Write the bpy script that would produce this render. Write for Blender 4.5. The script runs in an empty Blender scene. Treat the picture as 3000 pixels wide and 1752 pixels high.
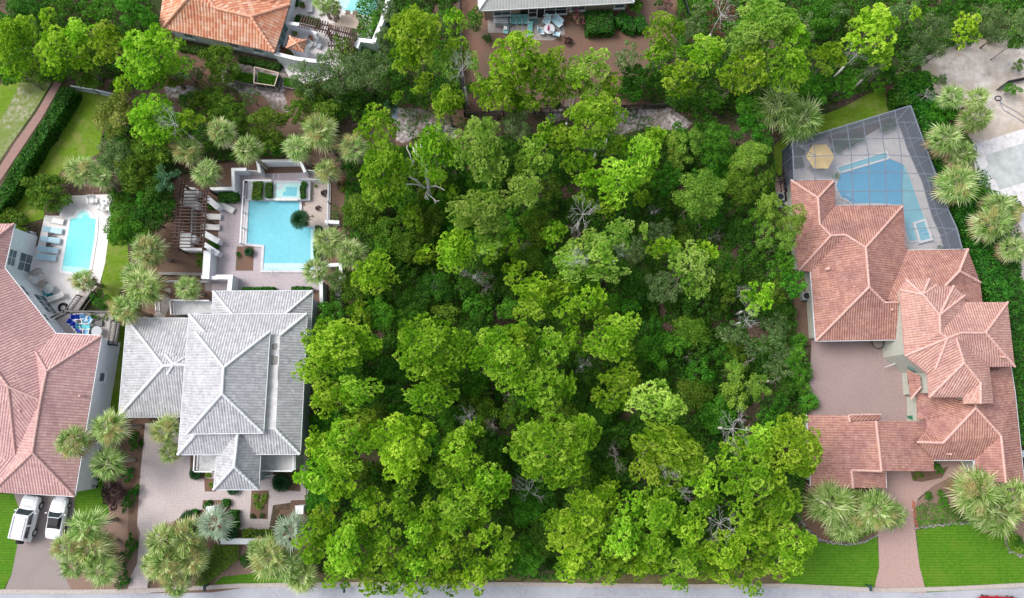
import bpy, bmesh, math, random
import numpy as np
from mathutils import Vector, Matrix, Euler
sc = bpy.context.scene
R_ = math.radians
# ---------------------------------------------------------------- camera
HC, FPX, TILT = 80.0, 2200.0, R_(8.4)
cam = bpy.data.cameras.new('camera'); camo = bpy.data.objects.new('camera', cam)
sc.collection.objects.link(camo); sc.camera = camo
camo.location = (0, 0, HC); camo.rotation_euler = (TILT, 0, 0)
cam.sensor_width = 36.0; cam.lens = FPX/3000*36; cam.clip_end = 2000; cam.clip_start = 1
sc.render.resolution_x = 1024; sc.render.resolution_y = 598
# ---------------------------------------------------------------- light
SUN_EL, SUN_AZ = R_(52), R_(292)     # azimuth clockwise from north (+Y)
w = bpy.data.worlds.new('World'); sc.world = w; w.use_nodes = True
nt = w.node_tree; nt.nodes.clear()
sky = nt.nodes.new('ShaderNodeTexSky'); sky.sky_type = 'NISHITA'; sky.sun_disc = False
sky.sun_elevation = SUN_EL; sky.sun_rotation = SUN_AZ; sky.dust_density = 3.0; sky.air_density = 1.0; sky.ozone_density = 1.0
hs = nt.nodes.new('ShaderNodeHueSaturation'); hs.inputs['Saturation'].default_value = 0.45
bg = nt.nodes.new('ShaderNodeBackground'); bg.inputs['Strength'].default_value = 0.15
wo = nt.nodes.new('ShaderNodeOutputWorld')
nt.links.new(sky.outputs[0], hs.inputs['Color']); nt.links.new(hs.outputs[0], bg.inputs[0]); nt.links.new(bg.outputs[0], wo.inputs[0])
sl = bpy.data.lights.new('sun', 'SUN'); sl.energy = 1.6; sl.angle = R_(30); sl.color = (1.0, 0.97, 0.93)
so = bpy.data.objects.new('sun', sl); sc.collection.objects.link(so)
sd = Vector((math.sin(SUN_AZ)*math.cos(SUN_EL), math.cos(SUN_AZ)*math.cos(SUN_EL), math.sin(SUN_EL)))
so.rotation_euler = sd.to_track_quat('Z', 'Y').to_euler(); so.location = sd*150
sc.view_settings.view_transform = 'Standard'; sc.view_settings.look = 'None'
sc.view_settings.exposure = 0.6; sc.view_settings.gamma = 1.0
sc.cycles.max_bounces = 6; sc.cycles.transparent_max_bounces = 12
# ---------------------------------------------------------------- helpers
def W(u, v, z=0.0):
    """photo pixel (3000 x 1752) -> world point at height z"""
    x = (u-1500)/FPX; y = -(v-876)/FPX
    c, s = math.cos(TILT), math.sin(TILT)
    dy = y*c + s; dz = y*s - c
    k = (z-HC)/dz
    return Vector((x*k, dy*k, z))
def Wn(P, z=0.0): return [W(p[0], p[1], z) for p in P]
COL = sc.collection
def tag(o, label=None, cat=None, group=None, kind=None):
    if label: o['label'] = label
    if cat: o['category'] = cat
    if group: o['group'] = group
    if kind: o['kind'] = kind
    return o
def empty(name, loc, rz=0.0, label=None, cat=None, group=None):
    o = bpy.data.objects.new(name, None); COL.objects.link(o)
    o.location = loc; o.rotation_euler = (0, 0, rz); o.empty_display_size = .2
    return tag(o, label, cat, group)
def copy_tree(o, parent=None):
    c = o.copy(); COL.objects.link(c); c.parent = parent
    for ch in list(o.children): copy_tree(ch, c)
    return c
class MB:
    def __init__(s): s.v = []; s.f = []; s.m = []; s.mi = 0
    def add(s, vs, fs):
        n = len(s.v); s.v += [tuple(p) for p in vs]
        for f in fs: s.f.append(tuple(i+n for i in f)); s.m.append(s.mi)
        return s
    def box(s, c, d, rz=0.0, rx=0.0, ry=0.0, taper=1.0):
        M = Euler((rx, ry, rz)).to_matrix(); c = Vector(c); a, b, h = d[0]/2, d[1]/2, d[2]/2
        P = []
        for z, t in ((-h, 1), (h, taper)):
            for x, y in ((-a, -b), (a, -b), (a, b), (-a, b)): P.append(c + M @ Vector((x*t, y*t, z)))
        return s.add(P, [(3,2,1,0), (4,5,6,7), (0,1,5,4), (1,2,6,5), (2,3,7,6), (3,0,4,7)])
    def bar(s, a, b, w, h=None, up=(0,0,1)):
        a, b = Vector(a), Vector(b); h = h or w; d = (b-a)
        if d.length < 1e-5: return s
        d.normalize(); u = Vector(up)
        if abs(d.dot(u)) > .99: u = Vector((1,0,0))
        x = d.cross(u).normalized(); y = x.cross(d).normalized()
        P = [p + x*sx*w/2 + y*sy*h/2 for p in (a, b) for sx, sy in ((-1,-1), (1,-1), (1,1), (-1,1))]
        return s.add(P, [(0,1,2,3), (7,6,5,4), (1,0,4,5), (2,1,5,6), (3,2,6,7), (0,3,7,4)])
    def tube(s, pts, rs, n=8, cap=True):
        pts = [Vector(p) for p in pts]
        if not hasattr(rs, '__len__'): rs = [rs]*len(pts)
        P = []; ref = None
        for i, p in enumerate(pts):
            d = (pts[min(i+1, len(pts)-1)] - pts[max(i-1, 0)])
            d = d.normalized() if d.length > 1e-6 else Vector((0,0,1))
            if ref is None: ref = Vector((1,0,0)) if abs(d.x) < .8 else Vector((0,1,0))
            x = (ref - d*ref.dot(d)).normalized(); y = d.cross(x); ref = x
            for k in range(n):
                a = 2*math.pi*k/n; P.append(p + x*math.cos(a)*rs[i] + y*math.sin(a)*rs[i])
        F = [(i*n+k, i*n+(k+1)%n, (i+1)*n+(k+1)%n, (i+1)*n+k) for i in range(len(pts)-1) for k in range(n)]
        if cap: F += [tuple(range(n-1, -1, -1)), tuple((len(pts)-1)*n+k for k in range(n))]
        return s.add(P, F)
    def disc(s, c, r, z0, z1, n=20, r1=None):
        r1 = r if r1 is None else r1
        P = [(c[0]+r*math.cos(2*math.pi*k/n), c[1]+r*math.sin(2*math.pi*k/n), z0) for k in range(n)]
        P += [(c[0]+r1*math.cos(2*math.pi*k/n), c[1]+r1*math.sin(2*math.pi*k/n), z1) for k in range(n)]
        F = [(k, (k+1)%n, n+(k+1)%n, n+k) for k in range(n)] + [tuple(range(n-1,-1,-1)), tuple(range(n, 2*n))]
        return s.add(P, F)
    def prism(s, P, z0, z1):
        n = len(P); area = sum(P[i][0]*P[(i+1)%n][1]-P[(i+1)%n][0]*P[i][1] for i in range(n))
        if area < 0: P = P[::-1]
        V = [(p[0], p[1], z0) for p in P] + [(p[0], p[1], z1) for p in P]
        return s.add(V, [(i, (i+1)%n, n+(i+1)%n, n+i) for i in range(n)] + [tuple(range(n-1,-1,-1)), tuple(range(n, 2*n))])
    def ball(s, c, r, n=10, sz=1.0):
        P = []; m = n//2+1
        for i in range(m+1):
            t = math.pi*i/m
            for k in range(n): a = 2*math.pi*k/n; P.append((c[0]+r*math.sin(t)*math.cos(a), c[1]+r*math.sin(t)*math.sin(a), c[2]+r*sz*math.cos(t)))
        return s.add(P, [(i*n+k, (i+1)*n+k, (i+1)*n+(k+1)%n, i*n+(k+1)%n) for i in range(m) for k in range(n)])
    def build(s, name, mat, parent=None, smooth=False, bevel=0.0, uv=False):
        me = bpy.data.meshes.new(name); me.from_pydata(s.v, [], s.f)
        mats = mat if isinstance(mat, (list, tuple)) else [mat]
        for m in mats: me.materials.append(m)
        if len(mats) > 1: me.polygons.foreach_set('material_index', s.m)
        if smooth: me.polygons.foreach_set('use_smooth', [True]*len(me.polygons))
        me.validate(); me.update()
        o = bpy.data.objects.new(name, me); COL.objects.link(o); o.parent = parent
        if bevel:
            b = o.modifiers.new('bevel', 'BEVEL'); b.width = bevel; b.segments = 2; b.limit_method = 'ANGLE'
        return o
def npmesh(name, V, tint, mat):
    """V: (N,k,3) separate polygons with a per-face tint"""
    N, k = V.shape[0], V.shape[1]
    me = bpy.data.meshes.new(name)
    me.vertices.add(N*k); me.vertices.foreach_set('co', V.reshape(-1).astype(np.float32))
    me.loops.add(N*k); me.loops.foreach_set('vertex_index', np.arange(N*k, dtype=np.int32))
    me.polygons.add(N); me.polygons.foreach_set('loop_start', np.arange(0, N*k, k, dtype=np.int32))
    try: me.polygons.foreach_set('loop_total', np.full(N, k, dtype=np.int32))
    except Exception: pass
    a = me.attributes.new('tint', 'FLOAT', 'FACE'); a.data.foreach_set('value', tint.astype(np.float32))
    me.materials.append(mat); me.update(calc_edges=True)
    return me
# ---------------------------------------------------------------- materials
class NM:
    def __init__(s, name):
        s.m = bpy.data.materials.new(name); s.m.use_nodes = True; s.t = s.m.node_tree; s.t.nodes.clear()
        s.out = s.n('ShaderNodeOutputMaterial')
    def n(s, t, **kw):
        x = s.t.nodes.new(t)
        for k, v in kw.items(): setattr(x, k, v)
        return x
    def l(s, a, b): s.t.links.new(a, b)
    def coord(s, scale=(1,1,1), uv=False, obj=False, rot=0):
        tc = s.n('ShaderNodeTexCoord'); mp = s.n('ShaderNodeMapping'); mp.inputs['Scale'].default_value = scale
        mp.inputs['Rotation'].default_value = (0, 0, rot)
        if uv: s.l(tc.outputs['UV'], mp.inputs[0])
        elif obj: s.l(tc.outputs['Object'], mp.inputs[0])
        else:
            g = s.n('ShaderNodeNewGeometry'); s.l(g.outputs['Position'], mp.inputs[0])
        return mp.outputs[0]
    def noise(s, co, scale, detail=4, rough=.55):
        x = s.n('ShaderNodeTexNoise'); x.inputs['Scale'].default_value = scale; x.inputs['Detail'].default_value = detail
        x.inputs['Roughness'].default_value = rough; s.l(co, x.inputs['Vector']); return x.outputs['Fac']
    def ramp(s, fac, stops, interp='LINEAR'):
        x = s.n('ShaderNodeValToRGB'); x.color_ramp.interpolation = interp; e = x.color_ramp.elements
        while len(e) > 1: e.remove(e[-1])
        e[0].position = stops[0][0]; e[0].color = (*stops[0][1], 1)
        for p, c in stops[1:]: q = e.new(p); q.color = (*c, 1)
        s.l(fac, x.inputs[0]); return x.outputs[0]
    def mix(s, fac, a, b, mode='MIX'):
        x = s.n('ShaderNodeMix', data_type='RGBA', blend_type=mode)
        for i, val in ((0, fac), (6, a), (7, b)):
            if hasattr(val, 'is_linked') or hasattr(val, 'node'): s.l(val, x.inputs[i])
            elif i == 0: x.inputs[0].default_value = val
            else: x.inputs[i].default_value = (*val, 1)
        return x.outputs[2]
    def math(s, op, a, b=None, clamp=False):
        x = s.n('ShaderNodeMath', operation=op); x.use_clamp = clamp
        for i, val in ((0, a), (1, b)):
            if val is None: continue
            if hasattr(val, 'node'): s.l(val, x.inputs[i])
            else: x.inputs[i].default_value = val
        return x.outputs[0]
    def bump(s, h, strength=.4, dist=.05):
        x = s.n('ShaderNodeBump'); x.inputs['Strength'].default_value = strength; x.inputs['Distance'].default_value = dist
        s.l(h, x.inputs['Height']); return x.outputs[0]
    def pbr(s, col, rough=.8, spec=.3, metal=0, bump=None, alpha=None, trans=0):
        p = s.n('ShaderNodeBsdfPrincipled')
        if hasattr(col, 'node'): s.l(col, p.inputs['Base Color'])
        else: p.inputs['Base Color'].default_value = (*col, 1)
        if hasattr(rough, 'node'): s.l(rough, p.inputs['Roughness'])
        else: p.inputs['Roughness'].default_value = rough
        p.inputs['Specular IOR Level'].default_value = spec; p.inputs['Metallic'].default_value = metal
        if bump is not None: s.l(bump, p.inputs['Normal'])
        s.l(p.outputs[0], s.out.inputs[0]); s.p = p; return s.m
def noisy(name, cols, scale=3, rough=.85, bump=.3, dist=.03, detail=6, obj=False, spec=.25, big=None, metal=0):
    """procedural material: colour ramp over fbm noise, optional second large-scale noise tint"""
    x = NM(name); co = x.coord(obj=obj); f = x.noise(co, scale, detail, .65)
    n = len(cols); c = x.ramp(f, [(.28+.44*i/max(1, n-1), cols[i]) for i in range(n)])
    if big:
        g = x.noise(co, big[0], 3); c = x.mix(x.ramp(g, [(.42, (0,0,0)), (.62, (1,1,1))]), c, big[1])
    b = x.bump(f, bump, dist) if bump else None
    return x.pbr(c, rough, spec, metal, b)
def leafmat(name, cols, trans=.38, objvar=.35, rough=.55, hue=None):
    x = NM(name); a = x.n('ShaderNodeAttribute'); a.attribute_name = 'tint'
    n = len(cols); c = x.ramp(a.outputs['Fac'], [(i/max(1, n-1), cols[i]) for i in range(n)])
    oi = x.n('ShaderNodeObjectInfo')
    h = x.n('ShaderNodeHueSaturation'); x.l(c, h.inputs['Color'])
    mr = x.n('ShaderNodeMapRange'); x.l(oi.outputs['Random'], mr.inputs[0])
    mr.inputs[3].default_value = 1-objvar*.5; mr.inputs[4].default_value = 1+objvar*.6
    x.l(mr.outputs[0], h.inputs['Value'])
    m2 = x.n('ShaderNodeMapRange'); r7 = x.math('FRACT', x.math('MULTIPLY', oi.outputs['Random'], 7.31)); x.l(r7, m2.inputs[0])
    m2.inputs[3].default_value = .5-.007; m2.inputs[4].default_value = .5+.014; x.l(m2.outputs[0], h.inputs['Hue'])
    p = x.n('ShaderNodeBsdfPrincipled'); x.l(h.outputs[0], p.inputs['Base Color']); p.inputs['Roughness'].default_value = rough
    p.inputs['Specular IOR Level'].default_value = .25
    t = x.n('ShaderNodeBsdfTranslucent'); x.l(h.outputs[0], t.inputs[0])
    mx = x.n('ShaderNodeMixShader'); mx.inputs[0].default_value = trans
    x.l(p.outputs[0], mx.inputs[1]); x.l(t.outputs[0], mx.inputs[2]); x.l(mx.outputs[0], x.out.inputs[0])
    return x.m
M = {}
M['pine'] = leafmat('pine_needles', [(.11,.28,.009), (.255,.49,.018), (.44,.67,.045), (.65,.80,.13)])
M['palepine'] = leafmat('pale_pine_needles', [(.15,.34,.025), (.30,.52,.055), (.47,.67,.12), (.64,.77,.22)])
M['oak'] = leafmat('green_leaves', [(.035,.14,.008), (.07,.25,.012), (.14,.38,.025), (.25,.50,.06)])
M['darkoak'] = leafmat('dark_leaves', [(.02,.08,.006), (.045,.15,.01), (.09,.24,.02), (.17,.34,.035)])
M['greyoak'] = leafmat('grey_green_leaves', [(.06,.14,.035), (.12,.22,.06), (.22,.32,.11), (.38,.46,.22)])
M['olive'] = leafmat('olive_leaves', [(.045,.12,.008), (.11,.22,.015), (.21,.35,.03), (.36,.47,.08)])
M['paleoak'] = leafmat('pale_green_leaves', [(.10,.24,.02), (.19,.36,.035), (.32,.48,.06), (.46,.58,.13)])
M['bluegreen'] = leafmat('blue_green_leaves', [(.04,.13,.05), (.08,.22,.09), (.15,.32,.15), (.25,.42,.22)])
M['flowering'] = leafmat('cream_tipped_leaves', [(.08,.15,.01), (.20,.28,.03), (.45,.48,.12), (.62,.58,.25)])
M['hedge'] = leafmat('hedge_leaves', [(.015,.08,.008), (.03,.15,.01), (.06,.24,.02), (.12,.33,.03)])
M['purple'] = leafmat('purple_leaves', [(.03,.015,.02), (.07,.03,.04), (.12,.06,.07), (.18,.10,.11)])
M['pinkflower'] = leafmat('pink_blossom_leaves', [(.04,.12,.02), (.08,.18,.03), (.70,.16,.32), (.80,.30,.45)])
M['red'] = leafmat('rust_needles', [(.12,.05,.035), (.20,.09,.06), (.30,.15,.10), (.38,.24,.18)])
M['palm'] = leafmat('palm_fronds', [(.08,.17,.02), (.22,.36,.07), (.46,.57,.21), (.82,.83,.50)], objvar=.25)
M['bluepalm'] = leafmat('blue_palm_fronds', [(.16,.25,.15), (.26,.36,.24), (.38,.47,.34), (.50,.58,.44)], objvar=.1)
M['sago'] = leafmat('sago_fronds', [(.004,.03,.008), (.008,.055,.012), (.015,.09,.02), (.03,.14,.03)], objvar=.1)
M['paleflower'] = leafmat('palm_flower', [(.45,.38,.12), (.60,.50,.20), (.70,.58,.28), (.75,.62,.35)], objvar=.1)
M['undergrowth'] = leafmat('undergrowth_leaves', [(.03,.11,.008), (.07,.20,.012), (.12,.30,.02), (.20,.42,.04)], objvar=0)
M['deadfrond'] = leafmat('dry_fronds', [(.16,.10,.05), (.28,.19,.10), (.42,.31,.19), (.50,.40,.27)], objvar=.2)
M['bark'] = noisy('bark', [(.10,.075,.06), (.20,.16,.13), (.30,.26,.22)], 8, .9, .6, obj=True)
M['palmbark'] = noisy('palm_bark', [(.20,.17,.14), (.32,.28,.23), (.42,.38,.32)], 12, .9, .5, obj=True)
M['snag'] = noisy('bleached_wood', [(.50,.47,.47), (.64,.61,.61), (.75,.73,.72)], 9, .8, .4, obj=True)
M['snagpink'] = noisy('weathered_pinkish_wood', [(.32,.25,.24), (.46,.38,.37), (.58,.51,.49)], 9, .8, .4, obj=True)
# ---------------------------------------------------------------- vegetation prototypes
def rdir(rng, n):
    v = rng.normal(size=(n, 3)); return v/np.linalg.norm(v, axis=1, keepdims=True)
def lobes_for(rng, R, nl, zk=.62, lowring=.5):
    L = []
    for i in range(nl):
        r = math.sqrt((i+.3)/nl)*.80*R; a = i*2.39996 + rng.uniform(-.35, .35)
        z = zk*R*math.sqrt(max(0, 1-(r/R)**2)) + rng.uniform(-.26, .20)*R
        L.append((r*math.cos(a)*rng.uniform(.85, 1.12), r*math.sin(a)*rng.uniform(.85, 1.12), z))
    for i in range(int(nl*lowring)):
        a = rng.uniform(0, 6.28); r = R*rng.uniform(.45, .86)
        L.append((r*math.cos(a), r*math.sin(a), rng.uniform(-.25, .2)*R))
    return np.array(L)
def blades(rng, P, D, ln, wd, nb, spread, tint0, tv=.18):
    """nb wedge blades (wide end outwards) on every tuft point"""
    N = len(P); P = np.repeat(P, nb, 0); D = np.repeat(D, nb, 0)
    d = D + spread*rng.normal(size=D.shape); d /= np.linalg.norm(d, axis=1, keepdims=True)
    s = np.cross(d, rdir(rng, len(d))); s /= np.linalg.norm(s, axis=1, keepdims=True)+1e-9
    L = (ln*rng.uniform(.7, 1.25, (len(d), 1))); w = wd*rng.uniform(.7, 1.2, (len(d), 1))
    V = np.stack([P, P+d*L+s*w, P+d*L*.92-s*w], 1)
    t = np.clip(np.repeat(tint0, nb)+rng.uniform(-tv, tv, len(d)), 0, 1)
    return V, t
def pine_lobes(rng, R, nl):
    L = []; a0 = rng.uniform(0, 6.28); ex = rng.uniform(.75, 1.35)
    for i in range(nl):
        t = (i+.4)/nl; r = math.sqrt(t)*.86*R; a = i*2.39996+a0+rng.uniform(-.3, .3); r *= 1+.16*math.sin(a*3+a0)+rng.uniform(-.06, .08)
        L.append((r*math.cos(a), r*math.sin(a), R*(.95*(1-(r/R)**ex)-.15)+rng.uniform(-.38, .20)*R))
    for i in range(int(nl*.35)):
        a = rng.uniform(0, 6.28); r = R*rng.uniform(.35, .85); L.append((r*math.cos(a), r*math.sin(a), rng.uniform(-.75, -.2)*R))
    return np.array(L)
def pine_crown(name, seed, R, nl, mat, ntuft=62, nb=12):
    rng = np.random.default_rng(seed); L = pine_lobes(rng, R, int(nl*(1.75 if R > 3 else 1.3)))
    VV, TT = [], []
    for c in L:
        lr = R*rng.uniform(.13, .24) if R > 3 else R*rng.uniform(.18, .31)
        n = int(ntuft*(lr/.95)**2)+8
        d = rdir(rng, n); d[:, 2] = np.abs(d[:, 2])*.95-.28*rng.random(n); d /= np.linalg.norm(d, axis=1, keepdims=True)
        rad = lr*rng.uniform(.72, 1.12, (n, 1))
        P = c + d*rad*np.array([1, 1, .8])
        D = d*.8 + np.array([0, 0, .45])
        t0 = np.clip(rng.choice((.22, .45, .62, .80))+rng.normal(0, .16, n), 0, 1)
        V, t = blades(rng, P, D, .21, .058, nb, .6, t0); VV.append(V); TT.append(t)
    return npmesh(name, np.concatenate(VV), np.concatenate(TT), mat)
def leaf_crown(name, seed, R, nl, mat, per=330, ls=.13, zk=.62, lr0=.30, sparse=1.0):
    rng = np.random.default_rng(seed); L = lobes_for(rng, R, nl, zk); VV, TT = [], []
    for c in L:
        lr = R*rng.uniform(lr0*.75, lr0*1.25); n = int(per*(lr/.8)**2*sparse)+20
        d = rdir(rng, n); d[:, 2] = np.abs(d[:, 2])-.35*rng.random(n)
        lump = 1 + .18*np.sin(d[:, :1]*7+c[0]*5)*np.cos(d[:, 1:2]*8+c[1]*3)
        P = c + d*lr*lump*rng.uniform(.65, 1.08, (n, 1))*np.array([1, 1, .82])
        nrm = d + .8*rng.normal(size=d.shape); nrm /= np.linalg.norm(nrm, axis=1, keepdims=True)
        u = np.cross(nrm, rdir(rng, n)); u /= np.linalg.norm(u, axis=1, keepdims=True)+1e-9; v = np.cross(nrm, u)
        s = ls*rng.uniform(.6, 1.3, (n, 1))
        V = np.stack([P-u*s, P-v*s*.55, P+u*s, P+v*s*.55], 1)
        cl = np.floor(d*3.2+c); rr = np.modf(np.abs(np.sin(cl @ np.array([12.98, 78.2, 37.7]))*437.5))[0]
        t = np.clip(rng.uniform(.0, .28)+.45*rr+rng.uniform(-.22, .22, n)+rng.uniform(0, .15), 0, 1)
        VV.append(V); TT.append(t)
    return npmesh(name, np.concatenate(VV), np.concatenate(TT), mat)
def trunk_mesh(name, seed, R, H, mat, limbs=7, r0=.16):
    rnd = random.Random(seed); b = MB()
    p = [Vector((0,0,0))]; n = 6
    for i in range(1, n+1): p.append(Vector((rnd.uniform(-.12,.12)*i*.5, rnd.uniform(-.12,.12)*i*.5, H*i/n)))
    b.tube(p, [r0*(1.25 if i == 0 else 1-.13*i) for i in range(n+1)], 8)
    for k in range(limbs):
        t = rnd.uniform(.55, .98); a = 2.4*k + rnd.uniform(-.3,.3)
        q = p[int(t*n)]; L = R*rnd.uniform(.55, .85)
        e = q + Vector((math.cos(a)*L, math.sin(a)*L, R*rnd.uniform(.15, .45)))
        m = q.lerp(e, .5) + Vector((rnd.uniform(-.2,.2), rnd.uniform(-.2,.2), -.1*R))
        b.tube([q, m, e], [r0*.42, r0*.28, r0*.10], 6)
        for j in range(2):
            f = e + Vector((rnd.uniform(-.3,.3)*R, rnd.uniform(-.3,.3)*R, rnd.uniform(.0,.25)*R)); b.tube([m, f], [r0*.2, r0*.05], 5)
    me_o = b.build(name, mat, smooth=True); me = me_o.data; bpy.data.objects.remove(me_o); return me
def snag_mesh(name, seed, R, H, mat, depth=4, fan=4, r0=.10, upright=.5):
    rnd = random.Random(seed); b = MB()
    def grow(p, d, L, r, k):
        pts = [p]; q = p; dd = d
        for i in range(3):
            dd = (dd + Vector((rnd.uniform(-.45,.45), rnd.uniform(-.45,.45), rnd.uniform(-.22,.3)))).normalized()
            q = q + dd*L/3; pts.append(q)
        b.tube(pts, [r, r*.85, r*.68, r*.5], 5)
        if k == 0: return
        for j in range(rnd.choice((2, 3, 3))):
            nd = (dd + Vector((rnd.uniform(-1,1), rnd.uniform(-1,1), rnd.uniform(-.4,.5)))*.9).normalized()
            grow(pts[rnd.choice((2, 3, 3))], nd, L*rnd.uniform(.5, .75), r*.55, k-1)
    b.tube([(0,0,0), (.1,.05,H*.5), (0,.1,H)], [r0*1.6, r0*1.3, r0], 7)
    for i in range(fan):
        a = 6.28*i/fan + rnd.uniform(-.5,.5)
        grow(Vector((0,.1,H*rnd.uniform(.88, 1))), Vector((math.cos(a), math.sin(a), upright)).normalized(), R*.5, r0*.75, depth-1)
    o = b.build(name, mat, smooth=True); me = o.data; bpy.data.objects.remove(o); return me
def fan_blade(P, T, p0, d, side, L, w, droop, rng, tint, fold=.0):
    m = p0 + d*L*.55 + side*fold; m[2] -= droop*.25
    e = p0 + d*L; e = e.copy(); e[2] -= droop
    s = np.cross(d, np.array([0, 0, 1.])); nn = np.linalg.norm(s); s = s/nn if nn > 1e-4 else np.array([1., 0, 0])
    P.append([p0-s*w*.25, p0+s*w*.25, m+s*w*.5, m-s*w*.5]); T.append(tint)
    P.append([m-s*w*.5, m+s*w*.5, e+s*w*.06, e-s*w*.06]); T.append(min(1, tint+.12))
def palm_crown(name, seed, R, mat, nf=34, nseg=17, tv=.2):
    rng = np.random.default_rng(seed); P, T = [], []
    for i in range(nf):
        k = i/nf; el = math.radians(74 - 100*k + rng.uniform(-9, 9)); az = i*2.39996 + rng.uniform(-.25,.25)
        d = np.array([math.cos(az)*math.cos(el), math.sin(az)*math.cos(el), math.sin(el)])
        pl = R*rng.uniform(.30, .48); hub = np.array([0, 0, .15]) + d*pl; hub[2] -= .10*R*k
        sd = np.array([-math.sin(az), math.cos(az), 0.])
        s = .03; P.append([-sd*s, sd*s, hub+sd*s, hub-sd*s]); T.append(.75)
        t0 = rng.uniform(.2, .6)+(.25 if k > .8 else 0)
        for j in range(nseg):
            a = math.radians(-72 + 144*j/(nseg-1)); dd = d*math.cos(a) + sd*math.sin(a); dd[2] += rng.uniform(-.08, .12)
            dd /= np.linalg.norm(dd); L = R*rng.uniform(.46, .66)*(1-.38*abs(a)/1.3)
            fan_blade(P, T, hub, dd, sd, L, .085*R/2, R*rng.uniform(.04, .24), rng, float(np.clip(t0+rng.uniform(-tv, tv), 0, 1)), 0)
    return npmesh(name, np.array(P), np.array(T), mat)
def dead_fronds(seed, R):
    rng = np.random.default_rng(seed); P, T = [], []
    for i in range(6):
        el = math.radians(rng.uniform(-48, -12)); az = i*1.05+rng.uniform(-.3, .3); d = np.array([math.cos(az)*math.cos(el), math.sin(az)*math.cos(el), math.sin(el)]); sd = np.array([-math.sin(az), math.cos(az), 0.]); hub = d*R*.5
        P.append([-sd*.03, sd*.03, hub+sd*.03, hub-sd*.03]); T.append(.2)
        for j in range(9):
            a = math.radians(-55+110*j/8); dd = d*math.cos(a)+sd*math.sin(a); fan_blade(P, T, hub, dd, sd, R*rng.uniform(.35, .55), .16, R*rng.uniform(.15, .35), rng, rng.uniform(0, .8))
    return npmesh('dead_fronds', np.array(P), np.array(T), M['deadfrond'])
def flower_mesh(name, seed, R, n=7):
    rng = np.random.default_rng(seed); VV, TT = [], []
    for i in range(n):
        az = rng.uniform(0, 6.28); L = R*rng.uniform(.45, .8)
        for q in range(16):
            t = .45+.55*q/15; c = np.array([math.cos(az)*L*t, math.sin(az)*L*t, .5+R*.22*math.sin(t*2.4)])
            P = c + .10*R*rng.normal(size=(9, 3))*np.array([.8, .8, .5]); V, tt = blades(rng, P, rdir(rng, 9), .09, .022, 3, .5, rng.uniform(0, 1, 9)); VV.append(V); TT.append(tt)
    return npmesh(name, np.concatenate(VV), np.concatenate(TT), M['paleflower'])
def sago_crown(name, seed, R, mat, nf=46):
    rng = np.random.default_rng(seed); P, T = [], []
    for i in range(nf):
        k = i/nf; el = math.radians(62-66*k); az = i*2.39996; sd = np.array([-math.sin(az), math.cos(az), 0.])
        prev = np.zeros(3); n = 11
        for j in range(1, n+1):
            t = j/n; e2 = el - t*t*.9; r = R*(t); c = np.array([math.cos(az)*r*math.cos(el*.6), math.sin(az)*r*math.cos(el*.6), .2+R*.55*math.sin(el)*math.sin(t*2.2) - .12*R*t*t])
            ax = c-prev; ax /= np.linalg.norm(ax); ll = .26*R*math.sin(math.pi*min(1, t*.85+.12))+.04
            for sg in (-1, 1):
                tip = c + sd*sg*ll*.9 + ax*ll*.55 + np.array([0, 0, -.03]); P.append([c-ax*.03*R, c+ax*.035*R, tip+ax*.01, tip-ax*.01]); T.append(rng.uniform(.1, .9))
            prev = c
    return npmesh(name, np.array(P), np.array(T), mat)
def strap_crown(name, seed, R, mat, n=60, w=.05, arch=.6):
    rng = np.random.default_rng(seed); P, T = [], []
    for i in range(n):
        az = rng.uniform(0, 6.28); el = rng.uniform(.35, 1.35); d = np.array([math.cos(az)*math.cos(el), math.sin(az)*math.cos(el), math.sin(el)])
        fan_blade(P, T, np.array([rng.uniform(-.1, .1), rng.uniform(-.1, .1), 0]), d, np.zeros(3), R*rng.uniform(.7, 1.1), w, R*arch*rng.uniform(.5, 1), rng, rng.uniform(0, .9))
    return npmesh(name, np.array(P), np.array(T), mat)
PROTO = {}
def proto(kind, size, var):
    """mesh + nominal radius; kind selects leaf form and colour"""
    key = (kind, size, var)
    if key in PROTO: return PROTO[key]
    sd = hash_(kind)*31 + var*7 + {'L': 1, 'M': 2, 'S': 3}[size]
    R = {'L': 3.3, 'M': 2.3, 'S': 1.35}[size]; nl = {'L': 25, 'M': 14, 'S': 8}[size]
    if kind in ('pine', 'palepine'): me = pine_crown(kind+'_crown', sd, R, nl, M[kind])
    elif kind == 'red': me = pine_crown('crown', sd, R, nl, M[kind], 22, 8)
    elif kind in ('greyoak',): me = leaf_crown('crown', sd, R, int(nl*1.1), M[kind], 460, .085, .5, .24, .9)
    elif kind in ('paleoak', 'flowering'): me = leaf_crown('crown', sd, R, nl, M[kind], 600, .085, .6, .28)
    else: me = leaf_crown('crown', sd, R, nl, M[kind], 450, .10, .5, .28)
    PROTO[key] = (me, R); return PROTO[key]
def hash_(s): return sum(ord(c)*(i+3) for i, c in enumerate(s)) % 9973
TRK = {}
def trunk_for(size, var, bare=False):
    k = (size, var)
    if k not in TRK:
        R = {'L': 3.3, 'M': 2.3, 'S': 1.35}[size]; TRK[k] = trunk_mesh('trunk', 11+var*5+ord(size), R, 6.0, M['bark'], {'L': 9, 'M': 6, 'S': 4}[size], {'L': .2, 'M': .14, 'S': .07}[size])
    return TRK[k]
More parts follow.
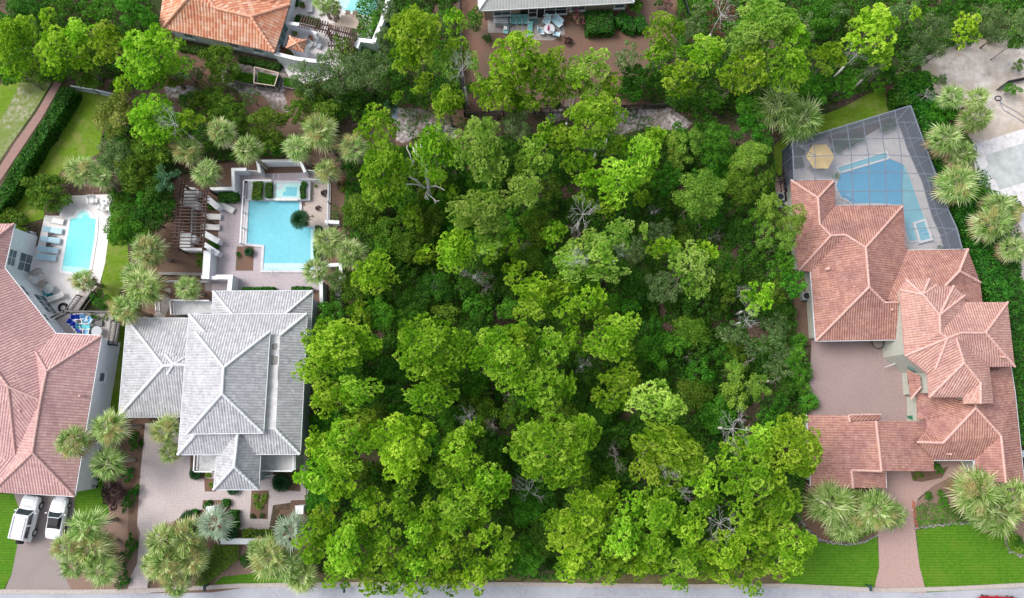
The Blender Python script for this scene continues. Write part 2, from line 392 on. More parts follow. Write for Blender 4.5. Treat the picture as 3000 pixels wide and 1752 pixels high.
# landmarks that tell plants apart in their labels (photo pixels)
LMK = [('kinked bare grey snag', 1235, 520), ('largest white snag in the wood', 1708, 628), ('orange tile roof', 560, 60), ('raised garden beds', 750, 235),
 ('red brick garden path', 90, 380), ('plain grey garden fence', 280, 262), ('left bright turquoise pool', 232, 700), ('dark slatted pergola', 557, 640),
 ('square central pool', 820, 690), ('small raised spa', 838, 556), ('long pebble bed by the pool', 935, 640), ('grey tiled house roof', 650, 1080), ('white convertible', 170, 1520),
 ('paver driveway mouth', 420, 1690), ('white front garden wall', 720, 1588), ('grey roof right eave', 895, 1130), ('tan patio with green chairs', 1600, 80),
 ('beige house back wall', 1480, 45), ('long black garden fence', 1850, 310), ('corner of the black fence', 1362, 330), ('white sand strip by the fence', 1920, 340), ('reddish dead treetop', 2110, 40),
 ('ash-grey dead treetop up right', 2510, 155), ('yellow umbrella in the cage', 2402, 458), ('top corner of the pool cage', 2668, 309), ('sandy building plot', 2850, 220), ('unfinished grey pool', 2920, 480),
 ('small pale dead shrub mid wood', 1686, 700), ('pale dead crown mid wood', 1682, 765), ('fallen bleached branches', 1395, 812), ('twin grey dead bushes', 2190, 925), ('terracotta roof left eave', 2385, 860),
 ('brick courtyard', 2560, 1110), ('starburst dead shrub', 1804, 1339), ('jagged white snag low right', 2140, 1258), ('bare forks low right', 1955, 1355), ('grey dead bush low right', 2108, 1536),
 ('terracotta roof corner low right', 2370, 1330), ('brick front driveway', 2610, 1540), ('leaning bare pole in the dark gap', 1545, 1440), ('street kerb below the wood', 1600, 1712), ('street kerb lower left of wood', 1050, 1712), ('street kerb lower right of wood', 2150, 1712),
 ('thin dead treetop above kerb', 1372, 1215), ('pinkish litter patch', 1960, 975), ('lower dark opening', 1470, 1330), ('round forked pine', 1610, 1330)]
KW = {'pine': ('lime green tufted pine', 'pine', 'pine_tree'), 'palepine': ('pale yellow-green tufted pine', 'pine', 'pine_tree'), 'oak': ('bright green leafy tree', 'tree', 'leafy_tree'),
 'darkoak': ('dark green leafy tree', 'tree', 'leafy_tree'), 'greyoak': ('grey-green oak', 'oak', 'oak_tree'), 'olive': ('olive green leafy tree', 'tree', 'leafy_tree'), 'paleoak': ('pale green fluffy oak', 'oak', 'oak_tree'),
 'bluegreen': ('blue-green glossy tree', 'tree', 'leafy_tree'), 'flowering': ('cream-tipped leafy tree', 'tree', 'leafy_tree'), 'hedge': ('deep green shrub', 'shrub', 'shrub'), 'purple': ('dark purple shrub', 'shrub', 'shrub'),
 'pinkflower': ('pink blossoming shrub', 'shrub', 'shrub'), 'red': ('rust-red dying pine', 'pine', 'pine_tree'), 'palm': ('sabal palm', 'palm', 'palm_tree'), 'bluepalm': ('blue-grey fan palm', 'palm', 'palm_tree'), 'sago': ('dark sago palm', 'sago', 'sago_palm'),
 'snag': ('bleached dead snag', 'dead tree', 'dead_tree'), 'snagpink': ('pinkish-grey dead bush', 'dead tree', 'dead_tree'), 'fern': ('strap-leaved plant', 'plant', 'strap_leaf_plant'), 'oleander': ('long-leaved oleander bush', 'shrub', 'oleander_shrub')}
ALLP = []
GRP = {'pine': 'pines of the wood', 'palepine': 'pines of the wood', 'palm': 'sabal palms round the houses', 'bluepalm': 'sabal palms round the houses', 'sago': 'sago palms in the planting beds',
       'snag': 'dead trees among the living', 'snagpink': 'dead trees among the living', 'fern': 'strap-leaved plants in beds', 'oleander': 'oleanders beside the courtyard', 'hedge': 'garden shrubs'}
DEADP, PALMP = {}, {}
RND = random.Random(5)
def plant(kind, u, v, du, dv=None, h=None, label=None):
    dv = dv or du
    if kind == 'olive' and du > 60: du, dv = du*1.18, dv*1.18
    r = du/54.0; ry = dv/54.0; rm = (r+ry)/2
    size = 'L' if rm > 2.75 else ('M' if rm > 1.75 else 'S')
    nm = KW[kind][2]; var = RND.randrange(4 if size != 'L' else 6)
    if kind in ('pine', 'palepine', 'red', 'oak', 'darkoak', 'greyoak', 'olive', 'paleoak', 'bluegreen', 'flowering', 'hedge', 'purple', 'pinkflower'):
        if kind in ('darkoak', 'greyoak', 'olive', 'paleoak', 'oak', 'hedge'): var = min(var, 2)
        if kind in ('red', 'bluegreen', 'flowering', 'purple', 'pinkflower'): var = 0
        me, R = proto(kind, size, var)
        if h is None:
            h = {'pine': 5.0+1.5*rm, 'palepine': 6+1.5*rm, 'red': 9}.get(kind, 2.2+1.25*rm)
        kq = .93 if kind in ('pine', 'palepine') else .98; kx, ky = r/R*kq, ry/R*kq; kz = (kx+ky)/2*(1.0 if kind in ('pine', 'palepine') else .95)
        zc = max(h - .62*R*kz - .2, R*kz*.25)
        base = W(u, v, zc+.3*R*kz); base.z = 0
        shrub = h < 2.6
        if shrub and nm in ('leafy_tree', 'oak_tree'): nm = 'shrub'
        root = empty(nm, base, RND.uniform(-.3, .3))
        c = bpy.data.objects.new('crown' if not shrub else 'foliage', me); COL.objects.link(c); c.parent = root
        c.location = (0, 0, zc); c.scale = (kx, ky, kz)
        # turning by half turns keeps the elongated outline but varies the look
        c.rotation_euler = (0, 0, RND.choice((0, math.pi)) + RND.uniform(-.35, .35))
        t = bpy.data.objects.new('trunk' if not shrub else 'stem', trunk_for(size, var % 3)); COL.objects.link(t); t.parent = root
        t.scale = (kx*.9, ky*.9, (zc+.15*R*kz)/6.0); t.rotation_euler = (0, 0, RND.uniform(0, 6.28))
    elif kind in ('snag', 'snagpink'):
        key = (kind, var)
        if key not in DEADP: DEADP[key] = snag_mesh('branches', 40+var*3+len(kind), 2.4, 3.0, M[kind], 5, 9, .04, .35)
        h = (h or 5.0)+.4; z = h
        base = W(u, v, z); base.z = 0; root = empty(nm, base, RND.uniform(0, 6.28))
        c = bpy.data.objects.new('branches', DEADP[key]); COL.objects.link(c); c.parent = root; c.location = (0, 0, h*.55)
        c.scale = (r/2.0, ry/2.0, h*.45/3.0)
        b = MB().tube([(0,0,0), (.05,.03,h*.3), (0,0,h*.56)], [.16, .13, .11], 7); b.build('trunk', M[kind], root, smooth=True)
    elif kind in ('palm', 'bluepalm'):
        key = (kind, var)
        if key not in PALMP: PALMP[key] = palm_crown('palm_crown', 60+var*3+len(kind), 2.6, M[kind], 31 if kind == 'palm' else 22, 11, .32)
        h = h or 5.0
        base = W(u, v, h); base.z = 0; root = empty(nm, base, RND.uniform(0, 6.28))
        k = rm/2.6*1.04
        c = bpy.data.objects.new('crown', PALMP[key]); COL.objects.link(c); c.parent = root; c.location = (0, 0, h-.3); c.scale = (k, k, k)
        c.rotation_euler = (RND.uniform(-.12, .12), RND.uniform(-.12, .12), 0)
        c.rotation_euler = (RND.uniform(-.22, .22), RND.uniform(-.22, .22), 0); c.scale = (k*RND.uniform(.9, 1.1), k, k*RND.uniform(.8, 1.1))
        if kind == 'palm' and RND.random() < .7:
            if 'dead' not in PALMP: PALMP['dead'] = dead_fronds(4, 2.3)
            f = bpy.data.objects.new('dead_fronds', PALMP['dead']); COL.objects.link(f); f.parent = root; f.location = (0, 0, h-.5); f.scale = (k, k, k); f.rotation_euler = (0, 0, RND.uniform(0, 6.28))
        if kind == 'palm' and RND.random() < .5:
            if ('fl', var) not in PALMP: PALMP[('fl', var)] = flower_mesh('flower_stalks', 5+var, 2.6)
            f = bpy.data.objects.new('flower_stalks', PALMP[('fl', var)]); COL.objects.link(f); f.parent = root; f.location = (0, 0, h-.2); f.scale = (k, k, k)
        if 'trunk' not in PALMP:
            b = MB(); n = 14; b.tube([(.02*math.sin(i*2.1), .02*math.cos(i*1.7), 5.0*i/n) for i in range(n+1)], [.19+.02*(i % 2)+(.05 if i == 0 else 0) for i in range(n+1)], 9)
            o = b.build('trunk', M['palmbark'], smooth=True); PALMP['trunk'] = o.data; bpy.data.objects.remove(o)
        t = bpy.data.objects.new('trunk', PALMP['trunk']); COL.objects.link(t); t.parent = root; t.scale = (1, 1, (h-.2)/5.0)
    elif kind == 'sago':
        if 'sago' not in PALMP:
            PALMP['sago'] = sago_crown('fronds', 3, 1.5, M['sago'])
            o = MB().tube([(0,0,0), (0,0,.5)], [.2, .16], 9).build('trunk', M['palmbark']); PALMP['sagotrunk'] = o.data; bpy.data.objects.remove(o)
        h = h or .6; base = W(u, v, h); base.z = 0; root = empty(nm, base, RND.uniform(0, 6.28)); k = rm/1.5
        c = bpy.data.objects.new('fronds', PALMP['sago']); COL.objects.link(c); c.parent = root; c.location = (0, 0, h*.8); c.scale = (k, k, k)
        t = bpy.data.objects.new('trunk', PALMP['sagotrunk']); COL.objects.link(t); t.parent = root; t.scale = (1, 1, h*1.7)
    elif kind in ('fern', 'oleander'):
        if kind not in PALMP:
            PALMP[kind] = strap_crown('leaves', 8, 1.0, M['olive' if kind == 'fern' else 'oak'], 90 if kind == 'fern' else 420, .07, .7)
        h = h or .4; base = W(u, v, h); base.z = 0; root = empty(nm, base, RND.uniform(0, 6.28))
        if kind == 'fern': MB().tube([(0,0,0), (0,0,h*.4)], .05, 6).build('stem', M['bark'], root)
        else: MB().tube([(0,0,0), (.05,0,h*.8)], .06, 6).build('stem', M['bark'], root)
        c = bpy.data.objects.new('leaves', PALMP[kind]); COL.objects.link(c); c.parent = root; c.location = (0, 0, h*.35); c.scale = (r, ry, rm*(1 if kind == 'fern' else 1.5))
    if kind in GRP: root['group'] = GRP[kind]
    else: root['group'] = 'leafy trees and bushes'
    root['category'] = KW[kind][1] if nm != 'shrub' else 'shrub'
    ALLP.append([root, kind, u, v, rm, label, nm])
    return root
def big_snag():
    X = lambda x, y: (850+x*.3398, 250+y*.3398)
    B = [([(1185,905,0),(1188,895,4),(1190,830,6.5),(1165,770,7.6),(1182,730,8.2),(1140,680,8.6),(1130,620,9)], .17), ([(1130,620,9),(1105,595,9.2),(1085,600,9.3)], .05), ([(1130,625,9),(1150,590,9.3),(1165,600,9.4)], .05), ([(1140,680,8.6),(1190,690,8.8),(1215,670,9)], .04),
         ([(1188,890,4.5),(1120,862,6),(1060,852,6.8),(1000,852,7.2)], .08), ([(1150,880,5),(1085,815,7.4),(1030,790,7.9),(1015,750,8.1),(1050,690,8.5),(1025,655,8.7),(995,640,8.8)], .10), ([(1015,750,8.1),(1000,735,8.2),(1030,715,8.3)], .04),
         ([(1050,690,8.5),(1082,610,8.9),(1060,530,9.3)], .075), ([(1082,610,8.9),(1090,560,9.2),(1125,530,9.4),(1135,465,9.7)], .06), ([(1095,550,9.2),(1085,500,9.4)], .035), ([(1052,680,8.5),(1035,600,8.9),(1005,540,9.2),(1012,515,9.3)], .06), ([(1125,530,9.4),(1145,540,9.5)], .03),
         ([(1185,910,4.5),(1168,945,5.4),(1192,985,6)], .08), ([(1172,940,5.4),(1160,965,5.8),(1175,985,6)], .045), ([(1180,935,5.2),(1235,975,6.2),(1262,1000,6.6),(1288,994,6.8)], .06), ([(1235,975,6.2),(1255,1020,6.6)], .04),
         ([(1192,880,5),(1250,866,6.2),(1300,885,6.8),(1332,906,7)], .075), ([(1250,866,6.2),(1262,845,6.6)], .03)]
    b0 = W(*X(1190, 895), 5); R0 = empty('dead_tree', (b0.x, b0.y, 0), 0, 'tall bleached grey snag with kinked bare limbs left of centre', 'dead tree', 'dead trees among the living')
    for i, (L, r) in enumerate(B):
        P = [W(*X(x, y), z) for x, y, z in L]
        if i == 0: P[0] = Vector((b0.x, b0.y, 0)); P[1] = Vector((b0.x, b0.y, 4))
        MB().tube(P, [r*1.1*(1-.6*k/len(P)) for k in range(len(P))], 6).build('trunk' if i == 0 else 'branch', M['snag'], R0, smooth=True).location = -R0.location
def dirword(dx, dy):
    a = math.degrees(math.atan2(-dy, dx)) % 360
    return ['right of', 'up-right of', 'above', 'up-left of', 'left of', 'down-left of', 'below', 'down-right of'][int(((a+22.5) % 360)//45)]
def label_plants():
    from collections import defaultdict
    B = defaultdict(list)
    for it in ALLP:
        root, kind, u, v, rm, label, nm = it
        if label: root['label'] = label; continue
        best = min(LMK, key=lambda q: (q[1]-u)**2+(q[2]-v)**2); d = math.hypot(best[1]-u, best[2]-v)
        base = KW[kind][0]
        if kind in ('pine', 'palepine'): base = base.replace(' tufted', '')
        if nm == 'shrub': base = base.replace('leafy tree', 'bush').replace('oak', 'bush')
        sz = {True: 'large ', False: ''}[rm > 3.3] if kind not in ('palm', 'bluepalm') else ''
        if rm < 1.5 and kind not in ('sago', 'fern', 'palm'): sz = 'small '
        dw = 'over' if d < 25 else dirword(u-best[1], v-best[2])
        B[(sz+base, dw, best[0])].append((d, root))
    ordn = ['nearest', 'second', 'third', 'fourth', 'fifth', 'sixth', 'seventh', 'eighth', 'ninth', 'tenth']
    for (b, dw, lm), L in B.items():
        L.sort(key=lambda q: q[0])
        for i, (d, root) in enumerate(L):
            root['label'] = f'{b} {dw} the {lm}' if len(L) == 1 else f'{b} {dw} the {lm}, {ordn[min(i, 9)]} out' if i else f'{b} {dw} the {lm}, nearest'
def fill_bushes(n, poly):
    rnd = random.Random(12); done = 0; tries = 0
    while done < n and tries < 4000:
        tries += 1; u = rnd.uniform(900, 2380); v = rnd.uniform(400, 1660)
        if not inpoly(np.array([u]), np.array([v]), poly)[0]: continue
        if any(math.hypot(u-i[2], v-i[3]) < i[4]*20+12 for i in ALLP): continue
        k = rnd.choice(('darkoak', 'oak', 'olive', 'darkoak', 'oak')); s_ = rnd.uniform(70, 115); plant(k, u, v, s_, s_*rnd.uniform(.8, 1.2), rnd.uniform(2.7, 4.4)); done += 1
def inpoly(x, y, P):
    c = np.zeros(x.shape, bool); n = len(P)
    for i in range(n):
        x1, y1 = P[i][0], P[i][1]; x2, y2 = P[(i+1) % n][0], P[(i+1) % n][1]
        with np.errstate(divide='ignore', invalid='ignore'):
            k = ((y1 > y) != (y2 > y)) & (x < (x2-x1)*(y-y1)/((y2-y1) if y2 != y1 else 1e-9)+x1)
        c ^= k
    return c
def vnoise(x, y, s, seed):
    r = np.random.default_rng(seed); G = r.random((97, 97)); x = x/s+200; y = y/s+200
    xi, yi = np.floor(x).astype(int), np.floor(y).astype(int); fx, fy = x-xi, y-yi
    fx = fx*fx*(3-2*fx); fy = fy*fy*(3-2*fy); a = G[xi % 97, yi % 97]; b = G[(xi+1) % 97, yi % 97]; c = G[xi % 97, (yi+1) % 97]; d = G[(xi+1) % 97, (yi+1) % 97]
    return (a*(1-fx)+b*fx)*(1-fy)+(c*(1-fx)+d*fx)*fy
def leaf_cover(name, polys, dens, hmax, mat, ls=.12, seed=1, gap=.42, lift=.0):
    """loose leaf mass over ground polygons (photo pixels)"""
    rng = np.random.default_rng(seed); X = []
    for P in polys:
        Q = [W(p[0], p[1]) for p in P]; xs = [q.x for q in Q]; ys = [q.y for q in Q]
        n = int(dens*(max(xs)-min(xs))*(max(ys)-min(ys))); x = rng.uniform(min(xs), max(xs), n); y = rng.uniform(min(ys), max(ys), n)
        k = inpoly(x, y, Q); X.append(np.stack([x[k], y[k]], 1))
    X = np.concatenate(X); x, y = X[:, 0], X[:, 1]
    f = .6*vnoise(x, y, 2.4, seed)+.4*vnoise(x, y, .8, seed+1); k = f > gap; x, y, f = x[k], y[k], f[k]; n = len(x)
    top = hmax*np.clip((f-gap)/(.8-gap), .12, 1); z = lift+top*rng.uniform(.55, 1, n)
    P = np.stack([x, y, z], 1); nr = rdir(rng, n); nr[:, 2] = np.abs(nr[:, 2])+.4; nr /= np.linalg.norm(nr, axis=1, keepdims=True)
    u = np.cross(nr, rdir(rng, n)); u /= np.linalg.norm(u, axis=1, keepdims=True); v = np.cross(nr, u); s = ls*rng.uniform(.6, 1.3, (n, 1))
    t = np.clip(.6*vnoise(x, y, 1.3, seed+9)+rng.uniform(-.2, .4, n), 0, 1)
    me = npmesh(name, np.stack([P-u*s, P-v*s*.6, P+u*s, P+v*s*.6], 1), t, mat)
    o = bpy.data.objects.new(name, me); COL.objects.link(o); return o
def leaf_box(name, path, w, h, mat, dens=150, ls=.10, seed=1, core=True, z0=0.0):
    """clipped hedge along a world-space polyline: leaves on top and sides of a solid twiggy core"""
    rng = np.random.default_rng(seed); C, N = [], []
    for a, b in zip(path[:-1], path[1:]):
        a = np.array(a[:2]); b = np.array(b[:2]); L = np.linalg.norm(b-a); d = (b-a)/L; s = np.array([-d[1], d[0]])
        for face in ('t', 'l', 'r', 'e', 'f'):
            A = L*w if face == 't' else (w*h if face in 'ef' else L*h); n = int(dens*A)+2
            p = rng.uniform(0, 1, n); q = rng.uniform(0, 1, n)
            if face == 't': xy = a+np.outer(p*L, d)+np.outer((q-.5)*w, s); z = np.full(n, h); nm = np.array([0, 0, 1.])
            elif face in 'lr': sg = .5 if face == 'l' else -.5; xy = a+np.outer(p*L, d)+s*w*sg; z = q*h; nm = np.array([s[0]*sg*2, s[1]*sg*2, 0])
            else: e = a if face == 'e' else b; sg = -1 if face == 'e' else 1; xy = e+np.outer((p-.5)*w, s); z = q*h; nm = np.array([d[0]*sg, d[1]*sg, 0])
            bump = .16*(vnoise(xy[:, 0]+z, xy[:, 1]-z, .7, seed)-.5)+rng.uniform(-.05, .06, n); sc_ = min(1, w*1.2)
            P = np.column_stack([xy, z])+nm*bump[:, None]*sc_*1.6; C.append(P); N.append(np.tile(nm, (n, 1)))
    P = np.concatenate(C); P[:, 2] = np.maximum(P[:, 2], .03)+z0; nr = np.concatenate(N)+.7*rng.normal(size=P.shape); nr /= np.linalg.norm(nr, axis=1, keepdims=True); n = len(P)
    u = np.cross(nr, rdir(rng, n)); u /= np.linalg.norm(u, axis=1, keepdims=True); v = np.cross(nr, u); s = ls*rng.uniform(.6, 1.3, (n, 1))
    t = np.clip(.25+.5*vnoise(P[:, 0], P[:, 1], .5, seed+4)+rng.uniform(-.3, .3, n), 0, 1)
    me = npmesh('foliage', np.stack([P-u*s, P-v*s*.6, P+u*s, P+v*s*.6], 1), t, mat)
    root = empty(name, (path[0][0], path[0][1], 0)); o = bpy.data.objects.new('foliage', me); COL.objects.link(o); o.parent = root; o.location = (-path[0][0], -path[0][1], 0)
    b = MB()
    for a, c in zip(path[:-1], path[1:]): b.bar((a[0]-path[0][0], a[1]-path[0][1], z0+h*.46), (c[0]-path[0][0], c[1]-path[0][1], z0+h*.46), w*.8, h*.86)
    b.build('branch_core', M['core'], root); return root
M['core'] = noisy('hedge_core', [(.02,.04,.01), (.05,.08,.02)], 9, .9, .5)
# ---------------------------------------------------------------- plant catalogue (crop origin, crop scale, entries)
p, q, o, d, g, y, l, b_ = 'pine', 'palepine', 'oak', 'darkoak', 'greyoak', 'olive', 'paleoak', 'snag'
def G(x0, y0, s, L):
    for e in L: plant(e[0], x0+e[1]*s, y0+e[2]*s, e[3]*s, (e[4]*s if len(e) > 4 and e[4] else None), (e[5] if len(e) > 5 else None))
def plant_all():
    S = .3398
    G(850, 250, S, [(p,730,330,380,350,7),(p,805,730,440,560,12),(p,1240,560,380,480,10),(q,1650,520,440,620,13),(p,1255,770,190,190,6),(p,1395,920,120,170,5),(y,1040,1110,200,260,4),(p,1040,1130,200,260,6),
     (y,1180,1180,240,320,4),(y,860,1280,290,290,4),(y,630,1080,330,330,4),(p,1430,1370,310,300,9),(p,1710,1400,240,220,9),(p,1170,1440,170,140,5),(p,760,1440,130,110,5),(p,930,90,130,120,4),(p,1350,130,250,330,8),
     (p,1110,40,160,90,5),('bluegreen',840,190,90,140,1.2),('hedge',470,660,180,160,1.6),('red',450,850,150,130,1.0),(y,480,880,120,150,1.0),(g,400,1110,120,200,1.3)])
    G(1400, 250, S, [(p,1010,260,510,450,13),(q,470,600,320,320,10),(q,410,890,330,300,11),(p,600,390,230,260,8),(p,760,440,260,250,9),(p,880,650,300,220,8),(p,1230,790,430,400,11),(p,1430,610,290,400,11),(p,950,800,250,230,8),(p,1190,530,290,190,7),
     (p,1520,430,230,210,6),(l,1690,480,180,200,5),(l,1700,620,180,200,5),(g,330,330,270,320,6),(d,240,600,220,300,4),(d,740,740,200,260,5),(o,1600,830,240,250,5),(d,1590,990,210,210,4),(p,1140,1030,260,200,8),(p,920,970,190,140,6),
     (q,1405/S*0+15,1070,500,400,12),(o,90,900,230,160,4),(o,450,1110,170,150,4),(p,660,1270,210,270,7),(o,430,1270,150,150,3.5),(q,100,1380,220,190,9),(p,290,1330,180,220,7),
     (q,1240,1260,230,230,11),(q,1080,1370,270,230,11),(q,820,1400,230,160,9),(q,1435,1250,80,140,8),(q,960,1290,150,120,9),(g,1590,1250,270,220,5),(p,1640,1390,220,150,7),(g,1350,1420,220,180,4),(d,1480,940,130,200,4),(p,1420,960,160,160,6),
     (b_,900,1110,290,200,7.5),('snagpink',845,1320,120,110,4),('snagpink',400,1370,120,110,3),(b_,1040,510,130,150,6),(b_,1150,370,110,120,7),(b_,790,190,110,70,9),(b_,1560,1060,90,90,2),(d,620,1000,220,220,2.5),(d,1560,1150,250,140,3)])
    G(1850, 350, S, [(p,190,160,220,210,6),(l,520,190,230,270,6),(o,740,150,290,270,6),(o,1030,60,290,260,6),(o,1140,190,210,230,5),(l,1020,320,340,270,6),(o,710,330,270,240,5),(l,430,330,210,220,5),(l,600,640,410,390,9),(y,950,560,300,260,6),
     (o,330,480,270,230,5),(d,240,680,170,170,4),(o,650,840,330,200,5),(y,1150,530,160,280,5),(l,1180,740,230,230,8),(l,1400,820,220,210,8),(l,1390,920,210,190,8),(l,1150,990,200,220,8),(l,1330,1050,230,190,8),(o,1080,850,200,180,6),(l,1240,860,180,180,7),
     (o,1300,1260,290,260,6.5),(o,1400,1420,250,230,6.5),(d,950,960,270,290,4.5),(d,1060,1160,240,230,4.5),(d,900,1250,210,200,4),(q,520,1270,340,430,12),(p,650,1130,220,200,9),(p,290,1090,270,200,8),(g,240,970,280,190,5),(g,60,1130,200,270,5),(g,270,1390,230,190,5),
     (y,840,1400,210,190,5),(y,740,1380,160,160,4),(o,560,500,170,160,5),(b_,200,770,90,110,2.5),('snagpink',740,1000,150,110,1.5),(d,830,740,200,160,4)])
    G(850, 700, S, [(p,720,290,390,350,8),(p,590,640,190,230,6),(o,780,640,270,290,5),(o,340,640,270,220,5),(p,400,900,610,420,12),(p,200,1130,330,260,10),(p,560,1310,400,280,10),(p,330,1380,330,270,10),(p,1220,930,640,520,12),(p,1260,1150,330,200,9),
     (p,1200,1360,430,270,9),(p,1420,140,300,280,9),(p,1160,140,180,180,5),(d,930,230,170,180,3.5),(d,1060,560,320,280,4),(d,1240,420,320,270,4),(d,1040,320,260,220,3.5),(o,1600,560,270,260,3.5),(y,1330,640,270,170,3.5),(d,1500,420,230,200,3.5),(d,850,480,220,200,3.5),
     (d,760,920,180,220,4),(d,850,1100,240,260,3.5),(d,890,1340,220,190,4),(b_,1590,310,300,120,2.2),('snagpink',1690,420,130,130,2.5),(b_,1260,400,60,120,3)])
    G(1400, 700, S, [(p,330,270,220,230,6),(p,480,420,320,240,9),(p,470,570,300,300,9),(p,680,440,300,220,8),(p,760,610,250,230,8),(p,980,500,270,260,9),(p,1040,640,230,190,7),(p,1250,770,320,300,10),(p,1120,890,350,280,9),(p,1230,990,260,200,8),(p,800,850,120,260,8),
     (p,900,910,250,200,6),(p,210,990,560,540,12),(p,350,860,240,240,11),(p,620,930,360,330,9),(p,540,1280,420,400,11),(p,740,1270,220,300,8),(p,1240,1200,330,230,9),(p,1180,1390,270,210,8),(p,1040,1340,110,130,7),(q,1540,1410,430,340,12),(q,790,220,320,280,9),(q,1110,290,350,180,10),(q,1080,110,240,200,11),
     (d,1380,400,270,310,4),(g,1600,430,340,340,5),(o,1310,590,190,170,4),(o,1540,960,340,330,4),(d,1500,750,190,200,4),(d,1520,1250,260,180,3),(o,250,610,220,220,3.5),(d,60,560,180,260,3.5),(d,620,230,270,200,3.5),(d,80,810,270,150,3),(d,950,1200,270,260,3.5),(d,870,1400,160,210,3.5),
     (b_,850,200,190,170,10),(b_,910,1090,130,150,4),('snagpink',120,640,70,130,2),('snagpink',270,1340,90,100,3),(b_,1220,120,120,90,9)])
    G(1900, 700, S, [(p,980,490,270,280,7),(y,680,500,160,220,4),(o,700,340,170,170,4),(d,480,520,270,250,4),(y,560,340,130,140,5),(g,740,810,310,210,5),(g,900,930,340,190,4.5),(g,1110,730,280,190,5),(g,1080,840,250,190,4.5),(g,1160,980,250,170,4.5),(g,1120,1140,270,170,4),
     (y,380,800,310,240,3.5),(o,450,1150,260,260,4),(l,740,1150,210,190,4.5),(l,740,1370,270,270,5),(l,940,1270,230,230,5),(y,400,1340,270,260,4),(d,1100,1400,230,190,4),(d,600,980,270,200,3),(d,1190,1290,170,160,3),(d,600,640,220,200,3.5),(d,1160,620,180,140,3.5),
     ('oleander',1330,870,200,180,2.0),('oleander',1330,980,200,180,2.2),('oleander',1330,1170,220,190,2.2),('oleander',1360,1280,220,200,2.2),('oleander',1410,1400,230,210,2.0),('oleander',1280,1080,180,160,2),('oleander',1440,1430,160,120,1.6),
     (b_,800,480,140,150,4.5),(b_,860,600,130,140,4.5),(b_,850,700,180,140,5),('snagpink',860,1060,120,100,3),('snagpink',1080,1220,80,70,3),('snagpink',350,1010,90,110,1.5)])
    T = .3751
    G(850, 1200, T, [(p,430,260,340,320,11),(p,200,260,200,220,9),(p,370,440,300,240,11),(p,200,500,300,280,11),(p,390,600,260,220,10),(p,860,280,460,480,12),(p,560,100,330,190,8),(p,1310,330,300,280,10),(p,1190,480,270,240,9),(p,1400,430,230,190,10),(p,1420,150,180,180,8),(p,1260,250,160,150,8),
     (p,1560,560,270,250,10),(p,1400,640,270,230,10),(p,1640,640,160,210,8),(p,890,650,210,190,8),(p,680,790,220,240,9),(p,860,790,190,190,9),(p,580,700,200,180,8),(p,250,830,210,200,8),(p,140,1000,240,240,8),(p,420,1120,270,330,10),(p,480,920,210,190,8),(p,780,1000,210,200,9),(p,990,970,180,210,10),
     (p,1290,830,280,280,11),(p,1180,1090,240,250,9),(p,1530,960,240,230,9),(p,1670,1070,190,230,8),(p,1450,1290,210,290,8),(p,1600,1220,220,230,7),(p,690,1160,230,230,9),(p,900,1130,160,160,8),(p,1000,1230,190,200,8),(p,650,1360,230,200,6.5),(p,990,1370,220,200,6.5),(p,1300,1330,260,210,6.5),(p,1160,1330,190,180,7),
     (p,370,1290,280,220,7),(p,830,1250,180,180,7),(p,1090,780,150,170,9),(p,1250,700,190,180,9),(p,1140,940,160,200,8),(p,1350,1080,190,190,8),(p,620,1000,170,180,7),(p,340,1000,180,200,7),(p,1480,780,180,200,9),(p,1060,1080,150,160,7),(p,540,1230,170,200,7),(d,1600,330,190,240,4),(d,700,550,230,150,4),(d,1530,180,180,140,4),
     (b_,1390,50,180,140,5),('snagpink',1580,130,120,90,3.5),(p,180,1130,200,170,6),(p,1180,1200,170,160,7),(p,810,1380,160,150,6),(p,560,850,160,150,7),(p,980,850,150,150,8)])
    T = .375
    G(1400, 1200, T, [(p,570,330,570,500,13),(p,810,190,270,320,9),(p,380,170,220,170,8),(p,720,490,260,220,10),(p,840,830,330,280,10),(p,700,950,330,260,9),(p,600,870,190,170,8),(p,760,1120,300,240,8),(p,900,1000,220,210,8),(p,980,700,240,210,8),(p,1010,620,190,170,7),(p,1200,740,230,230,8),
     (p,1130,1020,240,280,10),(p,960,1180,210,200,7),(p,1390,1070,230,210,9),(p,1460,830,240,220,9),(p,1370,690,180,170,8),(p,1030,1310,170,130,5.5),(p,700,1270,190,170,6),(p,1100,1170,200,180,7),(p,1380,1200,260,180,7),(p,860,1260,210,190,6),(p,1250,1230,200,170,6),(p,1080,850,170,170,8),(p,1240,900,190,170,8),(p,820,700,220,190,7),
     (d,1050,480,310,260,4.5),(d,1080,220,260,210,4),(d,930,370,210,210,4.5),(d,500,650,270,150,3.5),(d,1200,560,200,170,5),('snagpink',1080,370,180,150,6),(b_,390,620,170,240,3),('snagpink',110,120,100,70,3),(d,1230,180,160,200,3.5),(d,160,330,200,180,3),(d,540,760,180,140,3)])
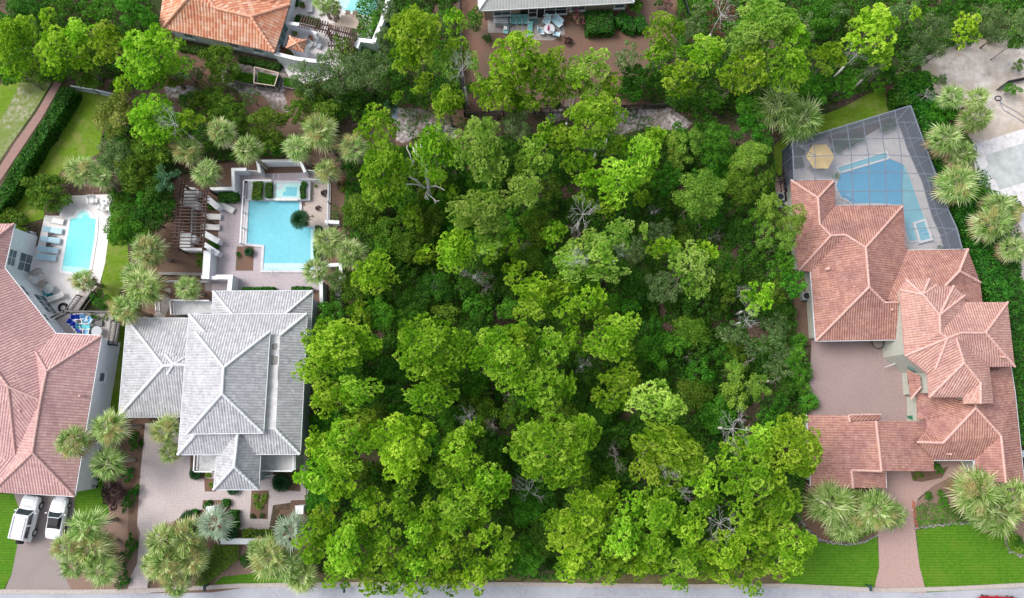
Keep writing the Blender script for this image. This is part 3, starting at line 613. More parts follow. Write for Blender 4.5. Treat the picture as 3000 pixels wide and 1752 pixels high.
    G(1850, 1200, T, [(p,310,300,570,330,12),(p,150,440,240,300,11),(p,450,420,300,250,11),(p,580,530,240,230,11),(p,1290,290,420,440,13),(p,1040,230,270,260,11),(p,830,290,210,170,9),(p,930,540,370,310,12),(p,750,430,190,190,10),(p,1120,520,200,200,11),(p,1180,740,310,260,10),(p,870,800,250,230,11),(p,470,950,230,220,10),(p,420,840,160,130,9),
     (p,250,830,270,260,10),(p,310,620,210,160,8),(p,550,760,200,180,9),(p,180,1080,260,230,9),(p,420,1180,260,270,9),(p,740,1110,310,260,9),(p,1010,960,260,240,10),(p,1280,1080,310,320,10),(p,1160,1230,300,200,8),(p,960,1240,220,200,7),(p,960,1390,150,150,5),(p,350,1350,200,140,5.5),(p,1060,860,190,170,9),(p,850,1000,170,170,8),(p,1130,1040,190,190,9),
     (p,640,680,140,150,8),(p,1380,450,120,140,9),(p,60,1220,190,180,6),(p,580,1260,200,150,5),(p,700,1290,200,140,5),(p,860,1330,170,140,5),(p,560,1090,150,140,7),(d,600,620,170,150,4),(b_,790,150,270,190,8),(b_,280,430,170,190,9),(b_,690,890,240,190,7),(b_,410,650,90,90,9)])
    G(0, 0, .4076, [(p,60,280,380,460,9),(p,430,330,360,420,9),(p,560,230,240,230,9),(p,760,290,280,300,9),(p,1060,370,460,470,10),(p,340,110,160,150,7),(o,700,80,280,170,5),(o,960,90,370,210,5),(y,610,480,200,270,4.5),(g,1320,500,220,230,4),(g,1450,530,110,120,2.5),('flowering',830,830,310,360,6),(p,1090,830,380,360,9),(p,1340,860,200,200,8),
     (g,820,1110,270,290,5),(y,1080,1070,280,220,5),(y,980,1240,240,240,5),('bluegreen',1190,1280,200,210,5.5),(o,1040,1400,160,150,4),(y,350,1370,320,240,3),(d,180,60,350,190,5),(p,80,490,220,180,6),(p,880,600,170,160,6),(d,470,40,260,140,5),(b_,1250,880,160,170,8),(d,900,960,180,140,3)])
    S = .3397
    G(400, 0, S, [(y,730,530,300,310,4),(g,1450,660,340,330,5),(g,1700,590,400,420,6.5),(g,1960,620,400,460,7),(g,980,830,220,170,3),(y,530,860,190,140,3),(y,750,860,280,190,4),(y,860,990,260,230,4),(y,1130,1060,330,260,5),(y,1370,960,190,190,4),(y,1110,1250,200,180,4),(y,1640,960,240,210,4),(g,2130,310,150,180,5),(g,2200,110,180,220,5),(y,680,1020,220,200,4),
     (o,1230,1300,170,140,3),(d,1850,860,300,160,3.5),(y,1480,1050,160,150,3.5),('olive',1790,400,200,240,3.0)])
    G(1100, 0, S, [(p,330,260,470,500,13),(p,290,480,300,240,11),(p,680,170,210,250,8),(o,860,150,180,230,3.5),(p,700,400,250,230,10),(q,850,560,130,280,9),(q,590,560,200,230,9),(p,620,850,240,280,8),(p,430,690,190,180,6),(g,110,70,190,180,5),(g,60,330,160,220,5),(g,60,500,160,250,5),(p,1220,430,430,370,12),(p,1040,760,400,340,9),(p,1480,600,290,320,9),
     (p,1310,880,230,180,7),(q,1850,570,400,340,9),(p,2030,700,200,220,7),(g,2200,480,270,280,6),(d,2220,660,280,250,5),(o,2200,810,260,150,4),(p,1300,690,200,200,8),(p,1130,830,320,230,7),(p,1440,790,290,250,6),(p,1650,720,270,250,7),(p,1370,560,260,230,10),(p,1090,610,260,260,9),(p,1960,790,230,180,5),(p,1240,620,220,220,10),(p,1560,480,200,190,9),(p,1760,690,220,220,8),(p,960,780,200,240,6),(p,1600,760,200,180,7),('hedge',965,330,100,100,1.1),('purple',1660,345,95,90,.9),('pinkflower',1740,130,130,200,1.6),(b_,750,600,200,250,9),(b_,1230,570,150,140,8),
     (d,240,790,230,170,3.5),(d,420,870,190,120,3),(d,830,770,140,160,2.5),(d,1540,900,150,120,3),(o,2250,60,120,130,2)])
    G(1800, 0, S, [(p,440,230,320,300,9),(p,400,430,280,260,8),(g,690,210,240,220,5),(g,740,60,170,140,5),('red',930,100,250,230,9),('red',880,250,180,130,6),(q,1330,160,560,400,13),(q,1180,330,420,280,12),(p,1130,570,420,380,12),(p,1520,560,330,400,12),(p,1560,300,280,260,11),(p,800,430,350,330,10),(p,580,620,290,260,9),(p,600,760,280,160,7),
     (g,1680,200,220,320,6),(g,1900,120,280,220,6),(p,1860,480,330,260,9),(o,1760,760,330,310,5),(o,2000,720,220,250,5),(o,880,820,250,240,4),(d,840,680,220,190,5),(o,1150,920,240,240,5),(o,1190,1060,220,180,5),(d,280,690,260,240,4),(d,150,730,180,170,4),(d,550,880,240,170,4),(b_,930,110,220,220,9.5),(d,1240,720,200,170,4),(d,720,900,200,150,3.5),
     ('pinkflower',460,20,110,110,2),('hedge',390,20,100,80,1.4),('hedge',180,30,170,110,1.2)])
    S = .4756
    G(2200, 0, S, [(p,760,170,300,310,11),(p,810,330,180,160,9),(p,1350,160,160,230,9),(g,1120,190,300,280,7),(g,1010,340,210,180,6),(d,1060,500,220,150,4),(o,430,110,260,220,6),(d,820,420,180,150,5),(p,1020,70,80,110,8),(g,950,60,200,170,6),(g,1480,130,260,260,7),(g,1640,120,160,220,7),(b_,650,330,150,190,6),('snagpink',750,430,120,100,5),(d,1250,60,230,140,6),(d,1400,20,200,120,6),
     (o,1180,680,210,190,3.5),(o,1250,730,190,150,3),(d,1050,520,140,120,3),(b_,1080,590,70,90,3.5),(o,1610,550,130,90,1.8),(y,1650,400,90,90,1.2),(d,560,60,180,200,5),(d,1640,250,120,140,5),(g,1170,490,100,100,1.5),(o,1280,1250,180,200,2.6),(y,1620,1290,130,140,2.2),(o,790,530,110,110,2)])
    K = 1.1905   # overview pixels
    for e in [(458,368,84,5),(543,322,80,6.5),(606,366,84,6.5),(505,424,84,5.5),(196,418,96,4.5),(244,434,70,4),(785,322,104,7),(728,362,80,6),(866,362,84,6),(803,420,72,5),(360,616,98,5.5),(326,672,70,4.5),(350,704,112,5.5),(304,760,86,5.5),(458,708,72,4.5),(200,688,68,3.8),
              (806,594,88,6),(862,622,92,6.5),(776,666,82,5.5),(826,686,54,3.5),(266,1052,96,6.5),(176,1088,88,7.5),(262,1140,98,5.5),(404,1058,88,4.5),(414,1114,62,3),(212,1298,100,5.5),(162,1346,84,5.5),(222,1350,112,5),(246,1402,92,4.5),(180,1390,80,4.5),
              (398,1330,92,5.5),(460,1322,104,5),(408,1384,104,5),(470,1376,90,4.5),(380,1390,80,4.5),(432,1436,82,4),(664,1372,112,5),(706,1394,92,4.5),(742,1420,86,4),(632,1352,60,4.5),
              (2046,1242,128,4),(2112,1262,100,3.2),(2104,1240,90,3),(2158,1256,112,4),(2198,1268,82,3.2),(2080,1296,92,3),(2404,1210,128,4.6),(2458,1262,128,4.6),(2500,1226,110,4),(2420,1262,90,3.5)]:
        plant('palm', e[0]*K, e[1]*K, e[2]*K, None, e[3])
    for e in [(2282,312,158,5),(2345,348,152,4.6)]: plant('palm', e[0], e[1], e[2], None, e[3])
    G(2200, 0, .4756, [('palm',1245,590,190,None,5),('palm',1405,600,190,None,5),('palm',1390,720,220,None,5),('palm',1205,850,250,None,6),('palm',1310,950,220,None,5),('palm',1280,1130,280,None,5.5),('palm',1530,1270,220,None,4.5),('palm',1490,1380,250,None,5),('palm',1590,1310,190,None,4.5)])
    G(2200, 250, .4075, [('palm',1740,1030,200,None,4.5),('palm',1900,1170,240,None,4.5)])
    for e in [('olive',500,205,90,80,3),('darkoak',560,300,100,70,2.5),('olive',610,300,90,80,3),('oak',650,320,90,70,3),('olive',900,285,110,90,3.5),('darkoak',960,330,120,80,3),('darkoak',1040,320,90,70,2.6),('greyoak',1010,270,90,80,3.2),('olive',1250,400,90,60,2),('darkoak',1330,290,80,70,2.5),('olive',1640,395,90,70,2.6),('darkoak',2060,350,90,80,3),('oak',1980,395,110,80,3),('darkoak',150,215,110,70,2.6),('olive',90,200,110,70,2.4),('darkoak',40,215,100,80,2.6)]: plant(*e[:5], e[5])
    plant('bluepalm', 526*K, 1290*K, 92*K, None, 5.5); plant('bluepalm', 716*K, 1308*K, 96*K, None, 5.5)
    T = .341
    G(300, 1250, T, [('sago',1100,925,145),('sago',745,790,150,None,.5),('sago',1540,480,170,None,.8),('sago',805,400,120,None,.5),('sago',745,880,100,None,.4),('sago',1120,540,100,None,.5),
      ('fern',900,420,90),('fern',925,500,80),('fern',1310,600,90),('fern',1385,600,90),('fern',1345,690,95),('fern',1310,660,80),('fern',1375,645,80),('hedge',1290,770,50,None,.5),('hedge',1370,765,50,None,.5),('fern',1640,410,110)])
    plant('sago', 877, 641, 62, None, 2.6, 'solitary dark sago palm leaning over the pool edge beside the pebble bed')
    plant('sago', 729, 738, 30, None, .5)
    G(400, 400, .3397, [('fern',540,1080,130),('fern',530,1020,90),('hedge',880,1020,60,None,.5),('fern',1540,420,50),('red',1435,580,40,None,.3),('purple',1565,620,60,None,.4),('fern',1510,680,30),('purple',1620,490,80,None,.5)])
    for e in [(112,290,33),(395,1068,10),(330,1236,11),(265,1205,56)]: pass
    plant('hedge', 292, 1366, 95, 90, 1.6, 'glossy green bush under the palms by the roof corner'); plant('purple', 328, 1455, 82, 84, 1.9, 'round dark purple bush beside the palms and gravel')
    plant('oak', 295, 878, 60, 62, 2.4, 'round glossy green bush beside the wooden patio ramp'); plant('olive', 310, 930, 30, 22, 3.4, 'small bush growing up through the deck rail')
    plant('oak', 392, 680, 120, 110, 4.6); plant('oak', 350, 668, 100, 100, 5.0); plant('darkoak', 455, 560, 100, 110, 4.4); plant('darkoak', 470, 610, 90, 100, 4); plant('darkoak', 430, 640, 110, 110, 4.5)
    plant('olive', 20, 660, 120, 100, 2.2); plant('oak', 40, 700, 80, 60, 1.6)
    for (u, v, a, bb) in [(395,1290,36,70),(380,1460,44,90),(375,1390,50,40),(382,1600,36,78),(346,1660,60,44),(360,1700,40,60),(340,1640,50,40),(1048,1370,0,0)]:
        if a: plant('hedge', u, v, a, bb, 1.0)
    for (u, v, a) in [(2720,1455,28),(2758,1448,28),(2766,1472,34)]: plant('oak', u, v, a, a, .9)
    for (u, v) in [(2684,1399),(2704,1394),(2690,1385)]: plant('fern', u, v, 22)
    plant('oak', 2750, 1374, 34, 30, .9); plant('oak', 2735, 1362, 26, 22, .9)
    for (u, v) in [(2968,1570),(2955,1602),(2983,1612)]: plant('paleoak', u, v, 26, 24, .8)
    plant('darkoak', 2985, 1585, 34, 44, .6)
    for (u, v, a, h) in [(465,20,30,.7),(485,28,20,.7),(554,40,18,.6)]: pass
    plant('hedge', 718, 1640, 40, 44, .8); plant('olive', 2240, 1330, 90, 70, 2.0)
    big_snag()
    fill_bushes(75, [(1040,520),(1300,440),(1800,420),(2240,460),(2300,800),(2330,1150),(2280,1500),(2200,1640),(1100,1640),(920,1500),(960,1000),(1000,760)])
    label_plants()
# ---------------------------------------------------------------- ground, lawns, paving
def sheet(name, P, z, mat, label_kind='structure', sub=None):
    Q = [W(p[0], p[1], z) for p in P]
    me = bpy.data.meshes.new(name); me.from_pydata([tuple(q) for q in Q], [], [tuple(range(len(Q)))]); me.materials.append(mat)
    me.update()
    if me.polygons[0].normal.z < 0: me.flip_normals()
    o = bpy.data.objects.new(name, me); COL.objects.link(o); o['kind'] = 'structure'; return o
def smooth_poly(P, n=4):
    out = []; m = len(P)
    for i in range(m):
        p0, p1, p2, p3 = [Vector((*P[(i+k-1) % m], 0)) for k in range(4)]
        for j in range(n):
            t = j/n; out.append(tuple(.5*((2*p1)+(p2-p0)*t+(2*p0-5*p1+4*p2-p3)*t*t+(3*p1-p0-3*p2+p3)*t**3))[:2])
    return out
def paver_mat(name, c1, c2, mortar, sx, sy, rot=0, ms=.012, stain=None, freq=.5):
    x = NM(name); co = x.coord(rot=rot); b = x.n('ShaderNodeTexBrick'); x.l(co, b.inputs['Vector'])
    b.offset = freq; b.inputs['Scale'].default_value = 1; b.inputs['Brick Width'].default_value = sx; b.inputs['Row Height'].default_value = sy
    b.inputs['Mortar Size'].default_value = ms; b.inputs['Color1'].default_value = (*c1, 1); b.inputs['Color2'].default_value = (*c2, 1); b.inputs['Mortar'].default_value = (*mortar, 1)
    c2_ = x.coord(); n1 = x.noise(c2_, .35, 4); n2 = x.noise(c2_, 6, 3)
    c = x.mix(x.ramp(n1, [(.35, (0,0,0)), (.7, (.55,.55,.55))]), b.outputs['Color'], stain or tuple(min(1, k*1.5) for k in c1))
    c = x.mix(.35, c, x.ramp(n2, [(.3, tuple(k*.6 for k in c1)), (.7, tuple(min(1, k*1.35) for k in c2))]))
    return x.pbr(c, .8, .3, 0, x.bump(b.outputs['Fac'], -.3, .02))
M['soil'] = noisy('forest_floor', [(.05,.03,.02), (.10,.06,.045), (.16,.11,.085), (.22,.16,.13)], 3.5, .95, .6, .06, 8, big=(.16, (.035,.05,.015)))
M['mulch'] = noisy('pine_straw_mulch', [(.08,.05,.036), (.135,.085,.062), (.19,.125,.095), (.26,.185,.145)], 11, .95, .6, .04, 8, big=(.3, (.19,.11,.08)))
M['mulch2'] = noisy('pale_mulch', [(.15,.10,.075), (.24,.16,.125), (.31,.22,.18)], 9, .95, .5, .04, 8)
M['sand'] = noisy('white_sand_litter', [(.13,.09,.085), (.28,.22,.21), (.55,.50,.52), (.72,.68,.70)], 2.6, .95, .5, .05, 9, big=(.35, (.16,.13,.10)))
M['sandplot'] = noisy('pale_sandy_soil', [(.34,.28,.24), (.60,.54,.50), (.78,.74,.71)], .9, .95, .8, .25, 10, big=(.2, (.46,.38,.30)))
M['sandgrass'] = noisy('sand_with_thin_grass', [(.08,.14,.02), (.15,.20,.05), (.34,.32,.22), (.60,.57,.55)], 2.2, .95, .5, .05, 9, big=(.25, (.16,.22,.05)))
def grass_mat(name, a, b, c, patch, stripes=None):
    x = NM(name); co = x.coord(); f = x.noise(co, 9, 8, .8); col = x.ramp(f, [(.3, a), (.5, b), (.7, c)])
    g4 = x.noise(co, 2.6, 6, .75); col = x.mix(x.ramp(g4, [(.35, (.55,.55,.55)), (.6, (0,0,0))]), col, tuple(k*.62 for k in a)); g = x.noise(co, .45, 6, .7); col = x.mix(x.ramp(g, [(.47, (0,0,0)), (.68, (.75,.75,.75))]), col, patch)
    if stripes:
        wv = x.n('ShaderNodeTexWave'); wv.bands_direction = 'Y'; x.l(x.coord(), wv.inputs[0]); wv.inputs['Scale'].default_value = stripes; wv.inputs['Distortion'].default_value = 1.5; wv.inputs['Detail'].default_value = 2
        col = x.mix(x.ramp(wv.outputs[1], [(.2, (0,0,0)), (.8, (.30,.30,.30))]), col, tuple(k*.55 for k in a))
    return x.pbr(col, .9, .15, 0, x.bump(f, .6, .05))
M['lawn'] = grass_mat('back_lawn_grass', (.09,.18,.012), (.15,.26,.018), (.22,.33,.035), (.27,.25,.09))
M['lawn2'] = grass_mat('mown_front_lawn', (.05,.15,.008), (.09,.23,.012), (.14,.30,.025), (.13,.22,.02), 1.15)
M['verge'] = grass_mat('verge_grass', (.10,.10,.035), (.17,.14,.06), (.24,.19,.11), (.24,.17,.12))
M['asphalt'] = noisy('road_asphalt', [(.27,.28,.32), (.34,.35,.39), (.41,.42,.46)], 3.2, .85, .3, .01, 10, big=(.25, (.40,.41,.45)))
M['kerb'] = noisy('concrete_kerb', [(.32,.27,.24), (.42,.37,.34), (.50,.45,.42)], 6, .9, .3)
M['paver'] = paver_mat('pink_grey_pavers', (.50,.40,.41), (.42,.37,.40), (.34,.33,.36), .40, .40, 0, .02, (.50,.45,.48), 0)
M['paver2'] = paver_mat('pale_driveway_pavers', (.56,.46,.44), (.50,.42,.42), (.36,.35,.38), .30, .30, 0, .018, (.60,.54,.54), 0)
M['brick'] = paver_mat('tumbled_brick_paving', (.38,.265,.24), (.29,.215,.21), (.24,.20,.20), .22, .13, .0, .012, (.36,.28,.27))
M['brick2'] = paver_mat('red_brick_drive', (.48,.31,.26), (.38,.25,.23), (.33,.26,.25), .24, .16, .0, .014, (.40,.28,.25))
M['aggregate'] = noisy('exposed_aggregate_drive', [(.20,.17,.16), (.28,.24,.225), (.36,.31,.295)], 14, .9, .4, .01, 6, big=(.5, (.27,.22,.215)))
M['concrete'] = noisy('patio_concrete', [(.22,.19,.18), (.30,.27,.26), (.38,.35,.34)], 2, .9, .2, .01, 8)
M['whitedeck'] = noisy('white_pool_deck', [(.66,.61,.60), (.74,.70,.69), (.80,.77,.76)], 1.2, .8, .1, .01, 8)
M['pathpink'] = noisy('pinkish_path_gravel', [(.22,.12,.11), (.31,.19,.17), (.38,.25,.23)], 8, .95, .4)
M['pebble'] = noisy('pink_pebbles', [(.28,.20,.18), (.50,.42,.38), (.68,.60,.56)], 10, .9, .7, .04, 5)
M['slate'] = noisy('blue_slate_chips', [(.12,.15,.20), (.22,.27,.34), (.34,.40,.48)], 12, .8, .6)
def ground_all():
    g = MB().add([(-400,-300,-.02), (400,-300,-.02), (400,500,-.02), (-400,500,-.02)], [(0,1,2,3)]).build('ground', M['soil']); g['kind'] = 'structure'
    # road and kerb along the bottom of the photograph
    y0 = [(-300,1738),(200,1740),(400,1738),(700,1722),(1000,1718),(1500,1718),(2000,1724),(2300,1722),(2600,1736),(2800,1730),(3300,1705)]
    sheet('road', y0+[(3300,2100),(-300,2100)], .004, M['asphalt'])
    path = [W(a, b, 0) for a, b in y0]
    k = MB()
    for a, b in zip(path[:-1], path[1:]): k.bar(Vector((a.x, a.y+.22, .02)), Vector((b.x, b.y+.22, .02)), .42, .16)
    k.build('kerb', M['kerb'])['kind'] = 'structure'
    sheet('verge', [(700,1716),(1150,1712),(1500,1712),(2000,1718),(2290,1716),(2300,1680),(2000,1672),(1560,1662),(1100,1672),(700,1690)], .002, M['verge'])
    # left
    L = [(0,440),(40,330),(110,250),(190,240),(330,285),(310,470),(300,560),(180,520),(130,600),(120,640),(110,660),(40,660),(-200,660),(-200,440)]
    sheet('back_lawn', [(185,262),(330,280),(300,380),(290,450),(180,500),(128,600),(130,640),(60,660),(-100,660),(-100,560),(20,560),(110,420)], .004, M['lawn'])
    sheet('garden_path', [(160,238),(180,245),(120,350),(60,440),(0,530),(-60,620),(-84,604),(-12,505),(46,415),(106,330),(146,262)], .008, M['pathpink'])
    sheet('sandy_verge', [(0,300),(60,215),(140,225),(150,245),(100,325),(40,410),(-20,500),(-150,640),(-150,420)], .004, M['sandgrass'])
    sheet('grass_strip', [(0,250),(50,215),(60,240),(20,320),(-60,440),(-200,560),(-200,200),(0,190)], .006, M['lawn'])
    sheet('side_lawn', [(335,570),(380,560),(372,700),(380,800),(350,860),(420,960),(380,960),(360,1150),(345,1290),(300,1300),(250,1300),(285,1180),(330,985),(345,955),(295,835),(318,660)], .004, M['lawn'])
    pool1 = [(196,573),(248,568),(300,566),(333,568),(325,640),(312,760),(292,832),(262,860),(255,872),(210,1000),(120,960),(110,880),(60,780),(120,690),(128,640),(133,636),(150,640),(176,630),(176,610)]
    sheet('white_pool_deck', [(196,573),(250,572),(333,568),(322,660),(308,770),(292,832),(262,860),(214,900),(190,985),(60,900),(30,800),(110,720),(130,636),(136,632),(174,632),(176,612)], .010, M['whitedeck'])
    sheet('left_driveway', [(40,1446),(218,1446),(218,1500),(206,1560),(190,1690),(215,1738),(10,1738),(35,1680),(52,1590),(60,1500)], .006, M['aggregate'])
    sheet('front_lawn', [(-100,1446),(45,1446),(62,1500),(52,1590),(35,1680),(5,1738),(-100,1738)], .005, M['lawn2'])
    sheet('side_grass', [(218,1420),(300,1400),(320,1500),(280,1560),(215,1540)], .005, M['lawn2'])
    sheet('mulch_bed', [(250,1300),(345,1290),(345,1230),(440,1220),(425,1300),(415,1400),(405,1530),(412,1560),(410,1640),(375,1730),(215,1738),(190,1690),(206,1560),(310,1500),(300,1400),(262,1400)], .004, M['mulch2'])
    sheet('brown_mulch_bed', [(385,1230),(440,1220),(425,1300),(412,1400),(400,1530),(404,1600),(372,1600),(378,1460),(340,1330)], .008, M['mulch'])
    # central garden
    sheet('garden_mulch', [(440,640),(520,520),(640,480),(740,470),(900,470),(1020,520),(1040,700),(1060,880),(1020,940),(880,960),(700,860),(480,960),(420,930),(400,700)], .004, M['mulch'])
    sheet('pool_terrace', [(699,508),(775,508),(925,505),(965,520),(965,640),(950,770),(948,830),(900,850),(820,860),(620,880),(624,800),(636,720),(645,612),(700,560)], .014, M['paver'])
    sheet('pool_terrace_south', [(620,780),(940,780),(935,850),(830,852),(700,852),(640,838),(618,815)], .018, M['paver'])
    sheet('side_path', [(985,815),(1000,815),(1003,900),(998,960),(975,960),(980,880)], .012, M['paver'])
    sheet('garden_path_slab', [(600,828),(650,826),(654,845),(645,856),(600,852)], .012, M['concrete'])
    sheet('side_walk', [(470,840),(500,845),(495,900),(480,935),(450,935),(462,880)], .010, M['concrete'])
    sheet('planter_soil', [(694,722),(744,722),(741,793),(690,793)], .030, M['mulch'])
    sheet('pebble_bed', [(905,530),(960,520),(962,600),(950,665),(898,664),(890,640),(890,595)], .024, M['pebble'])
    # front drive of the grey house
    sheet('paver_driveway', [(425,1240),(640,1240),(900,1300),(905,1465),(800,1480),(788,1552),(700,1552),(690,1495),(672,1495),(672,1468),(596,1465),(592,1494),(550,1496),(470,1560),(440,1640),(430,1738),(372,1738),(382,1690),(402,1650),(410,1560),(402,1536),(410,1400),(420,1300)], .010, M['paver2'])
    sheet('entry_bed', [(558,1330),(600,1330),(600,1402),(633,1402),(633,1440),(600,1440),(598,1402),(556,1402)], .016, M['mulch'])
    sheet('island_bed', [(737,1437),(788,1437),(784,1521),(732,1519)], .016, M['mulch'])
    sheet('hedge_bed', [(594,1466),(672,1464),(676,1494),(698,1496),(702,1556),(800,1554),(820,1494),(848,1492),(852,1466),(910,1464),(960,1600),(860,1700),(620,1736),(440,1738),(470,1560),(550,1498),(592,1496)], .012, M['mulch'])
    sheet('side_bed', [(800,1380),(880,1370),(880,1440),(800,1432)], .016, M['mulch'])
    sheet('front_grass', [(624,1712),(650,1690),(740,1680),(850,1660),(930,1690),(960,1716)], .018, M['lawn2'])
    sheet('front_path', [(620,1720),(640,1688),(700,1640),(716,1590),(745,1590),(745,1650),(820,1660),(740,1682),(650,1694)], .016, M['mulch2'])
    # top middle
    sheet('mulch_yard', [(440,70),(470,90),(620,180),(840,210),(880,250),(900,330),(1000,330),(980,400),(700,400),(600,300),(480,280),(400,200)], .004, M['mulch'])
    sheet('sand_patch', [(690,185),(800,200),(870,205),(860,240),(830,270),(850,330),(800,320),(770,280),(700,270),(650,240),(640,200)], .008, M['sand'])
    sheet('sand_patch', [(480,255),(560,250),(600,270),(540,290),(490,285)], .008, M['sand'])
    sheet('white_courtyard', [(830,-40),(1100,-40),(1095,60),(1060,190),(960,235),(860,250),(805,150),(848,14)], .010, M['whitedeck'])
    sheet('slate_strip', [(1148,310),(1166,308),(1164,362),(1145,358)], .010, M['slate'])
    sheet('gravel_patch', [(1166,315),(1240,320),(1330,360),(1345,395),(1300,420),(1230,400),(1180,420),(1160,410)], .008, M['sand'])
    sheet('litter_yard', [(1140,280),(1365,300),(1370,420),(1300,440),(1160,430)], .004, M['mulch'])
    sheet('pine_straw_yard', [(1345,-60),(2030,-60),(2010,30),(1970,110),(1900,200),(1960,320),(1700,330),(1362,325),(1352,200)], .006, M['mulch'])
    sheet('tan_patio', [(1428,50),(1650,50),(1655,100),(1620,118),(1570,118),(1500,96),(1430,96)], .012, M['concrete'])
    sheet('sand_strip', [(1800,318),(1960,315),(2000,340),(2030,360),(2010,378),(1960,384),(1900,372),(1800,400)], .008, M['sand'])
    sheet('sand_strip', [(1590,320),(1650,318),(1660,350),(1610,360)], .008, M['sand'])
    # right
    sheet('cage_lawn', [(2270,500),(2265,430),(2330,370),(2480,310),(2600,240),(2640,240),(2650,320),(2500,370),(2325,430),(2290,470),(2290,520)], .006, M['lawn'])
    sheet('mulch_edge', [(2590,250),(2640,235),(2640,310),(2600,320)], .008, M['mulch'])
    sheet('sandy_lot', [(2700,170),(2850,110),(3200,80),(3200,1200),(3010,1200),(2990,820),(2900,620),(2850,420),(2780,300),(2700,240)], .006, M['sandplot'])
    sheet('pool_cage_deck', [(2296,446),(2330,420),(2650,330),(2810,727),(2650,740),(2440,600),(2300,600)], .012, M['deckgrey'])
    sheet('planting_strip', [(2302,440),(2340,428),(2358,490),(2306,500)], .018, M['mulch'])
    sheet('planting_strip', [(2420,405),(2560,360),(2630,345),(2580,372),(2470,440)], .018, M['mulch'])
    sheet('side_walkway', [(2270,520),(2305,520),(2305,590),(2270,590)], .012, M['brick2'])
    sheet('mulch_side', [(2325,780),(2385,780),(2392,1010),(2330,1010)], .008, M['mulch'])
    sheet('brick_courtyard', [(2380,960),(2660,960),(2700,1260),(2360,1260),(2372,1110)], .012, M['brick'])
    sheet('brick_driveway', [(2560,1340),(2800,1330),(2870,1340),(2862,1410),(2790,1395),(2740,1420),(2690,1460),(2676,1500),(2682,1560),(2694,1660),(2714,1738),(2560,1731),(2576,1660),(2572,1560),(2560,1480)], .014, M['brick2'])
    sheet('right_lawn_left', [(2290,1712),(2330,1640),(2350,1540),(2400,1590),(2480,1594),(2570,1570),(2577,1660),(2562,1724)], .010, M['lawn2'])
    sheet('right_lawn', [(2684,1552),(2780,1535),(2860,1530),(2960,1540),(2990,1590),(3200,1600),(3200,1712),(2900,1726),(2714,1736),(2694,1660)], .010, M['lawn2'])
    sheet('right_bed', [(2676,1480),(2740,1420),(2800,1390),(2870,1400),(3200,1400),(3200,1630),(2980,1625),(2945,1590),(2930,1545),(2840,1530),(2690,1548),(2680,1520)], .006, M['mulch2'])
    sheet('left_palm_bed', [(2330,1410),(2600,1420),(2572,1570),(2500,1592),(2410,1586),(2360,1540),(2320,1480)], .006, M['mulch'])
    sheet('entry_garden', [(2668,1382),(2740,1380),(2780,1365),(2760,1400),(2700,1412),(2674,1408)], .018, M['mulch'])
    wood = [(1010,700),(1020,480),(1180,430),(1300,420),(1500,400),(1800,400),(2100,420),(2250,440),(2270,600),(2310,800),(2330,1000),(2370,1100),(2360,1300),(2340,1500),(2300,1660),(1600,1690),(1100,1690),(900,1600),(900,1400),(950,1200),(950,1000)]
    top = [[(-150,-150),(440,-150),(450,40),(500,250),(350,270),(160,230),(60,215),(-150,260)], [(1110,-150),(1345,-150),(1350,300),(1000,330),(900,300),(1000,200)], [(1980,-150),(3200,-150),(3200,150),(2850,130),(2700,170),(2640,240),(2480,290),(2280,350),(2000,330),(1780,280),(1980,140)],
           [(290,480),(330,300),(420,330),(900,420),(1000,440),(700,470),(540,480),(440,640),(340,640)], [(2700,280),(2790,300),(2860,480),(2940,640),(3000,830),(3000,1000),(2960,1000),(2850,700)]]
    o = leaf_cover('undergrowth', [wood]+top, 105, 2.1, M['undergrowth'], .13, 3, .27); o['kind'] = 'stuff'
    o = leaf_cover('weeds', [[(1140,280),(1365,300),(1370,420),(1300,450),(1160,440)], [(1590,310),(2040,300),(2040,400),(1780,410),(1590,370)], [(480,200),(640,230),(860,300),(880,340),(600,330),(470,290)]], 60, .35, M['undergrowth'], .09, 21, .50); o['kind'] = 'stuff'
    o = leaf_cover('ground_cover', [[(2676,1490),(2710,1470),(2790,1480),(2850,1520),(2840,1532),(2690,1546)], [(2410,1560),(2500,1540),(2570,1555),(2500,1588),(2430,1582)]], 220, .3, M['oak'], .07, 8, .1); o['kind'] = 'stuff'
M['deckgrey'] = noisy('cool_deck_concrete', [(.50,.46,.45), (.58,.54,.53), (.64,.60,.60)], 1.5, .85, .1, .01, 6)
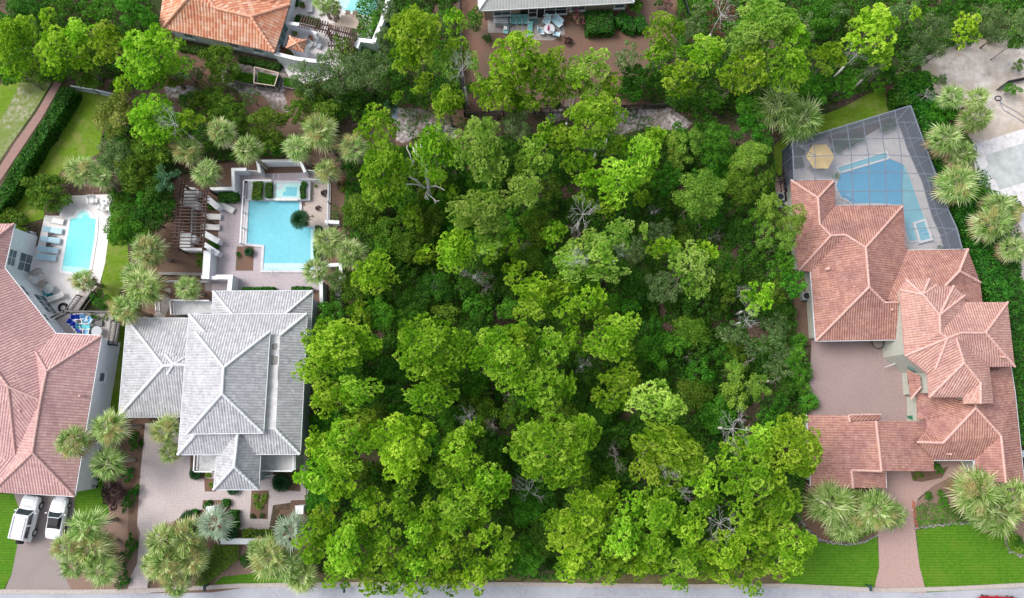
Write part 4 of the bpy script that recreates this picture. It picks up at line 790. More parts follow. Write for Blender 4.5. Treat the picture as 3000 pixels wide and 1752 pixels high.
# ---------------------------------------------------------------- building materials
from mathutils.geometry import tessellate_polygon
def tile_mat(name, cols, groove, px=.26, py=.40, stain=None, stain_amt=.6, bumpd=.07, streak=None):
    x = NM(name); tc = x.n('ShaderNodeUVMap'); tc.uv_map = 'UVMap'; sep = x.n('ShaderNodeSeparateXYZ'); x.l(tc.outputs[0], sep.inputs[0])
    ux = x.math('MULTIPLY', sep.outputs[0], 2*math.pi/px); wv = x.math('SINE', ux)           # barrel profile across the slope
    wv01 = x.math('ADD', x.math('MULTIPLY', wv, .5), .5)
    vy = x.math('DIVIDE', sep.outputs[1], py); fr = x.math('FRACT', vy)                         # course step down the slope
    cell = x.n('ShaderNodeCombineXYZ'); x.l(x.math('FLOOR', x.math('DIVIDE', sep.outputs[0], px)), cell.inputs[0]); x.l(x.math('FLOOR', vy), cell.inputs[1])
    wn = x.n('ShaderNodeTexWhiteNoise'); wn.noise_dimensions = '2D'; x.l(cell.outputs[0], wn.inputs[0])
    n = len(cols); c = x.ramp(wn.outputs[0], [((i+.5)/n, cols[i]) for i in range(n)])
    c = x.mix(x.ramp(wv01, [(.05, (.45,.45,.45)), (.4, (0,0,0))]), c, groove)  # dark grooves between barrels: slight grime plus shade painted into the colour
    c = x.mix(x.ramp(fr, [(.0, (.5,.5,.5)), (.13, (0,0,0))]), c, groove)  # shade under each overlapping course painted as a dark line
    co = x.coord(); g = x.noise(co, .28, 6, .7); g2 = x.noise(co, 1.6, 5, .7)
    if stain: c = x.mix(x.ramp(g, [(.45, (0,0,0)), (.66, (stain_amt,)*3)]), c, stain)
    if streak: c = x.mix(x.ramp(g2, [(.48, (0,0,0)), (.68, (.6,.6,.6))]), c, streak)
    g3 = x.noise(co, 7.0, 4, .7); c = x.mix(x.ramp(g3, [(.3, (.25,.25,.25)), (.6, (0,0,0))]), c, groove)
    h = x.math('ADD', x.math('MULTIPLY', wv01, 1.0), x.math('MULTIPLY', fr, -.35))
    return x.pbr(c, .82, .3, 0, x.bump(h, .9, bumpd))
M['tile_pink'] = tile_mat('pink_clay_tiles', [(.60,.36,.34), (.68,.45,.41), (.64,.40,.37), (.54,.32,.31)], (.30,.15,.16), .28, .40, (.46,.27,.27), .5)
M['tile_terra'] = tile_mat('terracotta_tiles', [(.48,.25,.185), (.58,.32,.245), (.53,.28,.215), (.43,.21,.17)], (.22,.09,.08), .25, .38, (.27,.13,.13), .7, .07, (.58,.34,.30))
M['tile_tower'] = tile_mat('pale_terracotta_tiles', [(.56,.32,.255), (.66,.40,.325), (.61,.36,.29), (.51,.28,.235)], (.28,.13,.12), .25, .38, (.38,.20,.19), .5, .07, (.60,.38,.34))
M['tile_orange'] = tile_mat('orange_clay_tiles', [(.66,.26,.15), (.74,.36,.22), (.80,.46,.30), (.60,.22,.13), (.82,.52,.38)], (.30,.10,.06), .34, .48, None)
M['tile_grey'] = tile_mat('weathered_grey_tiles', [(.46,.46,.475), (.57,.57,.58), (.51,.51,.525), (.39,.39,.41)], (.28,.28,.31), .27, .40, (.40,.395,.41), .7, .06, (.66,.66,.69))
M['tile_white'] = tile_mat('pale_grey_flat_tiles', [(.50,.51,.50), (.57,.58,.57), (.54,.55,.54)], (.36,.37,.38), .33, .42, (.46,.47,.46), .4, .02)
M['cap_pink'] = noisy('pink_ridge_tiles', [(.52,.30,.27), (.62,.40,.36), (.68,.46,.42)], 4, .8, .3)
M['cap_terra'] = noisy('pale_ridge_mortar_tiles', [(.54,.31,.27), (.64,.40,.35), (.70,.47,.42)], 4, .8, .3)
M['cap_orange'] = noisy('orange_ridge_tiles', [(.62,.26,.15), (.76,.40,.27), (.80,.50,.38)], 4, .8, .3)
M['cap_white'] = noisy('whitewashed_ridge_tiles', [(.58,.58,.61), (.72,.72,.74), (.80,.80,.80)], 3, .8, .3)
M['stucco_white'] = noisy('white_stucco', [(.70,.72,.77), (.76,.78,.83), (.80,.82,.86)], 3, .9, .15)
M['stucco_grey'] = noisy('blue_grey_stucco', [(.30,.35,.40), (.37,.42,.47), (.42,.46,.50)], 3, .9, .15)
M['stucco_sage'] = noisy('sage_stucco', [(.42,.43,.37), (.48,.49,.43), (.54,.55,.49)], 3, .9, .15)
M['stucco_tan'] = noisy('tan_stucco', [(.34,.25,.20), (.40,.31,.26), (.46,.36,.31)], 3, .9, .15)
M['white'] = noisy('white_paint', [(.74,.75,.77), (.80,.81,.82)], 5, .5, .05, spec=.4)
M['gutter'] = noisy('pale_gutter_metal', [(.55,.58,.62), (.66,.69,.72)], 5, .4, .05, spec=.5)
M['darkgutter'] = noisy('bronze_gutter', [(.05,.045,.05), (.10,.09,.09)], 5, .5, .05)
M['roofdeck'] = noisy('pale_flat_roof_membrane', [(.42,.41,.40), (.58,.57,.57), (.70,.70,.71)], 1.2, .8, .2, detail=8)
M['glass'] = noisy('window_glass', [(.05,.08,.10), (.10,.14,.17), (.16,.22,.26)], 1.0, .08, .0, spec=.9)
M['darkscreen'] = noisy('dark_insect_screen', [(.012,.016,.022), (.03,.035,.045)], 4, .5, .0)
M['shutter'] = noisy('green_grey_shutter', [(.10,.20,.19), (.17,.28,.27)], 9, .6, .3)
M['black'] = noisy('black_metal', [(.012,.012,.015), (.03,.03,.035)], 8, .45, .1, spec=.5)
M['brownwood'] = noisy('dark_stained_wood', [(.05,.028,.024), (.09,.055,.047), (.14,.09,.08)], 14, .8, .3)
M['greywood'] = noisy('weathered_deck_boards', [(.30,.27,.26), (.42,.38,.36), (.50,.46,.44)], 7, .85, .3)
M['timber'] = noisy('grey_timber', [(.16,.14,.13), (.27,.25,.24), (.36,.33,.32)], 8, .85, .3)
M['railgrey'] = noisy('pale_grey_rail_paint', [(.52,.56,.62), (.62,.66,.71)], 6, .5, .05)
M['cageframe'] = noisy('bronze_grey_aluminium', [(.16,.19,.25), (.24,.27,.33)], 6, .45, .05, spec=.5)
# ---------------------------------------------------------------- house builders
def inset(P, d):
    P = [Vector((p[0], p[1])) for p in P]; n = len(P)
    if sum(P[i].x*P[(i+1)%n].y-P[(i+1)%n].x*P[i].y for i in range(n)) < 0: P = P[::-1]
    out = []
    for i in range(n):
        a, b, c = P[i-1], P[i], P[(i+1) % n]; e1 = (b-a).normalized(); e2 = (c-b).normalized()
        n1 = Vector((-e1.y, e1.x)); n2 = Vector((-e2.y, e2.x)); k = n1+n2
        k = k/max(.35, k.dot(n1)) if k.length > .2 else n1
        out.append(b + k*d)
    return out
def place(mb, name, mat, root, **kw):
    o = mb.build(name, mat, root, **kw)
    p = root
    while p.parent: p = p.parent
    if root.parent is None or root.type == 'EMPTY': o.location = -root.location
    return o
def roof_part(root, pts, faces, mat, caps=(), capmat=None, capr=.14, name='roof', gutter=None, gmat=None):
    """faces: lists of keys into pts {key:(u,v,z)}; builds the tile skin with slope-aligned UVs, a soffit under it, ridge caps as a child"""
    Wp = {k: W(*q) for k, q in pts.items()}
    me = bpy.data.meshes.new(name); V = []; F = []; UV = []
    for f in faces:
        P = [Wp[k] for k in f]; nrm = Vector((0,0,0))
        for i in range(len(P)): nrm += P[i].cross(P[(i+1) % len(P)])
        if nrm.z < 0: P = P[::-1]; nrm = -nrm
        nrm.normalize(); e = Vector((-nrm.y, nrm.x, 0))
        e = e.normalized() if e.length > 1e-3 else Vector((1,0,0)); dn = nrm.cross(e).normalized()
        if dn.z > 0: dn = -dn
        tri = tessellate_polygon([[Vector((p.x, p.y, 0)) for p in P]])
        i0 = len(V); V += P; UV += [(p.dot(e), p.dot(dn)) for p in P]; j0 = len(V); V += [p-Vector((0,0,.16)) for p in P]; UV += [(0,0)]*len(P)
        for t in tri:
            a_, b_, c_ = [P[k] for k in t]
            if (b_-a_).cross(c_-a_).z < 0: t = t[::-1]
            F.append(tuple(i0+k for k in t)); F.append(tuple(j0+k for k in t[::-1]))
    me.from_pydata(V, [], F); uv = me.uv_layers.new(name='UVMap')
    idx = [l.vertex_index for l in me.loops]
    for i, vi in enumerate(idx): uv.data[i].uv = UV[vi]
    me.materials.append(mat); o = bpy.data.objects.new(name, me); COL.objects.link(o); o.parent = root; o.location = -root.location
    if caps:
        for a, c in caps:
            b = MB()
            A = Wp[a] if isinstance(a, str) else W(*a); C = Wp[c] if isinstance(c, str) else W(*c); n = max(2, int((C-A).length/.42))
            for i in range(n):
                s_ = A.lerp(C, i/n); e_ = A.lerp(C, (i+1.06)/n); b.tube([s_+Vector((0,0,.05)), e_+Vector((0,0,.02))], [capr, capr*.82], 7)
            b.build('ridge_cap', capmat, o)
    if gutter:
        for a, c in gutter:
            b = MB()
            A = Wp[a] if isinstance(a, str) else W(*a); C = Wp[c] if isinstance(c, str) else W(*c)
            b.bar(A+Vector((0,0,-.1)), C+Vector((0,0,-.1)), .13, .16)
            b.build('gutter', gmat, o)
    return o
def walls_part(root, px, ze, mat, d=.5, name='wall', top=None):
    P = inset([W(a, b, ze) for a, b in px], d); b = MB().prism(P, -.02, ze-.12)
    o = b.build(name, mat, root); o.location = -root.location; return P
def house(name, label, at, cat='house', group='houses on the street'):
    c = W(*at); return empty(name, (c.x, c.y, 0), 0, label, cat, group)
def window_part(root, A, B, t, z, w, h, frame='white', pane='glass', nx=2, ny=1, side=1, depth=.05, name='window', off=.0):
    """window on the wall segment A->B (world xy), outward normal to the right of A->B when side=1"""
    A, B = Vector((A[0], A[1], 0)), Vector((B[0], B[1], 0)); d = (B-A).normalized(); n = Vector((d.y, -d.x, 0))*side; c = A.lerp(B, t) + n*(.03+off) + Vector((0,0,z))
    up = Vector((0,0,1)); fr = MB()
    for s_ in (-1, 1): fr.bar(c+d*s_*w/2-up*h/2, c+d*s_*w/2+up*h/2, .09, .08, up=d); fr.bar(c+up*s_*h/2-d*(w/2+.05), c+up*s_*h/2+d*(w/2+.05), .09, .09)
    for i in range(1, nx): q = c+d*(i/nx-.5)*w; fr.bar(q-up*h/2, q+up*h/2, .05, .05, up=d)
    for i in range(1, ny): q = c+up*(i/ny-.5)*h; fr.bar(q-d*w/2, q+d*w/2, .05, .05)
    fr.bar(c-up*(h/2+.08)+n*.06-d*(w/2+.12), c-up*(h/2+.08)+n*.06+d*(w/2+.12), .16, .07)
    o = fr.build(name, M[frame], root); o.location = -root.location
    p = MB().bar(c-d*(w/2-.02)-n*.01, c+d*(w/2-.02)-n*.01, .02, h-.04).build('pane', M[pane], o)
    return o
def rail_run(mb, pts, h=1.0, post=1.6, w=.05, bal=.13, z=0.0, bw=.025):
    for a, b in zip(pts[:-1], pts[1:]):
        a = Vector((a[0], a[1], z)); b = Vector((b[0], b[1], z)); L = (b-a).length; n = max(1, int(L/post))
        mb.bar(a+Vector((0,0,h)), b+Vector((0,0,h)), w*1.6, w); mb.bar(a+Vector((0,0,.12)), b+Vector((0,0,.12)), w, w)
        for i in range(n+1): p = a.lerp(b, i/n); mb.bar(p, p+Vector((0,0,h+.06)), w*1.5)
        if bal:
            m = int(L/bal)
            for i in range(1, m): p = a.lerp(b, i/m); mb.bar(p+Vector((0,0,.12)), p+Vector((0,0,h)), bw)
def grey_house():
    K = .4756
    def c(x, y, z): return (300+x*K, 800+y*K, z)
    H = house('grey_tiled_house', 'large two-storey house with whitish grey tiled hip roofs south of the square pool', (600, 1100))
    def xy(L): return [(300+a*K, 800+b*K) for a, b in L]
    # back wing
    walls_part(H, xy([(682,112),(1295,110),(1280,420),(680,420)]), 4.2, M['stucco_grey'])
    pts = dict(a=c(682,112,4.2), b=c(1295,109,4.2), e=c(1278,420,4.2), g=c(668,420,4.2), r=c(865,330,5.9), s=c(1035,330,5.9))
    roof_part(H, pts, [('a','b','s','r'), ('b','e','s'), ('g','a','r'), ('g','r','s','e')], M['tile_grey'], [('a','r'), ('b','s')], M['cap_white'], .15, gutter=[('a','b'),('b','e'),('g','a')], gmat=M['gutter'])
    # garage wing
    walls_part(H, xy([(150,278),(600,278),(560,885),(98,885)]), 3.2, M['stucco_grey'])
    pts = dict(a=c(150,278,3.2), b=c(535,278,3.2), e=c(482,885,3.2), g=c(98,887,3.2), r=c(375,572,5.1), s=c(520,568,5.0), b2=c(640,278,3.2), e2=c(600,885,3.2), s2=c(640,568,5.0))
    roof_part(H, pts, [('a','b2','s2','r'), ('g','a','r'), ('g','r','s2','e2')], M['tile_grey'], [('a','r'), ('g','r'), ('r','s')], M['cap_white'], .16, gutter=[('a','b'),('g','a'),('g','e')], gmat=M['gutter'])
    cr = dict(a=c(392,505,4.75), b=c(440,562,5.2), e=c(400,625,4.72), f=c(515,515,4.85), g=c(515,625,4.8), h=c(520,568,5.22))
    roof_part(H, cr, [('a','b','h','f'), ('e','g','h','b'), ('a','e','b')], M['tile_grey'], [('a','b'), ('b','e'), ('b','f'), ('b','h')], M['cap_white'], .13, name='cricket_roof')
    # main block: truncated lower hip, flat deck, upper hip
    walls_part(H, xy([(535,255),(1260,250),(1217,1115),(465,1118)]), 5.6, M['stucco_grey'], .7)
    zt = 6.75
    pts = dict(a=c(535,255,5.6), b=c(1260,250,5.6), e=c(1217,1115,5.6), g=c(465,1118,5.6), A=c(640,378,zt), B=c(1094,385,zt), E=c(1068,962,zt), G=c(590,975,zt))
    roof_part(H, pts, [('a','b','B','A'), ('b','e','E','B'), ('e','g','G','E'), ('g','a','A','G')], M['tile_grey'], [('a','A'), ('b','B'), ('e','E'), ('g','G')], M['cap_white'], .16, gutter=[('a','b'),('b','e'),('e','g'),('g','a')], gmat=M['gutter'])
    D = [W(*pts[k]) for k in 'ABEG']; o = MB().prism([(q.x, q.y) for q in D], zt-.25, zt-.03).build('flat_deck', M['roofdeck'], H); o.location = -H.location
    hw = W(*c(1055,535,zt)); b = MB(); b.prism([W(*c(x, y, zt)) for x, y in ((1042,505),(1078,512),(1076,562),(1040,566))], zt-.04, zt+.02); b.prism([W(*c(x, y, zt)) for x, y in ((1045,440),(1074,430),(1078,452),(1066,476),(1046,468))], zt-.04, zt+.02); b.prism([W(*c(x, y, zt)) for x, y in ((1078,640),(1084,575),(1087,640),(1082,662))], zt-.04, zt+.02)
    o = b.build('roof_drain_pit', M['timber'], H); o.location = -H.location
    pts = dict(a=c(572,362,7.3), b=c(1030,362,7.3), e=c(990,985,7.3), g=c(520,990,7.3), r=c(748,582,9.0), s=c(738,742,9.0))
    P = inset([W(*pts[k]) for k in 'abeg'], .35); o = MB().prism(P, 6.5, 7.2).build('wall', M['white'], H); o.location = -H.location
    roof_part(H, pts, [('a','b','r'), ('b','e','s','r'), ('e','g','s'), ('g','a','r','s')], M['tile_grey'], [('a','r'), ('b','r'), ('r','s'), ('s','e'), ('s','g')], M['cap_white'], .15, gutter=[('b','e'),('g','e')], gmat=M['white'])
    # entry wing
    walls_part(H, xy([(730,1000),(955,1000),(960,1331),(690,1331)]), 5.2, M['stucco_grey'], .6)
    pts = dict(v=c(835,985,6.9), t=c(812,1192,6.9), l=c(705,1120,5.25), k=c(972,1120,5.25), g=c(685,1333,5.2), e=c(962,1333,5.2))
    roof_part(H, pts, [('v','l','g','t'), ('v','t','e','k'), ('t','g','e')], M['tile_grey'], [('v','t'), ('t','g'), ('t','e')], M['cap_white'], .16, gutter=[('g','e'),('l','g'),('k','e')], gmat=M['gutter'])
    # porches
    for L, nm in (([(590,1118),(700,1118),(695,1220),(584,1218)], 'porch_deck'), ([(970,1118),(1192,1118),(1190,1216),(968,1214)], 'porch_deck')):
        P = [W(300+a*K, 800+b*K, 2.9) for a, b in L]; o = MB().prism(P, 0, 2.9).build(nm, M['roofdeck'], H); o.location = -H.location
        r = MB(); rail_run(r, [P[0], P[3], P[2]] if L[0][0] < 700 else [P[3], P[2], P[1]], .9, 1.2, .07, .14, 2.9); o = r.build('porch_rail', M['white'], H); o.location = -H.location
    # east wall windows and side louvre
    e0 = W(*c(1258,300,5.6)); e1 = W(*c(1217,1110,5.6)); dd = (e1-e0).normalized(); nn = Vector((-dd.y, dd.x, 0)); s_ = -.7
    for t in (.15, .38, .62, .85): window_part(H, e1+Vector((-.7,0,0)), e0+Vector((-.7,0,0)), t, 3.9, 1.2, 1.3, 'white', 'glass', 2, 1, 1)
    for t in (.2, .5, .8): window_part(H, W(*c(470,1100,5.6))+Vector((.7,.75,0)), W(*c(1210,1100,5.6))+Vector((0,.75,0)), t, 4.2, 1.4, 1.4, 'white', 'glass', 2, 2, 1)
def pink_house():
    H = house('pink_tiled_house', 'white house with pink barrel-tile hip roof beside the left pool', (80, 1150))
    px = [(42,655),(13,785),(163,977),(297,983),(218,1454),(-160,1432),(-300,1200),(-300,655)]; ze = 4.5
    P = walls_part(H, px, ze, M['stucco_white'], .32)
    pts = dict(A=(42,655,ze), B=(13,785,ze), C=(163,977,ze), D=(297,983,ze), E=(218,1454,ze), K=(-25,1442,ze), K2=(-160,1432,ze), G=(-300,655,ze), Q=(-190,830,7.8), R0=(106,1032,5.8), R1=(137,1087,6.5), R2=(119,1173,6.6), R3=(95,1326,6.5), R4=(24,1133,7.5), V=(44,1331,5.5), N=(-300,1100,7.5), S=(-300,1300,4.6), Z=(-300,900,7.5))
    roof_part(H, pts, [('G','A','Q'), ('A','B','Q'), ('B','C','R0'), ('B','R0','R4','Q'), ('R0','R1','R2'), ('R0','R2','R4'), ('C','D','R1','R0'), ('D','E','R3','R2','R1'), ('E','K','R3'), ('R3','K','K2','V'), ('R2','R3','V'), ('R4','R2','V'), ('Q','R4','N','G'), ('R4','V','K2','S','N')],
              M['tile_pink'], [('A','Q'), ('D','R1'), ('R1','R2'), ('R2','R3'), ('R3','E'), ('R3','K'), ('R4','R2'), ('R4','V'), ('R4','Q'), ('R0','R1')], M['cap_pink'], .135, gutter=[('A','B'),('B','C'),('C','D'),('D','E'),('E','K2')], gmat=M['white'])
    for u_, v_, z_ in ((60,1203,6.5), (236,1160,5.4), (100,1500,0)):
        if z_: q_ = W(u_, v_, z_); o = MB().tube([(q_.x, q_.y, z_-.5), (q_.x, q_.y, z_+.3)], .10, 10).build('vent_pipe', M['cap_pink'], H); o.location = -H.location
    # windows on the wall facing the pool
    def wl(a, b, z=ze):
        A, B = W(*a, z), W(*b, z); d = (B-A).normalized(); n = Vector((-d.y, d.x, 0))
        return A-n*-.65 if False else A, B
    Bq, Cq = P, None
    A0, B0, C0, D0, E0 = [min(P, key=lambda q: (q-W(u, v, ze).xy).length) for u, v in px[:5]]
    for t, zz, w, h in ((.68, 3.35, 1.7, 1.25), (.70, 1.15, 1.9, 2.1)): window_part(H, A0, B0, t, zz, w, h, 'white', 'glass', 2, 2, -1)
    for t, zz, w, h in ((.30, 3.4, 1.4, 1.0), (.46, 1.15, 2.6, 2.1), (.70, 3.2, .9, .6)): window_part(H, B0, C0, t, zz, w, h, 'white', 'glass', 3 if w > 2 else 2, 2 if h > 1 else 1, -1)
    for t in (.25, .62): window_part(H, D0, E0, t, 2.6, .9, 1.0, 'white', 'glass', 1, 1, -1)
    return H
def orange_house():
    K = .3397; H = house('orange_tiled_house', 'white house with bright orange clay tile roof at the top edge', (650, 60))
    ze = 3.0
    px = [(475,83),(804,153),(848,14),(880,-120),(500,-160),(466,64)]
    P = walls_part(H, px, ze, M['stucco_white'], .5)
    pts = dict(a=(475,83,ze), a2=(466,64,ze), b=(804,153,ze), n=(848,14,ze), PE=(735,49,4.6), r=(632,25,4.7), w2=(552,-8,5.3), w3=(640,-140,5.3), n1=(782,-10,3.9), nw=(500,-160,ze), n3=(880,-120,ze), r2=(604,-14,5.0))
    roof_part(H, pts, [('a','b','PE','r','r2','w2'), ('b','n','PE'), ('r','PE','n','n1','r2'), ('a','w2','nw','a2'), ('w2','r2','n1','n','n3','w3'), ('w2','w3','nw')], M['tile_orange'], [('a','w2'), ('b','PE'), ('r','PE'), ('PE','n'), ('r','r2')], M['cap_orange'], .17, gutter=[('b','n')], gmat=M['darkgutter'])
    S0, S1, E1 = [min(P, key=lambda q: (q-W(u, v, ze).xy).length) for u, v in px[:3]]
    for t in (.16, .60, .83):
        window_part(H, S0, S1, t, 1.5, 1.1, 1.2, 'white', 'shutter', 2, 1, 1)
    window_part(H, S1, E1, .45, 1.5, 2.6, 2.2, 'white', 'shutter', 3, 1, 1, name='garden_door')
    g = MB(); s = W(804,153,ze); f = Vector((S1.x+.25, S1.y-.1, 0)); g.tube([s, (f.x, f.y, 2.4), (f.x, f.y, 0)], .06, 6); g.build('downspout', M['darkgutter'], H).location = -H.location
    # little tiled gate roof and courtyard walls
    G0 = empty('gate_house', (*W(870,130).xy, 0), 0, 'tiny gate room with orange tile hip roof in the white courtyard', 'gate house')
    def c(x, y, z): return (400+x*K, y*K, z)
    pts = dict(a=c(1320,312,2.5), b=c(1465,345,2.5), e=c(1440,448,2.5), g=c(1292,412,2.5), r=c(1378,372,3.2))
    roof_part(G0, pts, [('a','b','r'), ('b','e','r'), ('e','g','r'), ('g','a','r')], M['tile_orange'], [('a','r'), ('b','r'), ('e','r'), ('g','r')], M['cap_orange'], .11)
    walls_part(G0, [pts[k][:2] for k in 'abeg'], 2.5, M['stucco_white'], .2)
def beige_house():
    H = house('beige_house', 'tan stucco house with pale grey flat-tile roof and dark screened porch at the top', (1600, 20))
    ze = 2.9; px = [(1402,31),(1858,6),(1870,-160),(1400,-160)]
    P = walls_part(H, px, ze, M['stucco_tan'], .55)
    pts = dict(a=(1402,31,ze), b=(1858,6,ze), e=(1872,-160,ze), g=(1400,-160,ze), r=(1470,-70,5.0), s=(1790,-80,5.0), a2=(1404,0,ze))
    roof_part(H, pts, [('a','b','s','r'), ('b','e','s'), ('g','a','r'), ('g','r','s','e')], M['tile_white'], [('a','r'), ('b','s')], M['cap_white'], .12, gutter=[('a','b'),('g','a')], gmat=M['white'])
    A, B = [min(P, key=lambda q: (q-W(u, v, ze).xy).length) for u, v in px[:2]]
    window_part(H, A, B, .125, 1.5, 1.9, 1.6, 'white', 'glass', 2, 2, 1)
    window_part(H, A, B, .345, 1.25, 2.9, 2.2, 'black', 'darkscreen', 3, 2, 1, name='screened_porch')
    window_part(H, A, B, .34, 1.1, .95, 1.95, 'white', 'darkscreen', 1, 2, 1, name='screen_door', off=.08)
    window_part(H, A, B, .50, 1.3, 2.5, 1.9, 'white', 'darkscreen', 2, 2, 1, name='screened_window')
    window_part(H, A, B, .655, 1.6, 1.6, 1.4, 'white', 'glass', 2, 1, 1); window_part(H, A, B, .945, 1.6, 1.1, 1.4, 'white', 'glass', 1, 2, 1)
def terracotta_house():
    H = house('terracotta_house', 'sprawling house with many terracotta barrel-tile roofs and central tower on the right', (2600, 1000))
    def c3(x, y, z): return (2200+x*.4075, 250+y*.4075, z)
    def c4(x, y, z): return (2200+x*.4075, 700+y*.4075, z)
    def c5(x, y, z): return (2200+x*.409, 1150+y*.409, z)
    z0 = 2.9; T, C = M['tile_terra'], M['cap_terra']
    walls_part(H, [(2317,528),(2444,527),(2449,602),(2646,601),(2658,731),(2640,994),(2389,999),(2375,796),(2341,792)], z0, M['stucco_sage'], .5)
    a = dict(nw=(2317,528,z0), ne=(2445,527,z0), p=(2396,580,4.3), q=(2401,657,4.5), k=(2449,602,z0), NE=(2646,601,z0), E1=(2660,733,z0), r1=(2434,690,4.9), r2=(2477,688,4.9), r3=(2536,725,5.2), r4=(2546,841,5.2), w1=(2341,792,z0), w0=(2330,731,z0), w2=(2375,796,z0),
             SW=(2390,999,z0), SE=(2630,995,z0), s1=(2591,886,4.3), s2=(2632,886,4.3), v=(2380,792,z0+.05), E2=(2600,875,4.1), K1=(2458,762,4.1))
    roof_part(H, a, [('nw','ne','p'), ('ne','k','q','p'), ('nw','p','q','r1','w1','w0'), ('k','NE','r3','r2','r1','q'), ('NE','E1','E2','s1','r4','r3'), ('r1','r2','v','w1'), ('r2','r3','r4','SW','w2','v'), ('r4','s1','s2','SE','SW'), ('w1','v','w2')],
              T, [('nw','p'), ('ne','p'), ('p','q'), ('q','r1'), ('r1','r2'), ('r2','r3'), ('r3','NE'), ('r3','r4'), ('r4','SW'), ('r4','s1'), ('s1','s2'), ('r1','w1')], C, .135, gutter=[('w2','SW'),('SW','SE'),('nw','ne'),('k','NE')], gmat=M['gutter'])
    vt = W(2427,787,3.8); o = MB().ball((vt.x, vt.y, vt.z), .22, 8).ball((vt.x-.2, vt.y-.05, vt.z), .16, 8).build('roof_vent', C, H); o.location = -H.location
    for u_, v_, z_ in ((2610,908,3.9), (2935,1046,6.0), (2500,840,4.3), (2780,1330,3.9)):
        q_ = W(u_, v_, z_); o = MB().tube([(q_.x, q_.y, z_-.3), (q_.x, q_.y, z_+.35)], .11, 10).build('vent_pipe', C, H); o.location = -H.location
    # north-east block
    walls_part(H, [(2660,733),(2835,730),(2872,828),(2878,900),(2640,900)], z0, M['stucco_sage'], .5)
    b = dict(a=(2660,733,z0), b=(2835,730,z0), e=(2872,828,z0), f=(2880,900,z0), r=(2810,794,4.2), s=(2768,838,4.35), t=(2700,900,4.4), w=(2597,878,4.1))
    roof_part(H, b, [('a','b','r','s','t','w'), ('b','e','r'), ('r','e','f','t','s')], T, [('b','r'), ('r','s'), ('r','e')], C, .15, gutter=[('a','b')], gmat=M['gutter'])
    # tower
    zt = 5.4
    tx = [(2636,849),(2654,819),(2722,817),(2742,836),(2793,838),(2825,866),(2828,885),(2952,885),(2973,1074),(2899,1075),(2911,1183),(2823,1183),(2823,1164),(2722,1164),(2717,1096),(2652,1042)]
    P = walls_part(H, tx, zt, M['stucco_sage'], .45, 'tower_wall')
    t = {k: (*v_, zt) for k, v_ in zip(['a','b','c','d','e','f','g','h','i','j','k','l','m','n','o','p'], tx)}
    t.update(P1=(2703,863,6.5), P2=(2752,923,6.9), P3=(2754,977,6.9), P4=(2775,991,6.9), P5=(2801,990,6.9), P6=(2887,975,6.7), PX=(2815,975,6.8), P7=(2823.5,1063,6.7), P8=(2872,1122,6.2), P9=(2872,1182,6.2), q=(2740,1081,5.9), V=(2825,896,5.5))
    TT = M['tile_tower']
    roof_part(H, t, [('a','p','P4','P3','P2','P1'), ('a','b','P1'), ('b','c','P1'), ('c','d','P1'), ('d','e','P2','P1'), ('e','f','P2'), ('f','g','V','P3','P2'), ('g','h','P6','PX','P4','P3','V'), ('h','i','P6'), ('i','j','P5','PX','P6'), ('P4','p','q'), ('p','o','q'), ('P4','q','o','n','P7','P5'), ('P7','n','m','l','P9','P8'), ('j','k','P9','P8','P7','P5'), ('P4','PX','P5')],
              TT, [('a','P1'), ('b','P1'), ('c','P1'), ('d','P1'), ('P1','P2'), ('e','P2'), ('f','P2'), ('P2','P3'), ('P3','P4'), ('P4','PX'), ('PX','P6'), ('P6','h'), ('P6','i'), ('P4','p'), ('P4','q'), ('P5','P7'), ('P7','n'), ('P7','P8'), ('P8','P9')], C, .135, name='tower_roof')
    # low wing and stairs bay on the courtyard side
    Bx = [c4(1130,945,3.0), c4(1215,985,3.0), c4(1220,1065,3.0), c4(1150,1150,3.0), c4(1120,1110,3.0)]
    roof_part(H, dict(a=c4(1128,940,3.0), b=c4(1216,985,3.9), e=c4(1222,1062,3.9), f=c4(1150,1150,3.0)), [('a','b','e','f')], T, [('f','e')], C, .12, name='bay_roof')
    Q = [W(*c4(x, y, 0)) for x, y in ((1010,745),(1085,745),(1290,760),(1290,1120),(1095,1120),(1085,955),(985,870))]
    o = MB().prism(Q, 0, 2.85).build('bay_wall', M['stucco_sage'], H); o.location = -H.location
    o = MB().prism([W(*c4(x, y, 3)) for x, y in ((1125,925),(1170,900),(1240,935),(1190,960))], 2.8, 3.0).build('balcony', M['shutter'], H); o.location = -H.location
    A_, B_ = Q[6].xy, Q[5].xy; window_part(H, A_, B_, .60, 1.7, 1.5, 1.1, 'black', 'white', 2, 1, -1); window_part(H, B_, Q[4].xy, .30, 1.7, 1.2, 1.1, 'black', 'white', 2, 1, -1)
    A_, B_ = W(2690,1140,0).xy-Vector((.9,0)), W(2690,1222,0).xy-Vector((.9,0))
    # south-east block
    s = dict(a=(2687,1158,z0), b=(2689,1230,z0), c=(2711,1232,z0+.1), d=(2711,1262,3.2), e=(2687,1295,3.9), f=(2736,1348,z0), g=(2854,1348,z0), h=(2858,1403,z0), i=(3001,1414,z0), j=(2974,1150,z0), k=(2962,1074,z0), l=(2899,1074,z0), m=(2823,1160,z0+.8), n=(2700,1120,z0+.2), R=(2858,1195,4.9), S=(2932,1277,4.3), T=(2946,1414,4.2), U=(2763,1297,4.2), X=(2710,1120,z0+.4), V=(2858,1350,z0+.05), M1=(2858,1100,4.6))
    walls_part(H, [s[k][:2] for k in ('a','b','e','f','g','h','i','j','k','l','X')], z0, M['stucco_sage'], .45)
